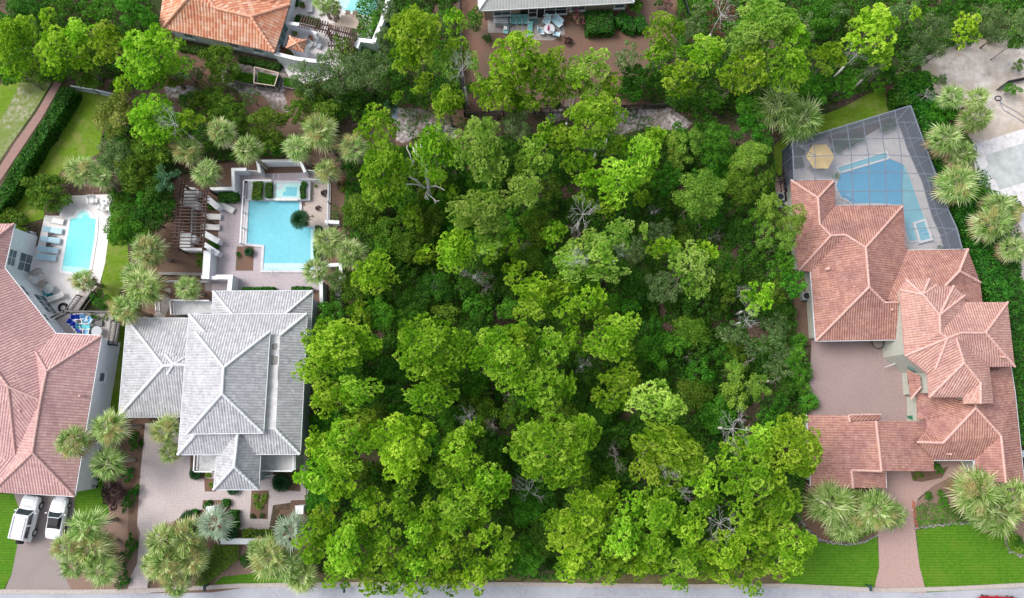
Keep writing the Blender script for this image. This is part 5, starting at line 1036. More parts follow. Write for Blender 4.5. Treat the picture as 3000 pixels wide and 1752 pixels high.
    roof_part(H, s, [('X','a','b','c','d','U','R','m'), ('d','e','U'), ('U','e','f','g','V','S','R'), ('S','V','h','T'), ('R','S','T','i','j','k','M1'), ('l','k','M1'), ('X','m','R','M1','l')],
              T, [('R','U'), ('U','e'), ('R','S'), ('S','T'), ('R','M1')], C, .135, gutter=[('f','g'),('g','h'),('k','j'),('j','i')], gmat=M['gutter'])
    # garage blocks
    walls_part(H, [(2364,1215),(2580,1217),(2711,1232),(2700,1290),(2736,1380),(2597,1383),(2597,1430),(2376,1424)], z0, M['stucco_sage'], .45)
    g = dict(a=(2364,1215,z0), b=(2485,1217,3.7), c=(2566,1233,4.3), d=(2582,1380,4.3), e=(2376,1424,z0), f=(2499,1430,3.7), g=(2494,1377,3.75), h=(2711,1234,z0+.3), i=(2687,1295,z0+.5), j=(2736,1346,z0), k=(2736,1380,z0), m=(2711,1262,z0+.35), c2=(2490,1236,3.72))
    roof_part(H, g, [('a','b','c2','c','d','g','f','e'), ('c','h','m','i','j','k','d')], T, [('c','d'), ('g','f'), ('g','d'), ('b','c2')], C, .135, gutter=[('a','e')], gmat=M['gutter'])
    g = dict(a=(2494,1378,3.7), b=(2595,1382,3.0), e=(2597,1430,2.95), f=(2500,1429,3.65)); roof_part(H, g, [('a','b','e','f')], T, [('a','b'), ('a','f')], C, .12, name='dormer_roof', gutter=[('b','e')], gmat=M['gutter'])
    g = dict(a=(2488,1216,3.65), b=(2580,1214,3.0), e=(2581,1230,3.1), f=(2488,1233,3.72)); roof_part(H, g, [('a','b','e','f')], T, [('a','f'), ('a','b')], C, .12, name='dormer_roof')
def pool_cage():
    R0 = empty('pool_screen_cage', (*W(2560,560).xy, 0), 0, 'large bronze aluminium screen cage over the kinked blue pool', 'pool cage')
    def c(x, y, z): return W(2200+x*.4075, 250+y*.4075, z)
    z = 3.1; s = M['screen']; fr = MB()
    out = [c(297,405,z), c(1148,145,z), c(1420,900,z), c(1480,1030,z), c(1517,1172,z)]
    W0 = [c(297,405,z), c(310,682,z)]
    def bar(a, b, w=.09): fr.bar(c(*a, z), c(*b, z), w, .10)
    lines = [[(297,405),(1148,145)], [(1148,145),(1420,900),(1480,1030),(1517,1172)], [(297,405),(310,682)], [(440,363),(462,500),(458,680)], [(570,323),(603,505),(598,680)], [(688,286),(722,500),(735,860)], [(803,250),(845,500),(855,860)],
             [(918,215),(965,490),(975,860)], [(1035,180),(1080,490),(1090,862)], [(304,515),(600,505),(965,498),(1290,520)], [(585,390),(945,382),(1228,380)], [(600,630),(970,624),(1345,640)], [(607,765),(1090,757),(1378,762)], [(1100,900),(1300,885),(1418,893)], [(1120,1035),(1340,1022),(1480,1034)],
             [(297,405),(460,505),(315,680)], [(1148,145),(1050,250)], [(1045,266),(1190,266)], [(315,440),(375,430)]]
    for L in lines:
        for a, b in zip(L[:-1], L[1:]): bar(a, b, .10 if L in lines[:3] else .055)
    # posts and wall rails
    post = [(297,405),(440,363),(570,323),(688,286),(803,250),(918,215),(1035,180),(1148,145),(1190,266),(1228,380),(1290,520),(1345,640),(1378,762),(1418,893),(1480,1034),(1517,1172),(300,515),(310,682)]
    gp = []
    for p in post: q = c(*p, z); fr.bar((q.x, q.y, 0), (q.x, q.y, z), .07)
    loop = [c(*p, z) for p in post[:16]]
    for a, b in zip(loop[:-1], loop[1:]):
        fr.bar((a.x, a.y, 1.1), (b.x, b.y, 1.1), .06, .08); fr.bar((a.x, a.y, .1), (b.x, b.y, .1), .06, .1)
    o = fr.build('frame', M['cageframe'], R0); o.location = -R0.location
    P = [c(*p, z+.07) for p in ((297,405),(1148,145),(1420,900),(1480,1030),(1517,1172),(1100,1172),(1095,862),(606,862),(598,682),(310,682))]
    me = MB().add(P, [tuple(range(len(P)))]).build('roof_screen', s, R0); me.location = -R0.location
    for a, b in list(zip(loop[:-1], loop[1:])) + [(c(297,405,z), c(304,515,z)), (c(304,515,z), c(310,682,z))]:
        o = MB().add([(a.x,a.y,0), (b.x,b.y,0), (b.x,b.y,z), (a.x,a.y,z)], [(0,1,2,3)]).build('screen_panel', M['screen2'], R0); o.location = -R0.location
def screen_mat(name, col, f):
    x = NM(name); t = x.n('ShaderNodeBsdfTransparent'); dff = x.n('ShaderNodeBsdfDiffuse'); dff.inputs[0].default_value = (*col, 1); m = x.n('ShaderNodeMixShader'); m.inputs[0].default_value = f
    x.l(t.outputs[0], m.inputs[1]); x.l(dff.outputs[0], m.inputs[2]); x.l(m.outputs[0], x.out.inputs[0]); return x.m
M['screen'] = screen_mat('insect_screen', (.28,.30,.35), .26); M['screen2'] = screen_mat('dense_insect_screen', (.07,.085,.12), .80)
# ---------------------------------------------------------------- pools, walls, fences, furniture, vehicles
def flat(name, col, rough=.5, spec=.4, v=.06, sc_=6, metal=0):
    return noisy(name, [tuple(max(0, k*(1-v)) for k in col), tuple(min(1, k*(1+v)) for k in col)], sc_, rough, .05, spec=spec, metal=metal)
def water_mat(name, deep, shallow, sc1=.12):
    x = NM(name); co = x.coord(); n1 = x.noise(co, sc1, 2); c = x.ramp(n1, [(.35, deep), (.65, shallow)])
    n2 = x.noise(co, 2.2, 5, .6); wv = x.n('ShaderNodeTexVoronoi'); x.l(co, wv.inputs['Vector']); wv.inputs['Scale'].default_value = 1.6
    c = x.mix(x.ramp(n2, [(.45, (0,0,0)), (.75, (.22,.22,.22))]), c, tuple(min(1, k*1.35+.05) for k in shallow))
    return x.pbr(c, .25, .06, 0, x.bump(n2, .12, .02))
M['water_left'] = water_mat('bright_turquoise_pool_water', (.16,.70,.72), (.24,.77,.78))
M['water_left2'] = water_mat('pale_shallow_pool_water', (.40,.84,.82), (.48,.88,.86))
M['water_mid'] = water_mat('light_blue_pool_water', (.14,.48,.58), (.21,.55,.64))
M['water_mid2'] = water_mat('pale_blue_shallow_water', (.42,.70,.74), (.50,.76,.80))
M['water_spa'] = water_mat('pale_green_spa_water', (.42,.68,.66), (.48,.73,.71))
M['water_cage'] = water_mat('deep_azure_pool_water', (.04,.30,.54), (.08,.38,.60))
M['water_cage2'] = water_mat('teal_pool_water', (.15,.45,.55), (.22,.52,.62))
M['water_top'] = water_mat('aqua_pool_water', (.25,.62,.64), (.36,.72,.73))
M['plaster'] = noisy('raw_grey_pool_plaster', [(.33,.35,.35), (.44,.46,.46), (.52,.54,.54)], .9, .9, .2, detail=8)
M['travertine'] = noisy('pale_travertine_coping', [(.45,.42,.43), (.62,.60,.61), (.70,.68,.69)], 2.4, .85, .1, detail=7)
M['coping'] = noisy('pale_pool_coping', [(.52,.52,.55), (.60,.60,.63), (.66,.66,.68)], 2.5, .8, .1)
M['chair_teal'] = flat('teal_vinyl_straps', (.16,.40,.40)); M['chair_sky'] = flat('sky_blue_plastic', (.16,.45,.68)); M['chair_royal'] = flat('royal_blue_canvas', (.015,.06,.50)); M['chair_aqua'] = flat('aqua_plastic', (.08,.46,.52))
M['sling_blue'] = flat('faded_blue_sling', (.36,.55,.64)); M['sling_light'] = flat('pale_blue_sling', (.44,.64,.72)); M['cushion'] = flat('cream_white_sling', (.72,.70,.68)); M['teak'] = noisy('pale_teak', [(.48,.36,.27), (.58,.46,.36), (.64,.53,.43)], 9, .7, .2)
M['wicker'] = flat('grey_brown_wicker', (.30,.25,.22)); M['yellow'] = noisy('yellow_canvas', [(.72,.50,.16), (.80,.58,.22)], 3, .8, .1); M['pink'] = flat('pink_canvas', (.70,.10,.28)); M['terrapot'] = flat('terracotta_pot', (.40,.15,.09)); M['blackgloss'] = flat('black_soft_top', (.02,.02,.025), .6)
M['carwhite'] = flat('white_car_paint', (.78,.79,.80), .18, .6, .01); M['carred'] = flat('red_car_paint', (.42,.01,.02), .15, .6, .02); M['rubber'] = flat('black_tyre_rubber', (.02,.02,.02), .8, .2); M['rim'] = flat('silver_wheel_rim', (.45,.46,.48), .3, .6); M['carglass'] = flat('dark_car_glass', (.02,.03,.035), .05, .9)
M['silverpaint'] = flat('silver_car_paint', (.50,.55,.57), .2, .6, .02); M['taillight'] = flat('red_tail_lamp', (.45,.01,.02), .2); M['headlight'] = flat('clear_headlamp', (.6,.63,.66), .1, .8); M['greenbin'] = flat('green_bin_plastic', (.02,.20,.10)); M['mailgreen'] = flat('dark_mailbox_paint', (.02,.06,.06)); M['acgrey'] = flat('grey_metal_cabinet', (.34,.37,.40), .4)
M['towel'] = flat('teal_towel', (.02,.32,.38), .9); M['soilbed'] = M['mulch']; M['silt'] = flat('black_silt_cloth', (.012,.014,.022), .7)
def pxpoly(P, z): return [W(a, b, z) for a, b in P]
def crop(x0, y0, s): return lambda x, y: (x0+x*s, y0+y*s)
def pool(name, label, px, zt, wmat, cop=.35, copmat='coping', zw=None, group=None):
    c = sum((W(a, b) for a, b in px), Vector())/len(px); R0 = empty(name, (c.x, c.y, 0), 0, label, 'pool', group)
    P = [q.xy for q in pxpoly(px, zt)]; O = inset(P, -cop); Pi = inset(P, .0)
    n = len(Pi); b = MB(); V = [(p.x, p.y, zt) for p in Pi]+[(p.x, p.y, zt) for p in O]+[(p.x, p.y, -.02) for p in O]+[(p.x, p.y, .02) for p in Pi]
    F = [(i, (i+1) % n, n+(i+1) % n, n+i) for i in range(n)]+[(n+i, n+(i+1) % n, 2*n+(i+1) % n, 2*n+i) for i in range(n)]+[(3*n+i, 3*n+(i+1) % n, (i+1) % n, i) for i in range(n)]
    b.add(V, [f[::-1] for f in F]); o = b.build('coping', M[copmat], R0); o.location = -R0.location
    zw = zt-.07 if zw is None else zw
    me = MB().add([(p.x, p.y, zw) for p in Pi], [tuple(range(n))]).build('water', M[wmat], R0); me.location = -R0.location
    return R0, zw
def patch(R0, name, px, z, mat):
    P = pxpoly(px, z); a = sum(P[i].x*P[(i+1)%len(P)].y-P[(i+1)%len(P)].x*P[i].y for i in range(len(P))); P = P if a > 0 else P[::-1]
    o = MB().add(P, [tuple(range(len(P)))]).build(name, M[mat], R0); o.location = -R0.location; return o
def arcpts(c, r, a0, a1, n=10): return [(c[0]+r*math.cos(math.radians(a0+(a1-a0)*i/n)), c[1]+r*math.sin(math.radians(a0+(a1-a0)*i/n))) for i in range(n+1)]
def ladder(R0, px, z, ang, s=1.0):
    q = W(px[0], px[1], z)
    for k in (-.28, .28):
        b = MB().tube([(k, .35, 0), (k, .3, .75), (k, 0, .85), (k, -.3, .7), (k, -.45, .02)], .025, 6)
        o = b.build('handrail', M['white'], R0, smooth=True); o.location = q-R0.location; o.rotation_euler = (0, 0, ang)
def pools():
    c = crop(0, 500, .3737)
    px = [c(*p) for p in [(553,376)]+arcpts((655,372), 56, 180, 360, 12)+[(752,378),(742,520),(722,640),(700,770),(690,800),(590,800),(485,780),(520,560)]]
    R0, z = pool('swimming_pool', 'bright turquoise pool with rounded step bay on white deck at far left', px, .07, 'water_left', .28, 'white', zw=.04)
    patch(R0, 'step', [c(*p) for p in arcpts((655,372), 54, 180, 360, 12)], z+.006, 'water_left2'); patch(R0, 'step', [c(*p) for p in arcpts((670,374), 28, 180, 360, 10)], z+.012, 'water_left')
    patch(R0, 'step', [c(488,745),c(700,765),c(692,798),c(590,798),c(486,778)], z+.006, 'water_left2')
    c = crop(400, 400, .3397)
    px = [c(*p) for p in [(968,558),(1402,560),(1406,640),(1425,720),(1470,782),(1522,786),(1534,900),(1530,1080),(1400,1152),(1090,1150),(1102,936),(950,920)]]
    px[8] = c(1528,1150)
    R0, z = pool('swimming_pool', 'large square-cornered light blue pool with pebble bed on its east side', px, .16, 'water_mid', .28)
    patch(R0, 'shallow_ledge', [c(1092,1092),c(1526,1092),c(1526,1148),c(1092,1148)], z+.006, 'water_mid2')
    patch(R0, 'shallow_ledge', [c(1505,800),c(1521,800),c(1531,900),c(1527,1080),c(1500,1080)], z+.005, 'water_mid2')
    for zz in (1105, 1122): patch(R0, 'step_edge', [c(1094,zz),c(1524,zz),c(1524,zz+4),c(1094,zz+4)], z+.012, 'coping')
    ladder(R0, c(1165,1165), .16, 0)
    px = [c(*p) for p in [(1200,400),(1412,398),(1402,526),(1194,528)]]
    R0, z = pool('spa_pool', 'small pale green square spa with curved corner steps above the square pool', px, .62, 'water_spa', .25, 'coping')
    for r in (82, 60, 38): patch(R0, 'step', [c(*p) for p in [(1206,404)]+arcpts((1206,404), r, 0, 90, 8)], z+.004+.004*(3-r//25), 'coping' if r == 60 else 'water_spa')
    patch(R0, 'deep_well', [c(1288,436),c(1386,436),c(1380,514),c(1262,514),c(1262,486),c(1288,470)], z+.006, 'water_mid')
    for i in range(4):
        x = 1194+i*50; o = MB().prism([W(*c(a, b), .6) for a, b in ((x,534),(x+47,534),(x+46,553),(x,552))], .3, .66).build('spillway_stone', M['cushion'], R0); o.location = -R0.location
    ladder(R0, c(1222,360), .2, 3.1)
    pl = empty('raised_planter', (*W(*c(1100,470)).xy, 0), 0, 'raised pale planter beds flanking the small spa', 'planter')
    for L in ([(958,380),(1190,385),(1190,548),(955,545)], [(1415,375),(1500,380),(1495,548),(1405,552)]):
        P = [W(*c(*p), .5) for p in L]; o = MB().prism(P, 0, .5).build('planter_wall', M['coping'], pl); o.location = -pl.location
    c = crop(2200, 250, .4075)
    px = [c(*p) for p in [(650,632),(1002,528),(1100,570),(1135,640),(1190,800),(1250,960),(1160,985),(1213,1112),(1140,1118),(1100,1000),(1000,852),(880,846),(735,850),(648,800),(614,720)]]
    R0, z = pool('swimming_pool', 'deep blue many-sided pool under the screen cage', px, .13, 'water_cage', .22, 'deckgrey_')
    patch(R0, 'shallow_shelf', [c(1098,572),c(1135,640),c(1190,800),c(1248,958),c(1162,983),c(1210,1110),c(1142,1116),c(1100,1000),c(1088,860)], z+.006, 'water_cage2')
    px = [c(*p) for p in [(622,592),(972,480),(986,520),(642,622)]]; R0, z = pool('wading_channel', 'narrow teal wading channel along the upper edge of the caged pool', px, .14, 'water_cage2', .14, 'white')
    px = [c(*p) for p in [(1185,995),(1248,976),(1292,1100),(1222,1118)]]; R0, z = pool('spa_pool', 'small rectangular caged spa with bench seats near the roof corner', px, .40, 'water_cage2', .24, 'white')
    for (x, y) in ((1238,1050),(1262,1075)): patch(R0, 'bench_seat', [c(x-22,y-6),c(x+20,y-14),c(x+23,y-6),c(x-20,y+3)], z+.006, 'water_cage')
    c = crop(400, 0, .3397)
    px = [c(*p) for p in [(1745,-60),(1742,20),(1765,75),(1790,92),(1900,112),(2042,142),(2090,-10),(2100,-60)]]
    R0, z = pool('swimming_pool', 'aqua pool with curved corner steps cut off by the top edge', px, .13, 'water_top', .3, 'white')
    for r, m in ((95,'coping'), (88,'water_mid2'), (66,'coping'), (60,'water_mid2'), (38,'coping'), (32,'water_mid2')): patch(R0, 'step', [c(*p) for p in [(1748,-40),(1748+r,-40)]+arcpts((1748,-8), r, 0, 90, 8)], z+.004+.003*(100-r)/6, m)
    c = crop(2200, 0, .4756)
    P = [c(*p) for p in [(1355,895),(1440,868),(1720,780),(1900,730),(1900,1700),(1690,1450),(1620,1330),(1560,1235),(1480,1180),(1400,1130),(1376,1000)]]
    R0 = empty('pool_shell', (*W(*c(1550,1050)).xy, 0), 0, 'unfinished grey plaster pool with mottled pale stone surround at right edge', 'pool')
    o = MB().prism([W(*q, .1) for q in P], -.01, .10).build('stone_surround', M['travertine'], R0); o.location = -R0.location
    patch(R0, 'plaster_basin', [c(1442,956),c(1720,868),c(1900,820),c(1900,1060),c(1532,1168),c(1500,1105),c(1462,1092),c(1432,1070),c(1425,1045),c(1452,1030),c(1462,1010)], .108, 'plaster')
    patch(R0, 'grey_slab', [c(1360,960),c(1425,935),c(1440,1020),c(1400,1050)], .106, 'roofdeck')
M['deckgrey_'] = M['deckgrey']
def wall_run(name, label, pts, h, th, mat, z0=0.0, cat='garden wall', group=None, capm=None):
    c = W(*pts[0]); R0 = empty(name, (c.x, c.y, 0), 0, label, cat, group); Q = [W(a, b, h) for a, b in pts]; b = MB()
    for i, (p, q_) in enumerate(zip(Q[:-1], Q[1:])):
        d = (q_-p).normalized(); e = d*th*.48*(1 if i % 2 == 0 else .985)
        b.bar(Vector((p.x, p.y, z0+(h-z0)/2))-e, Vector((q_.x, q_.y, z0+(h-z0)/2))+e, th-.004*(i % 2), (h-z0)-.006*(i % 2))
    b.build('wall_body', M[mat], R0).location = -R0.location
    k = MB()
    for i, (p, q_) in enumerate(zip(Q[:-1], Q[1:])):
        d = (q_-p).normalized(); e = d*(th*.5+.02); k.bar(Vector((p.x, p.y, h+.03-.004*(i % 2)))-e, Vector((q_.x, q_.y, h+.03-.004*(i % 2)))+e, th+.06, .07)
    k.build('coping', M[capm or 'white'], R0).location = -R0.location; return R0
def rail_obj(name, label, pts, h, mat, z=0.0, bal=.13, group=None, w=.05, cat='railing'):
    Q = [W(a, b, h+z) for a, b in pts]; R0 = empty(name, (Q[0].x, Q[0].y, 0), 0, label, cat, group); n = 0
    fr = MB()
    for a, b in zip(Q[:-1], Q[1:]):
        L = (b-a).length; fr.bar((a.x, a.y, z+h), (b.x, b.y, z+h), w*1.7, w); fr.bar((a.x, a.y, z+.12), (b.x, b.y, z+.12), w, w)
    fr.build('rail', M[mat], R0).location = -R0.location
    ps = MB()
    for a, b in zip(Q[:-1], Q[1:]):
        m = max(1, int((b-a).length/1.7))
        for i in range(m+1): p = a.lerp(b, i/m); ps.bar((p.x, p.y, z), (p.x, p.y, z+h+.06), w*1.6)
    o = ps.build('posts', M[mat], R0); o.location = -R0.location; o['kind'] = 'stuff' if len(ps.f) > 600 else ''
    if not o['kind']: del o['kind']
    if bal:
        bl = MB()
        for a, b in zip(Q[:-1], Q[1:]):
            m = int((b-a).length/bal)
            for i in range(1, m): p = a.lerp(b, i/m); bl.bar((p.x, p.y, z+.12), (p.x, p.y, z+h), w*.5)
        bl.build('balusters', M[mat], R0).location = -R0.location
    return R0
def walls():
    c = crop(400, 400, .3397)
    wall_run('garden_wall', 'white stepped garden wall behind the planting above the square pool', [c(838,455),c(832,285),c(935,284)], 1.7, .28, 'stucco_white')
    wall_run('garden_wall', 'white recessed wall framing the mulch niche north of the pool', [c(1060,300),c(1045,214),c(1410,208),c(1450,300)], 1.6, .25, 'stucco_white')
    wall_run('garden_wall', 'short white wall behind the hedge left of the upper terrace', [c(645,452),c(820,448)], 1.4, .3, 'stucco_white')
    wall_run('garden_wall', 'tall pale wall running south from the pergola past the terrace', [c(612,990),c(598,1200)], 1.8, .7, 'stucco_white')
    wall_run('garden_wall', 'white wall at the foot of the pergola', [c(378,968),c(620,972)], 1.3, .3, 'stucco_white')
    wall_run('garden_wall', 'white L-shaped wall between terrace and grey tiled house', [c(700,1212),c(812,1212),c(800,1335)], 1.8, .42, 'stucco_white')
    wall_run('garden_wall', 'short white wall joining the terrace corner', [c(572,1212),c(690,1220)], 1.5, .3, 'stucco_white')
    wall_run('garden_wall', 'long grey-sided wall right of the terrace beside the side path', [c(1592,1262),c(1594,1400),c(1600,1470)], 1.9, .3, 'stucco_grey')
    wall_run('garden_wall', 'pale box wall behind the palms right of the pool', [c(1640,1110),c(1760,1105),c(1762,1210)], 1.2, .3, 'coping')
    wall_run('garden_wall', 'small white wall ending the pebble bed', [c(1640,735),c(1735,740)], 1.0, .3, 'stucco_white')
    for i, (a, b2, lab) in enumerate([(c(620,540), c(690,600), 'slanting white wall by the topmost lounger'), (c(600,845), c(690,895), 'slanting white wall below the lower lounger'), (c(600,945), c(685,1000), 'slanting white wall above the tall pale wall'),
                                      (c(430,455), c(505,480), 'pale wall stub under the top of the pergola'), (c(410,560), c(510,590), 'pale wall stub under the middle of the pergola'), (c(400,850), c(485,880), 'pale wall stub under the lower pergola')]):
        wall_run('garden_wall', lab, [a, b2], 1.2 if i < 3 else 1.0, .55 if i < 3 else .7, 'stucco_white')
    for (x, y, hh, lab) in ((475,520,1.1,'upper'), (440,910,1.1,'lower')):
        R0 = empty('stucco_pier', (*W(*c(x, y), .6).xy, 0), 0, f'broad pale stucco pier under the {lab} half of the pergola', 'pier'); MB().box((0,0,hh/2), (1.0,1.6,hh)).build('pier_body', M['stucco_white'], R0, bevel=.03); MB().box((0,0,hh+.04), (1.15,1.75,.08)).build('cap', M['white'], R0)
    rail_obj('pool_railing', 'white railing along the west side of the square pool', [c(1160,378),c(925,376),c(893,915)], 1.0, 'white', .05, .0, w=.07)
    rail_obj('pool_railing', 'white railing right of the spa and pebble bed', [c(1400,366),c(1655,372),c(1650,560),c(1645,760)], 1.1, 'railgrey', 0, .12, w=.06)
    rail_obj('lattice_fence', 'short white lattice fence left of the mulch niche', [c(935,290),c(1062,300)], 1.1, 'white', 0, .1)
    rail_obj('lattice_fence', 'short white lattice fence right of the mulch niche', [c(1455,285),c(1540,300)], 1.1, 'white', 0, .1)
    rail_obj('lattice_fence', 'blue-grey lattice fence standing beneath the pergola', [c(480,610),c(470,850)], 1.2, 'railgrey', 0, .1)
    wall_run('timber_edging', 'grey timber edging below the pergola mulch', [c(200,1180),c(562,1188)], .4, .25, 'timber', capm='timber', cat='edging')
    rail_obj('garden_handrail', 'pale handrail beside the lower mulch walk', [c(190,1242),c(625,1248)], .9, 'railgrey', 0, 0)
    rail_obj('stair_railing', 'pale curved railing at the grey house side steps', [c(185,1370),c(160,1400),c(165,1500)], 1.0, 'white', 0, .12)
    R0 = empty('roof_terrace', (*W(*c(430,1460)).xy, 0), 0, 'small white balcony terrace at the back of the grey house', 'terrace')
    P = [W(*c(*p), 2.6) for p in ((320,1420),(650,1425),(650,1520),(330,1540))]; MB().prism(P, 0, 2.6).build('terrace_floor', M['roofdeck'], R0).location = -R0.location
    r = MB(); rail_run(r, [P[3], P[0], P[1]], .9, 1.3, .07, .14, 2.6); r.build('terrace_rail', M['white'], R0).location = -R0.location
    # front garden of the grey house
    c = crop(300, 1250, .341)
    wall_run('front_wall', 'long low white front garden wall behind the street hedge', [c(1040,985),c(1560,985)], .9, .5, 'stucco_white')
    for (x, y, lab) in ((958,712,'left'), (1712,705,'right')):
        R0 = empty('gate_pillar', (*W(*c(x, y), .9).xy, 0), 0, f'square white pillar at the {lab} side of the entry garden', 'pillar', 'white entry pillars'); MB().box((0,0,.85), (.7,.7,1.7)).build('pillar_body', M['stucco_white'], R0, bevel=.02); MB().box((0,0,1.75), (.85,.85,.1)).build('cap', M['white'], R0)
    rail_obj('entry_stair', 'white stair rail right of the front porch', [c(1380,430),c(1470,420)], 1.0, 'white', .4, .2)
    # left house deck
    c = crop(0, 500, .3737)
    D = [(385,1180),(500,1115),(870,1110),(892,1180),(935,1180),(900,1370),(795,1380),(795,1290),(440,1275)]
    R0 = empty('wooden_deck', (*W(*c(650,1200)).xy, 0), 0, 'raised weathered board deck full of blue chairs by the pink roof', 'deck')
    zd = 1.5; P = [W(*c(*p), zd) for p in D]; MB().prism(P, zd-.2, zd).build('deck_boards', M['greywood'], R0).location = -R0.location
    for i in range(6):
        a = W(*c(395+i*22, 1195+i*16), zd); bq = W(*c(500+i*16, 1150+i*28), zd)
        MB().bar(Vector((a.x, a.y, zd+.03)), Vector((a.x+1.2, a.y-1.6, zd+.03)), .3, .05).build('stair_tread', M['white'], R0).location = -R0.location
    R1 = empty('wooden_ramp', (*W(*c(610,1010)).xy, 0), 0, 'white board ramp between black rails climbing to the deck', 'ramp')
    MB().prism([W(*c(*p), .8) for p in ((625,945),(715,935),(610,1095),(545,1090))], .6, .8).build('ramp_boards', M['greywood'], R1).location = -R1.location
    rail_obj('black_railing', 'black railing along the upper edge of the blue-chair deck', [c(372,1168),c(498,1100),c(868,1106)], 1.0, 'black', 1.5, 0, w=.09)
    rail_obj('black_railing', 'black railing on the left side of the ramp', [c(510,1098),c(600,975)], .9, 'black', .8, .25, w=.07)
    rail_obj('black_railing', 'black railing on the right side of the ramp', [c(608,1098),c(712,950)], .9, 'black', .8, .25, w=.07)
    rail_obj('black_railing', 'double black railing on the right end of the deck', [c(872,1175),c(845,1360)], 1.0, 'black', 1.5, .18, w=.08)
    rail_obj('black_railing', 'outer black railing of the deck stair', [c(908,1180),c(882,1365)], 1.0, 'black', 1.5, .0, w=.08)
    # fences
    rail_obj('garden_fence', 'grey slatted fence closing the back lawn', [(208,252),(275,262),(344,278)], 1.3, 'railgrey', 0, .11, w=.07, cat='fence')
    rail_obj('black_fence', 'long black metal fence round the pine-straw yard', [(1345,-40),(1352,150),(1360,330),(1475,326),(1660,314),(1830,309),(1953,304)], 1.3, 'black', 0, .10, w=.07, cat='fence')
    rail_obj('black_fence', 'short black metal fence at the right end of the pine-straw yard', [(2000,-30),(2021,40)], 1.3, 'black', 0, .10, w=.07, cat='fence')
    wall_run('silt_fence', 'black cloth barrier on the sandy plot', [(2930,256),(2955,238),(3010,226)], .7, .06, 'silt', capm='silt', cat='barrier')
    rail_obj('side_gate', 'black gate by the cage and brick walkway', [(2262,523),(2302,523)], 1.3, 'black', 0, .12, cat='gate')
    rail_obj('side_gate', 'black gate frame against the terracotta house corner', [(2300,505),(2306,560)], 1.8, 'black', 0, .4, cat='gate', w=.07)
    # courtyard of the orange house
    c = crop(400, 0, .3397)
    wall_run('courtyard_wall', 'tall white wall on the right side of the upper courtyard', [c(2185,-60),c(2120,170),c(2055,330),c(2050,350)], 2.2, .4, 'stucco_white')
    wall_run('courtyard_wall', 'white wall closing the lower right courtyard corner', [c(2040,360),c(1920,345),c(1900,400)], 2.0, .4, 'stucco_white')
    wall_run('courtyard_wall', 'white wall below the small gate roof', [c(1205,465),c(1370,505),c(1480,520),c(1640,540)], 2.4, .35, 'stucco_white')
    wall_run('courtyard_wall', 'white wall from the orange roof into the courtyard', [c(1310,200),c(1430,215),c(1520,235)], 2.2, .3, 'stucco_white')
    wall_run('courtyard_wall', 'short white wall crossing toward the pergola', [c(1480,225),c(1545,285)], 2.2, .25, 'stucco_white')
    wall_run('planter_wall', 'white-edged planter beside the courtyard right wall', [c(2035,200),c(2000,345)], .6, .15, 'stucco_white')
    for nm, lab, A, B, n in (('trellis', 'dark timber trellis over the upper courtyard beds', c(1410,185), c(1650,245), 11), ('trellis', 'dark timber trellis half hidden by a vine at the courtyard', c(1640,265), c(1895,330), 14), ('trellis', 'lower dark trellis strip behind the grey-green oak', c(1650,420), c(1880,400), 10)):
        a, b = W(*A, 2.3), W(*B, 2.3); R0 = empty(nm, (a.x, a.y, 0), 0, lab, 'trellis'); d = (b-a).normalized(); nn = Vector((-d.y, d.x, 0))
        for s_ in (-.3, .3):
            MB().bar(a+nn*s_, b+nn*s_, .12, .16).build('beam', M['brownwood'], R0).location = -R0.location
        for i in range(n): p = a.lerp(b, (i+.5)/n)+Vector((0,0,.14)); MB().bar(p-nn*.7, p+nn*.7, .10, .10).build('rafter', M['brownwood'], R0).location = -R0.location
        for p in (a, b): MB().bar((p.x, p.y, 0), (p.x, p.y, 2.2), .16).build('post', M['brownwood'], R0).location = -R0.location
    # pergola
    c = crop(400, 400, .3397); z = 2.7; o0 = W(*c(450,700), z); R0 = empty('pergola', (o0.x, o0.y, 0), 0, 'dark brown slatted pergola over the stucco piers left of the pool', 'pergola')
    for A, B in ((c(412,375),c(352,1000)), (c(386,375),c(332,880)), (c(610,430),c(572,992)), (c(585,430),c(555,900))):
        MB().bar(W(*A, z), W(*B, z), .12, .2).build('beam', M['brownwood'], R0).location = -R0.location
    ys = [405,432,462,495,523,550,578,605,632,660,690,718,745,775,800,828,870,900,928,955]
    for i, y in enumerate(ys):
        x0 = 362 if i < 2 else 300-(i > 12)*12+(i > 15)*15; x1 = 640 - i*3
        MB().bar(W(*c(x0, y), z+.18)+Vector((0,0,.0)), W(*c(x1, y+2), z+.18), .09, .14).build('rafter', M['brownwood'], R0).location = -R0.location
    for p in ((400,420),(345,960),(600,440),(568,960),(372,700),(580,700)): q = W(*c(*p), z); MB().bar((q.x, q.y, 0), (q.x, q.y, z-.1), .2).build('post', M['brownwood'], R0).location = -R0.location
    # raised vegetable beds
    c = crop(400, 0, .3397)
    for lab, L, cage in (('long timber vegetable bed of bright lettuce without a frame', [(812,600),(1025,640),(1010,735),(812,690)], 0), ('timber vegetable bed inside a pale box frame', [(1045,615),(1250,665),(1215,775),(1040,750)], 1), ('timber bed corner poking out from the oak', [(1275,670),(1400,690),(1390,770),(1265,745)], 0)):
        P = [W(*c(*p), .45) for p in L]; ce = sum(P, Vector())/4; R0 = empty('raised_bed', (ce.x, ce.y, 0), 0, lab, 'garden bed', 'raised vegetable beds')
        b = MB()
        for i in range(4): a, e = P[i], P[(i+1) % 4]; dd = (e-a).normalized(); b.bar(Vector((a.x, a.y, .24))+dd*(.06 if i % 2 else -.06), Vector((e.x, e.y, .24))-dd*(.06 if i % 2 else -.06), .12, .48)
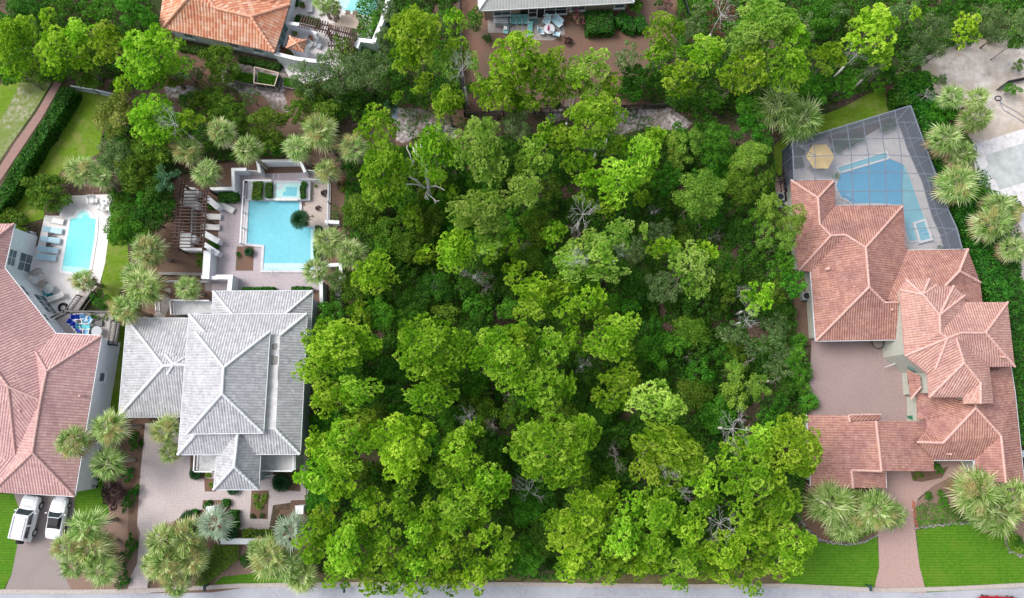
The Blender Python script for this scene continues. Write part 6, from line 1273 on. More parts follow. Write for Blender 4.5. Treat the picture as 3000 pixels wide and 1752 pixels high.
        b.build('timber_sides', M['timber'], R0).location = -R0.location; MB().prism(inset([p.xy for p in P], .05), 0, .38).build('soil', M['mulch'], R0).location = -R0.location
        rng = np.random.default_rng(4); Q = inset([p.xy for p in P], .12); xs = [q.x for q in Q]; ys_ = [q.y for q in Q]; n = 1500; x = rng.uniform(min(xs), max(xs), n); y = rng.uniform(min(ys_), max(ys_), n); k = inpoly(x, y, Q); x, y = x[k], y[k]; n = len(x)
        pp = np.column_stack([x, y, rng.uniform(.4, .75, n)]); V, t = blades(rng, pp, np.tile([0, 0, .6], (n, 1)), .14, .06, 2, .8, rng.uniform(.4, 1, n)); me = npmesh('vegetables', V, t, M['oak']); o = bpy.data.objects.new('vegetables', me); COL.objects.link(o); o.parent = R0; o.location = -R0.location
        if cage:
            f = MB(); T_ = [Vector((p.x, p.y, 1.5)) for p in P]
            for i in range(4): f.bar(T_[i], T_[(i+1) % 4], .09); f.bar((P[i].x, P[i].y, .4), T_[i], .08)
            m_ = (T_[0]+T_[1])/2; m2 = (T_[2]+T_[3])/2; f.bar((m2.x, m2.y, .4), m2, .07); f.build('box_frame', M['teak'], R0).location = -R0.location
            MB().add([(P[2].x, P[2].y, .4), (P[3].x, P[3].y, .4), T_[3], T_[2]], [(0,1,2,3)]).build('netting', M['screen2'], R0).location = -R0.location
            MB().add([(P[1].x, P[1].y, .4), (P[2].x, P[2].y, .4), T_[2], T_[1]], [(0,1,2,3)]).build('netting', M['screen2'], R0).location = -R0.location
def hedges():
    def hp(pts, z=0.8): return [W(a, b, z).xy for a, b in pts]
    def H(nm, lab, pts, w, h, mat, dens=150, ls=.09, z=None, z0=0.0, cat='hedge'):
        r = leaf_box(nm, hp(pts, z or h), w, h, M[mat], dens, ls, len(lab), z0=z0); tag(r, lab, cat); return r
    H('clipped_hedge', 'long thick dark green hedge between the brick path and back lawn', [(200,258),(160,330),(115,400),(70,465),(30,540),(-20,610),(-80,690)], 1.35, 1.7, 'hedge', 110, .13)
    c = crop(400, 400, .3397)
    H('clipped_hedge', 'clipped green hedge between the slanting wall and terrace top', [c(700,520),c(865,510)], 1.0, .9, 'hedge'); H('planter_shrub', 'broad clipped bush filling the left planter by the spa', [c(1000,465),c(1075,465)], 1.9, .55, 'olive', z0=.5, z=1.0, cat='shrub')
    H('clipped_hedge', 'upright clipped hedge close to the spa left side', [c(1140,400),c(1138,520)], .75, .5, 'hedge', z0=.5, z=1.0); H('clipped_hedge', 'small clipped hedge right of the spa', [c(1442,390),c(1425,455),c(1430,525)], .5, .45, 'hedge', z0=.5, z=1.0)
    H('clipped_hedge', 'square hedge between the slanting walls below the loungers', [c(655,885),c(650,960)], .85, .8, 'hedge'); H('clipped_hedge', 'left low hedge strip against the back of the grey house', [c(910,1315),c(1180,1312)], .35, .9, 'hedge')
    H('clipped_hedge', 'right low hedge strip against the back of the grey house', [c(1335,1310),c(1500,1308)], .4, .9, 'hedge'); H('clipped_hedge', 'hedge strip between square pool and fan palms', [c(1560,770),c(1548,900),c(1552,1060)], .5, 1.1, 'hedge'); H('shrub', 'small leafy bush under the middle of the pergola end', [c(600,590),c(660,605)], .5, .5, 'oak', cat='shrub')
    c = crop(300, 1250, .341)
    H('clipped_hedge', 'dark hedge running from the entry bed down to the white front wall', [c(1110,730),c(1125,870)], 1.0, .8, 'hedge'); H('clipped_hedge', 'olive hedge strip directly behind the long white front wall', [c(1205,930),c(1450,930)], .85, .7, 'olive'); H('clipped_hedge', 'small hedge by the sago at the drive edge', [c(760,740),c(815,745)], .6, .6, 'hedge')
    H('clipped_hedge', 'round-cornered hedge beside the left entry pillar', [c(885,660),c(905,680)], .7, .6, 'hedge'); H('clipped_hedge', 'little hedge right of the left entry pillar', [c(1030,655),c(1085,655)], .6, .6, 'hedge')
    H('clipped_hedge', 'dark hedge on the right side of the entry court', [c(1540,770),c(1520,860)], .6, .6, 'hedge')
    g = leaf_cover('spreading_groundcover', [[c(960,1010),c(1185,1010),c(1180,1130),c(1000,1280),c(880,1370),c(800,1360),c(880,1180)]], 260, .7, M['olive'], .08, 12, .0, .1); g['kind'] = 'stuff'
    c = crop(1100, 0, .3397)
    H('clipped_hedge', 'rounded dark hedge against the beige house right of the pink bush', [c(1820,190),c(2050,175)], 2.6, 1.3, 'hedge', 90, .11); H('clipped_hedge', 'curved hedge sweeping below the beige house corner', [c(2095,120),c(2150,190),c(2250,215),c(2330,180)], 1.6, 1.1, 'hedge', 90, .11)
    H('tall_hedge', 'tall dark vine-covered hedge along the east side of the pool cage', [(2690,215),(2712,300),(2762,440),(2808,560),(2846,640),(2886,740),(2912,830),(2945,880)], 2.4, 2.6, 'hedge', 80, .14)
    H('tall_hedge', 'dark hedge beside the terracotta tower at the right edge', [(2930,700),(2975,900),(2998,1100),(3020,1300)], 2.6, 2.2, 'hedge', 70, .14)
    c = crop(0, 0, .4076)
    c = crop(2200, 0, .4756); H('tall_hedge', 'dark ivy hedge right of the lawn above the cage corner', [c(960,520),c(975,640)], 2.2, 2.4, 'darkoak', 80, .13)
    c = crop(400, 0, .3397); H('clipped_hedge', 'low planting row against the white wall under the orange roof', [c(880,495),c(1235,575)], .7, .6, 'darkoak', 90); H('clipped_hedge', 'low row of plants below the orange roof left window', [c(370,400),c(600,440)], .8, .6, 'darkoak', 80)
    H('clipped_hedge', 'leafy bed along the upper courtyard trellis', [c(1370,150),c(1570,190)], .9, .6, 'hedge', 90)
    for i, (x, y) in enumerate(((1372,18), (1712,90))): H('round_planting', f'round green planting ring in the white courtyard, {"left" if i == 0 else "right"} one', [c(x-18,y),c(x+18,y)], .95, .3, 'hedge', cat='planting')
# ---- furniture prototypes
def lounger_proto(mat, frame='white', L=1.95):
    r = empty('sun_lounger', (0,0,0)); b = MB(); b.bar((-.3,-L/2,.3), (-.3,L/2*.35,.3), .05); b.bar((.3,-L/2,.3), (.3,L/2*.35,.3), .05); b.bar((-.3,-L/2,.3), (.3,-L/2,.3), .05); b.bar((-.3,.3,.3), (-.3,L/2,.62), .045); b.bar((.3,.3,.3), (.3,L/2,.62), .045); b.build('frame', M[frame], r)
    MB().box((0,-.33,.34), (.6,L*.66,.06)).build('seat', M[mat], r, bevel=.02); MB().box((0,.64,.50), (.6,.74,.06), rx=.43).build('backrest', M[mat], r, bevel=.02)
    for x in (-.28,.28):
        for y in (-L*.42, L*.28): MB().bar((x,y,0), (x,y,.3), .05).build('leg', M[frame], r)
    return r
def chair_proto(mat, frame='white', w=.6, back=.85, name='patio_chair', slats=True):
    r = empty(name, (0,0,0)); MB().box((0,0,.40), (w,.55,.05), rx=.05).build('seat', M[mat], r, bevel=.015)
    b = MB()
    if slats:
        for i in range(5): b.box(((i-2)*w/5.2, .36, .40+back*.35), (w/6.2,.03,back*.78), rx=-.38)
        b.box((0,.50,.40+back*.62), (w,.04,.08), rx=-.38); b.box((0,.26,.44), (w,.04,.06), rx=-.38)
    else: b.box((0,.36,.40+back*.35), (w,.04,back*.78), rx=-.38)
    b.build('backrest', M[mat], r)
    for x in (-w/2-.03, w/2+.03): MB().box((x,.02,.60), (.08,.6,.035)).build('armrest', M[frame], r, bevel=.01)
    for x in (-w/2, w/2):
        for y in (-.25,.25): MB().bar((x,y,0), (x,y,.59), .045).build('leg', M[frame], r)
    return r
def table_proto(mat, r_=.5, h=.72, n=20, name='round_table', frame='white', wl=None):
    r = empty(name, (0,0,0)); b = MB()
    if wl: b.box((0,0,h), (wl[0],wl[1],.05))
    else: b.disc((0,0), r_, h-.02, h+.02, n)
    b.build('tabletop', M[mat], r, bevel=.01)
    q = (wl[0]*.42, wl[1]*.40) if wl else (r_*.6, r_*.6)
    for sx in (-1,1):
        for sy in (-1,1): MB().bar((sx*q[0], sy*q[1], 0), (sx*q[0]*.9, sy*q[1]*.9, h-.02), .05).build('leg', M[frame], r)
    return r
def inst(pro, used, u, v, ang, label, cat, group=None, z=0.0, s=1.0, zl=.35):
    o = pro if not used.get(pro.name) else copy_tree(pro)
    used[pro.name] = 1; q = W(u, v, z+zl); o.location = (q.x, q.y, z); o.rotation_euler = (0, 0, math.radians(ang)); o.scale = (s,)*3
    tag(o, label, cat, group); return o
def furniture():
    U = {}; c = crop(0, 500, .3737)
    # pool loungers, head to the left
    lb = lounger_proto('sling_blue'); zt = .02
    for (x, y, a), lab in zip([(418,467,82),(402,543,82),(385,620,82),(367,680,84)], ['topmost of the four pale blue loungers left of the turquoise pool', 'second from top of the four pale blue loungers', 'third from top of the four pale blue loungers', 'lowest of the four pale blue loungers']):
        inst(lb, U, *c(x, y), a, lab, 'sun lounger', 'blue sun loungers by the left pool')
    lw = lounger_proto('cushion')
    for (x, y, a), lab in zip([(430,388,78),(440,990,-70)], ['white cushioned lounger above the row of blue loungers', 'white lounger beside the teal towel under the white wall']): inst(lw, U, *c(x, y), a, lab, 'sun lounger', 'white sun loungers')
    c2 = crop(400, 400, .3397)
    for (x, y, a), lab in zip([(770,608,62),(650,690,88),(640,780,88)], ['slanting white lounger at the upper end of the terrace', 'white lounger with its head under the pergola, upper of the pair', 'white lounger with its head under the pergola, lower of the pair']): inst(lw, U, *c2(x, y), a, lab, 'sun lounger', 'white sun loungers')
    st = table_proto('blackgloss', h=.45, name='side_table', frame='black', wl=(.5,.45))
    for (x, y), lab in zip([(397,503),(383,580)], ['small black side table between the upper blue loungers', 'small black side table between the middle blue loungers']): inst(st, U, *c(x, y), 0, lab, 'side table', 'black side tables')
    ch = {k: chair_proto(k, 'white', .55, .7, n, False) for k, n in (('chair_royal','beach_chair'), ('chair_sky','beach_chair'), ('chair_aqua','beach_chair'))}
    for m, x, y, a, lab in [('chair_royal',608,1148,95,'royal blue chair at the top left of the deck'), ('chair_royal',645,1145,95,'royal blue chair second in the top row of the deck'), ('chair_sky',668,1170,20,'sky blue chair on the deck left of its twin'), ('chair_sky',702,1175,-30,'sky blue chair nearest the dark pots on the deck'),
                            ('chair_royal',577,1195,60,'royal blue chair farthest left on the deck'), ('chair_royal',600,1226,40,'royal blue chair middle of the lower left cluster'), ('chair_royal',620,1248,30,'royal blue chair lowest in the left cluster'), ('chair_aqua',650,1222,90,'aqua chair left of its twin in the deck middle'), ('chair_aqua',690,1224,-80,'aqua chair in the deck middle facing its twin'), ('chair_sky',680,1266,180,'sky blue chair by the roof gutter at the deck foot')]:
        inst(ch[m], U, *c(x, y), a, lab, 'chair', 'beach chairs on the raised deck', 1.5, .95)
    wc = chair_proto('cushion', 'white', .55, .8, 'white_chair', False)
    for (x, y, a), lab in zip([(285,862,60),(322,856,-50),(715,235,10),(745,235,10),(800,290,170),(845,292,170)], ['white plastic chair close to the white house wall', 'white plastic chair beside the round wicker table', 'pale chair left of pair above the turquoise pool', 'pale chair right of pair above the turquoise pool', 'pale chair lower left of the white parasol base', 'pale chair lower right of the white parasol base']): inst(wc, U, *c(x, y), a, lab, 'chair', 'white chairs round the left pool')
    rt = table_proto('acgrey', .55, .7, name='round_table')
    for (x, y), lab in (((395,930), 'round pale grey table beside the teal towel'), ((772,1262), 'round grey table on the deck beside the gutter')): inst(rt, U, *c(x, y), 0, lab, 'table', z=1.5 if y > 1100 else 0)
    rw = table_proto('wicker', .42, .6, name='wicker_table', frame='wicker'); inst(rw, U, *c(338,892), 0, 'round brown wicker table by the white plastic chairs', 'table')
    r = empty('ring_float', (*W(*c(490,1072), .2).xy, 0), 0, 'black rubber ring lying at the foot of the deck stairs', 'swim ring'); P = []; MB().tube([(.42*math.cos(6.283*i/16), .42*math.sin(6.283*i/16), .13) for i in range(17)], .12, 8).build('ring', M['rubber'], r, smooth=True)
    r = empty('wire_bench', (*W(*c(282,805), .4).xy, 0), .5, 'thin grey wire bench against the white house wall', 'bench'); b = MB(); [b.bar((-.6,-.25+i*.1,.42), (.6,-.25+i*.1,.42), .025) for i in range(6)]; b.build('seat', M['wicker'], r); b = MB(); [b.bar((-.6,.28,.5+i*.1), (.6,.28,.5+i*.1), .025) for i in range(4)]; b.build('backrest', M['wicker'], r); [MB().bar((x,y,0), (x,y,.42), .04).build('leg', M['wicker'], r) for x in (-.55,.55) for y in (-.25,.25)]
    r = empty('towel', (*W(*c(372,962), .1).xy, .02), math.radians(30)); tag(r, 'teal towel spread on the floor by the white wall', 'towel'); b = MB(); P = [(-.45+.9*i/6, -.55+1.1*j/6, .03+.02*math.sin(i*1.7+j)) for j in range(7) for i in range(7)]; b.add(P, [(j*7+i, j*7+i+1, j*7+i+8, j*7+i+7) for j in range(6) for i in range(6)]); b.build('cloth', M['towel'], r)
    r = empty('parasol_table', (*W(*c(812,238), .7).xy, 0), 0, 'small white round table with centre hole at the deck top', 'table'); MB().disc((0,0), .42, .66, .70, 20).build('tabletop', M['white'], r); MB().disc((0,0), .12, .70, .78, 12).build('hub', M['acgrey'], r); MB().bar((0,0,0), (0,0,.66), .09).build('pedestal', M['white'], r)
    r = empty('slatted_bench', (*W(*c(512,278), .4).xy, 0), math.radians(30), 'grey-white slatted bench at the upper left of the white deck', 'bench'); b = MB(); [b.box((0,-.3+i*.12,.42), (1.9,.09,.03)) for i in range(6)]; b.build('seat', M['coping'], r); MB().box((0,.36,.66), (1.9,.05,.5), rx=-.2).build('backrest', M['coping'], r); [MB().bar((x,y,0), (x,y,.4), .07).build('leg', M['coping'], r) for x in (-.85,.85) for y in (-.28,.28)]
    r = empty('storage_crate', (*W(*c(775,1197), 1.7).xy, 1.5), 0, 'flat black mat-like box on the blue-chair deck', 'box'); MB().box((0,0,.12), (.75,.5,.24)).build('body', M['blackgloss'], r, bevel=.02); MB().box((0,0,.26), (.79,.54,.04)).build('lid', M['black'], r)
    for (x, y), lab in (((728,1140), 'left dark plant pot on the deck rail side'), ((758,1150), 'right dark plant pot on the deck rail side')):
        r = empty('plant_pot', (*W(*c(x, y), 1.8).xy, 1.5), 0, lab, 'pot', 'dark pots on the deck'); MB().disc((0,0), .16, 0, .36, 14, .23).build('pot', M['wicker'], r); me = strap_crown('leaves', 3, .4, M['darkoak'], 40, .04); o = bpy.data.objects.new('leaves', me); COL.objects.link(o); o.parent = r; o.location = (0,0,.36)
    # beige house patio
    c = crop(1100, 0, .3397); ct = chair_proto('chair_teal', 'white', .62, .95, 'strap_chair')
    for (x, y, a), lab in zip([(1190,188,0),(1240,188,0),(1290,188,0)], ['left of three teal strap chairs against the beige house', 'middle of three teal strap chairs against the beige house', 'right of three teal strap chairs against the beige house']): inst(ct, U, *c(x, y), a, lab, 'chair', 'teal patio chairs')
    lt = lounger_proto('chair_teal')
    for (x, y, a), lab in zip([(1130,225,-8),(1333,250,-4)], ['teal lounger with a white towel left of the strap chairs', 'teal lounger poking out above the big pine']): inst(lt, U, *c(x, y), a, lab, 'sun lounger', 'teal loungers', s=.85)
    cs = chair_proto('sling_light', 'white', .62, .95, 'adirondack_chair')
    for (x, y, a, s_), lab in zip([(1475,190,-25,1.1),(1437,275,85,1),(1562,296,165,1)], ['pale blue slatted chair left of the double seat', 'white-armed pale blue chair left of the round glass table', 'pale blue chair lower right of the round glass table']): inst(cs, U, *c(x, y), a, lab, 'chair', 'pale blue slatted chairs', s=s_)
    r = chair_proto('sling_light', 'white', 1.35, 1.0, 'double_chair'); inst(r, U, *c(1560,195), -45, 'wide pale blue double seat on the tan patio', 'chair')
    tg = table_proto('coping', .62, .72, 24, 'glass_table'); inst(tg, U, *c(1498,262), 0, 'round pale glass table with a pink folded parasol', 'table')
    r = empty('folded_parasol', (*W(*c(1492,250), 1.2).xy, 0), 0, 'folded pink parasol standing in the round glass table', 'parasol'); MB().tube([(0,0,0), (0,0,2.1)], .03, 6).build('pole', M['white'], r); MB().tube([(0,0,1.1), (.02,0,1.4), (0,0,2.2)], [.16, .13, .03], 9).build('canopy', M['pink'], r)
    r = empty('patio_grill', (*W(*c(1090,186), .6).xy, 0), 0, 'grey covered grill between the bin and the teal chairs', 'grill'); MB().box((0,0,.45), (1.5,.75,.9), taper=.95).build('cover', M['acgrey'], r, bevel=.06); MB().box((0,0,.97), (1.2,.5,.12), taper=.8).build('lid', M['acgrey'], r, bevel=.04)
    r = empty('white_bin', (*W(*c(1035,180), .5).xy, 0), 0, 'small white bin at the left end of the tan patio', 'bin'); MB().disc((0,0), .2, 0, .6, 16, .25).build('body', M['white'], r); MB().disc((0,0), .27, .6, .66, 16).build('lid', M['coping'], r)
    r = empty('door_mat', (*W(*c(1350,178), .02).xy, .014), 0, 'dark green door mat at the screen door', 'mat'); MB().box((0,0,.012), (1.4,.9,.02)).build('mat', M['shutter'], r)
    r = empty('pink_towel', (*W(*c(1085,225), .05).xy, .016), .3, 'pink cloth lying on the tan patio by the teal lounger', 'towel'); MB().box((0,0,.03), (.6,.25,.05)).build('cloth', M['pink'], r, bevel=.02)
    r = empty('white_towel', (*W(*c(1122,240), .45).xy, .42), .1, 'white towel heaped on the left teal lounger', 'towel'); MB().box((0,0,.06), (.45,.5,.1), taper=.7).build('cloth', M['cushion'], r, bevel=.03)
    for (x, y), lab in (((1915,85), 'dark butterfly-shaped ornament on the tan house wall'), ((2032,240), 'small dark garden figure beside the rounded hedge')):
        r = empty('garden_ornament', (*W(*c(x, y), .6).xy, 0), 0, lab, 'ornament'); MB().bar((0,0,0), (0,0,.7), .06).build('stake', M['black'], r); MB().ball((-.14,0,.8), .14, 8, .5).ball((.14,0,.8), .14, 8, .5).ball((0,0,.72), .1, 8).build('figure', M['wicker'], r)
    for (x, y), lab in (((958,185), 'small terracotta pot left of the tan patio'),): pass
    # orange house courtyard
    c = crop(400, 0, .3397); td = table_proto('teak', h=.74, name='dining_table', frame='teak', wl=(2.2,1.3)); inst(td, U, *c(1840,205), -12, 'pale teak dining table in the white courtyard', 'table')
    tc = chair_proto('teak', 'teak', .58, .7, 'teak_chair')
    for (x, y, a), lab in zip([(1825,145,-5),(1885,148,-12),(1745,185,78),(1918,235,-100),(1820,268,165),(1700,235,95)], ['teak chair behind the dining table, left one', 'teak chair behind the dining table, right one', 'teak chair at the left end of the dining table', 'teak chair at the right end of the dining table', 'teak chair in front of the dining table', 'teak chair lower left near the vine']): inst(tc, U, *c(x, y), a, lab, 'chair', 'teak dining chairs')
    gc = chair_proto('acgrey', 'acgrey', .6, .8, 'metal_chair')
    for (x, y, a), lab in zip([(1570,395,-20),(1492,390,40)], ['grey metal chair right of the small gate roof', 'grey metal chair close to the small gate roof']): inst(gc, U, *c(x, y), a, lab, 'chair', 'grey metal chairs')
    lg = lounger_proto('coping', 'acgrey')
    for (x, y, a), lab in zip([(1497,35,0),(1570,55,20)], ['grey lounger at the top of the white courtyard', 'grey lounger beside the courtyard palm']): inst(lg, U, *c(x, y), a, lab, 'sun lounger', 'grey courtyard loungers')
    for (x, y, rr, mt, lab) in ((1502,325,.3,'red','terracotta pot in the courtyard centre'), (1365,270,.5,'paleoak','leafy pot plant in the corner of the courtyard'), (1430,40,.45,'darkoak','red pot with dark plant by the orange roof'), (1628,85,.4,'purple','pot with magenta flowers by the courtyard palm'), (2060,140,.5,'pinkflower','magenta bougainvillea pot against the right courtyard wall'), (1275,440,.7,'red','rusty shrub in the planter below the garden door'), (1325,465,.6,'olive','olive shrub in the planter by the gate roof')):
        r = empty('potted_plant', (*W(*c(x, y), .5).xy, 0), 0, lab, 'potted plant', 'courtyard pots'); MB().disc((0,0), rr*.45, 0, .45, 14, rr*.62).build('pot', M['terrapot'], r); me, R_n = proto('oak' if mt not in M else mt, 'S', 0); o = bpy.data.objects.new('foliage', me); COL.objects.link(o); o.parent = r; o.location = (0,0,.55); o.scale = (rr/R_n,)*3
    plant('palm', *c(1600,10), 80, None, 3.6, 'yellowish palm standing in the white courtyard by the top edge'); plant('palm', *c(1690,40), 60, None, 3.2, 'small palm over the right planting ring of the courtyard')
    # cage furniture
    c = crop(2200, 250, .4075); q = W(*c(500,510), 2.2); r = empty('patio_umbrella', (q.x, q.y, 0), 0, 'hexagonal yellow umbrella open under the screen cage', 'umbrella')
    b = MB(); P = [(1.55*math.cos(math.radians(60*i)), 1.55*math.sin(math.radians(60*i)), 2.15) for i in range(6)]+[(0,0,2.6)]+[(p_*.985) for p_ in ()]; P += [(x*.985, y*.985, 2.08) for x, y, _ in P[:6]]
    b.add(P, [(i, (i+1) % 6, 6) for i in range(6)]+[(7+i, 7+(i+1) % 6, (i+1) % 6, i) for i in range(6)]); b.build('canopy', M['yellow'], r); MB().tube([(0,0,0), (0,0,2.66)], .03, 6).build('pole', M['white'], r)
    for i in range(6): MB().bar((0,0,2.5), (P[i][0]*.97, P[i][1]*.97, 2.11), .03).build('rib', M['white'], r)
    MB().disc((0,0), .3, 0, .08, 14).build('base', M['acgrey'], r)
    wk = chair_proto('wicker', 'wicker', .6, .6, 'wicker_chair', False)
    for (x, y, a), lab in zip([(438,590,140),(492,590,190)], ['brown round-backed chair lower left of the yellow umbrella', 'brown chair below the yellow umbrella']): inst(wk, U, *c(x, y), a, lab, 'chair', 'wicker chairs in the cage')
    r = empty('kettle_grill', (*W(*c(437,445), .6).xy, 0), 0, 'black kettle grill behind the yellow umbrella', 'grill'); MB().ball((0,0,.8), .3, 12, .8).build('bowl', M['black'], r, smooth=True); [MB().bar((.25*math.cos(a), .25*math.sin(a), 0), (.12*math.cos(a), .12*math.sin(a), .7), .03).build('leg', M['black'], r) for a in (0, 2.1, 4.2)]
    R1 = empty('pool_handrail', (*W(*c(680,825), .3).xy, .1), .4, 'curved metal handrail at the lower left of the caged pool', 'handrail'); ladder(R1, c(680,825), .1, .6)
    R1 = empty('pool_handrail', (*W(*c(1340,1105), .3).xy, .1), .4, 'curved metal handrail beside the caged spa', 'handrail'); ladder(R1, c(1330,1105), .1, 1.2)
    plant('fern', *c(622,640), 36, None, .8, 'spiky palm-like plant at the left end of the wading channel'); 
    for (x, y, s_, lab) in ((335,480,55,'leafy plant in the cage corner bed'), (960,300,40,'dark leafy plant at the cage back wall'), (1015,270,40,'reddish plant at the cage back wall'), (620,430,55,'bushy plant behind the wading channel, left'), (690,400,55,'bushy plant behind the wading channel, middle'), (770,370,50,'bushy plant behind the wading channel, right'), (345,560,35,'small plant low in the cage corner bed'), (1365,1165,20,'small spiky plant by the cage lower wall')): plant('darkoak', *c(x, y), s_, s_*.9, 1.1, lab)
    # services
    def acunit(u, v, lab, s_=1):
        r = empty('air_conditioner', (*W(u, v, .5).xy, 0), 0, lab, 'air conditioner', 'outdoor air conditioners'); MB().box((0,0,.42*s_), (.85*s_,.85*s_,.82*s_)).build('cabinet', M['acgrey'], r, bevel=.04); MB().disc((0,0), .34*s_, .83*s_, .86*s_, 18).build('fan_grille', M['black'], r)
    acunit(2360,868,'grey air conditioner in the mulch strip left of the terracotta wall'); acunit(300,1206,'dark air conditioner between pink and grey houses'); acunit(2284,578,'white and grey pool heater beside the cage brick walk'); acunit(88,690,'white and black pump unit at the white wall corner'); acunit(2294,600,'dark pool pump by the terracotta house corner', .6)
    for u, v, lab in ((2675,1226,'green wheeled bin against the sage courtyard wall'), (268,1420,'pale meter box behind the pink house palms')):
        r = empty('wheeled_bin', (*W(u, v, .6).xy, 0), .1, lab, 'bin'); mt = M['greenbin'] if u > 1000 else M['acgrey']; MB().box((0,0,.5), (.55,.6,1.0), taper=1.12).build('body', mt, r, bevel=.03); MB().box((0,0,1.04), (.64,.7,.07)).build('lid', mt, r, bevel=.02); [MB().tube([(x,-.3,.12), (x+.05,-.3,.12)], .12, 10).build('wheel', M['rubber'], r) for x in (-.3,.25)]
    for u, v, lab in ((602,1718,'dark mailbox on a post at the grey house kerb'), (2547,1718,'black mailbox on a post at the right lawn kerb'), (1009,1723,'mailbox post peeping from under the kerb pines')):
        r = empty('mailbox', (*W(u, v, .9).xy, 0), .1, lab, 'mailbox', 'kerbside mailboxes'); MB().bar((0,0,0), (0,0,1.05), .11).build('post', M['mailgreen'], r); b = MB(); b.box((0,-.1,1.12), (.24,.55,.16)); b.tube([(0,-.375,1.2), (0,.175,1.2)], .12, 12); b.build('box', M['mailgreen'], r); MB().bar((.13,-.2,1.2), (.13,-.2,1.38), .025).build('flag', M['taillight'], r); MB().bar((0,0,.85), (0,-.4,1.03), .06).build('bracket', M['mailgreen'], r)
    r = empty('wall_ornament', (*W(2611,1072, .8).xy, 0), 0, 'white scrolled ironwork piece against the courtyard wall', 'ornament'); b = MB(); [b.tube([(-.6+.3*k+.12*math.cos(a_), .1*k-.1, .9+.14*math.sin(a_)) for a_ in [i*.7 for i in range(10)]], .03, 5) for k in range(5)]; b.build('scrollwork', M['white'], r); MB().bar((-.7,-.15,.9), (.7,.35,.9), .04).build('rail', M['white'], r)
    r = empty('fire_bowl', (*W(2576,1003, 1.0).xy, 0), 0, 'round black bowl under the edge of the terracotta eave', 'bowl'); MB().disc((0,0), .35, 0, .7, 20, .62).build('bowl', M['black'], r); MB().disc((0,0), .55, .69, .72, 20).build('rim', M['wicker'], r)
    r = empty('water_hose', (*W(2930,290).xy, 0), 0, 'blue-grey hoses and ring lying on the sandy plot', 'hose'); b = MB(); P1 = [W(u, v, .04) for u, v in ((2925,290),(2938,305),(2950,312),(2980,328),(3010,350))]; P2 = [W(u, v, .07) for u, v in ((2930,300),(2940,322),(2958,332),(2990,352),(3010,366))]; b.tube(P1, .035, 6); b.tube(P2, .035, 6); b.build('hose', M['chair_sky'] if False else M['cageframe'], r).location = -r.location
    q = W(2924,288, .1); MB().tube([(q.x+.35*math.cos(6.283*i/14), q.y+.28*math.sin(6.283*i/14), .12) for i in range(15)], .05, 6).build('ring', M['black'], r).location = -r.location
    r = empty('white_dish', (*W(2993,1329, 2.2).xy, 0), 0, 'small white dish beside the roof at the right edge', 'dish'); MB().bar((0,0,0), (0,0,2.2), .06).build('mast', M['acgrey'], r); MB().disc((0,0), .12, 2.2, 2.3, 14, .36).build('dish', M['acgrey'], r)
    # edging stones of beds on the right
    for lab, L in (('dark rubble edging curving under the left palm bed', [(2330,1500),(2350,1530),(2372,1560),(2410,1585),(2470,1595),(2530,1588),(2572,1565)]), ('dark rubble edging between ground cover and right lawn', [(2682,1548),(2740,1540),(2800,1533),(2860,1532)]), ('dark rubble edging round the island bed at the right edge', [(2952,1560),(2945,1590),(2958,1615),(2985,1628),(3010,1625)]), ('thin brick edging left of the ground cover', [(2676,1470),(2680,1510),(2684,1550)])):
        r = empty('bed_edging', (*W(*L[0]).xy, 0), 0, lab, 'edging'); rr = random.Random(3); b = MB()
        for a, e in zip(L[:-1], L[1:]):
            A, E = W(*a), W(*e); n = int((E-A).length/.22)
            for i in range(n): p = A.lerp(E, i/n); b.box((p.x+rr.uniform(-.1,.1), p.y+rr.uniform(-.1,.1), .08), (.25,.22,.2), rz=rr.uniform(0,3), taper=.7)
        b.build('stones', M['timber'] if 'brick' not in lab else M['terrapot'], r).location = -r.location
M['darkstone'] = noisy('dark_edging_stone', [(.07,.05,.06), (.14,.10,.11)], 8, .9, .4)
# ---- vehicles (local x right, y forward)
def loft(secs, n=None):
    b = MB(); m = len(secs[0]); V = [p for s_ in secs for p in s_]
    F = [(i*m+k, i*m+(k+1) % m, (i+1)*m+(k+1) % m, (i+1)*m+k) for i in range(len(secs)-1) for k in range(m)]
    F += [tuple(range(m-1,-1,-1)), tuple((len(secs)-1)*m+k for k in range(m))]; b.add(V, [f[::-1] for f in F]); return b
def bsec(y, hw, z0, z1, crown=.04, tuck=.9): return [(-hw*tuck, y, z0), (-hw, y, z0+.25*(z1-z0)), (-hw, y, z1-.18), (-hw*.88, y, z1-.03), (-hw*.4, y, z1+crown), (hw*.4, y, z1+crown), (hw*.88, y, z1-.03), (hw, y, z1-.18), (hw, y, z0+.25*(z1-z0)), (hw*tuck, y, z0)]
def wheels(r, ys, hw, rad, wd=.24):
    for y in ys:
        for sx in (-1, 1):
            w_ = MB(); w_.tube([(sx*(hw-wd), y, rad), (sx*hw, y, rad)], rad, 18); o = w_.build('wheel', M['rubber'], r); MB().tube([(sx*(hw-.06), y, rad), (sx*(hw+.012), y, rad)], rad*.6, 14).build('rim', M['rim'], o)
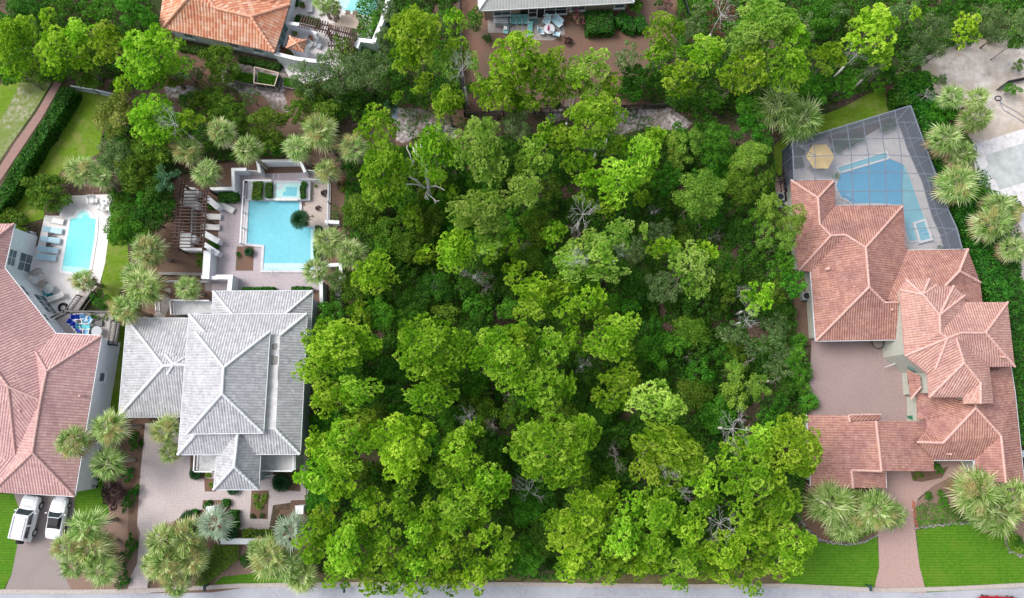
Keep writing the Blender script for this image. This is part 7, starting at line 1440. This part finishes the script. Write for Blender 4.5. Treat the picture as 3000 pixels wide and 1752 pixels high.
def suv(u, v, ang, label):
    r = empty('white_suv', (*W(u, v, .9).xy, .006), math.radians(ang), label, 'car', 'cars parked on the left drive')
    b = loft([bsec(-2.2,.80,.42,1.0), bsec(-2.1,.90,.36,1.12), bsec(-1.4,.94,.32,1.14), bsec(0,.94,.32,1.14), bsec(.85,.94,.32,1.14), bsec(1.0,.94,.32,1.10), bsec(1.9,.90,.34,1.05), bsec(2.15,.84,.40,.95), bsec(2.25,.74,.45,.8)]); b.build('body', M['carwhite'], r, bevel=.03)
    def gs(y, hw, z): return [(-.88, y, 1.1), (-hw, y, z), (hw, y, z), (.88, y, 1.1)]
    b = MB(); V = [(-.86,-2.0,1.12), (.86,-2.0,1.12), (.86,.95,1.14), (-.86,.95,1.14), (-.70,-1.85,1.78), (.70,-1.85,1.78), (.70,.42,1.80), (-.70,.42,1.80)]; b.add(V, [(0,1,5,4), (1,2,6,5), (2,3,7,6), (3,0,4,7), (4,5,6,7)]); b.build('windows', M['carglass'], r)
    MB().box((0,-.72,1.84), (1.62,2.5,.12), taper=.95).build('roof', M['carwhite'], r, bevel=.03)
    b = MB()
    for sx in (-1, 1):
        b.bar((sx*.84,.90,1.14), (sx*.70,.44,1.80), .09); b.bar((sx*.86,-.5,1.14), (sx*.71,-.5,1.8), .20); b.bar((sx*.87,-1.95,1.16), (sx*.87,.9,1.16), .14); b.bar((sx*.84,-1.95,1.12), (sx*.70,-1.83,1.8), .2)
    b.build('roof_pillars', M['carwhite'], r)
    b = MB(); [b.bar((sx*.6,-1.85,1.95), (sx*.6,.3,1.95), .05) for sx in (-1, 1)]; [b.bar((-.6,-1.8+i*.3,1.95), (.6,-1.8+i*.3,1.95), .035) for i in range(5)]; b.build('roof_rack', M['rim'], r)
    wheels(r, (-1.35, 1.35), .97, .40, .26)
    o = MB().tube([(0,-2.22,.95), (0,-2.46,.95)], .38, 18).build('spare_wheel', M['rubber'], r); MB().tube([(0,-2.44,.95), (0,-2.48,.95)], .25, 16).build('wheel_cover', M['rim'], o)
    for sx in (-1, 1):
        MB().box((sx*.72,-2.2,.92), (.18,.06,.22)).build('tail_light', M['taillight'], r); MB().box((sx*.6,2.22,.80), (.22,.08,.18)).build('headlight', M['headlight'], r); MB().box((sx*1.05,.72,1.22), (.2,.12,.17)).build('side_mirror', M['carwhite'], r, bevel=.02)
    MB().box((0,2.28,.5), (1.6,.12,.25)).build('front_bumper', M['blackgloss'], r, bevel=.03); MB().box((0,-2.25,.5), (1.6,.12,.25)).build('rear_bumper', M['carwhite'], r, bevel=.03)
    b = MB(); [b.bar((-.35+.1*i,1.15,1.15), (-.35+.1*i,1.32,1.14), .02) for i in range(8)]; b.build('cowl_vents', M['black'], r)
def convertible(u, v, ang, label, paint='carwhite', top='blackgloss', grp='cars parked on the left drive', nm='convertible_car'):
    r = empty(nm, (*W(u, v, .6).xy, .006), math.radians(ang), label, 'car', grp)
    b = loft([bsec(-2.1,.55,.40,.72), bsec(-2.0,.74,.32,.84), bsec(-1.6,.84,.26,.92), bsec(-.9,.87,.22,.94), bsec(.6,.87,.22,.92), bsec(1.0,.86,.22,.88), bsec(1.6,.83,.24,.80), bsec(1.95,.70,.30,.70), bsec(2.12,.48,.36,.58)]); b.build('body', M[paint], r, smooth=False, bevel=.05)
    b = MB(); b.add([(-.72,.62,.93), (.72,.62,.93), (.56,.12,1.25), (-.56,.12,1.25)], [(0,1,2,3)]); b.build('windscreen', M['carglass'], r)
    b = MB(); b.bar((-.74,.64,.92), (-.58,.12,1.26), .05); b.bar((.74,.64,.92), (.58,.12,1.26), .05); b.bar((-.58,.12,1.27), (.58,.12,1.27), .06); b.build('windscreen_frame', M[paint], r)
    b = MB(); V = [(-.70,.10,.94), (.70,.10,.94), (.68,-1.05,.94), (-.68,-1.05,.94), (-.54,.06,1.25), (.54,.06,1.25), (.50,-.72,1.22), (-.50,-.72,1.22)]; b.add(V, [(0,4,5,1), (1,5,6,2), (2,6,7,3), (3,7,4,0), (4,7,6,5)]); b.build('soft_top', M[top], r, bevel=.04)
    wheels(r, (-1.25, 1.28), .89, .32, .22)
    for sx in (-1, 1):
        MB().box((sx*.55,-2.03,.70), (.26,.08,.12)).build('tail_light', M['taillight'], r); MB().ball((sx*.52,1.86,.66), .14, 10, .8).build('headlight', M['headlight'], r); MB().box((sx*.98,.45,1.0), (.2,.12,.12)).build('side_mirror', M[paint], r, bevel=.02)
def vehicles():
    suv(76, 1519, -9, 'boxy white off-road car with roof rack and rear spare wheel')
    convertible(167, 1517, -6, 'small white convertible with closed black soft top')
    convertible(2928, 1774, 88, 'red car just entering the lower right corner on the road', 'carred', 'carred', 'cars on the street', 'red_car')
ground_all()
grey_house(); pink_house(); orange_house(); beige_house(); terracotta_house(); pool_cage()
pools(); walls(); hedges(); furniture(); vehicles()
plant_all()
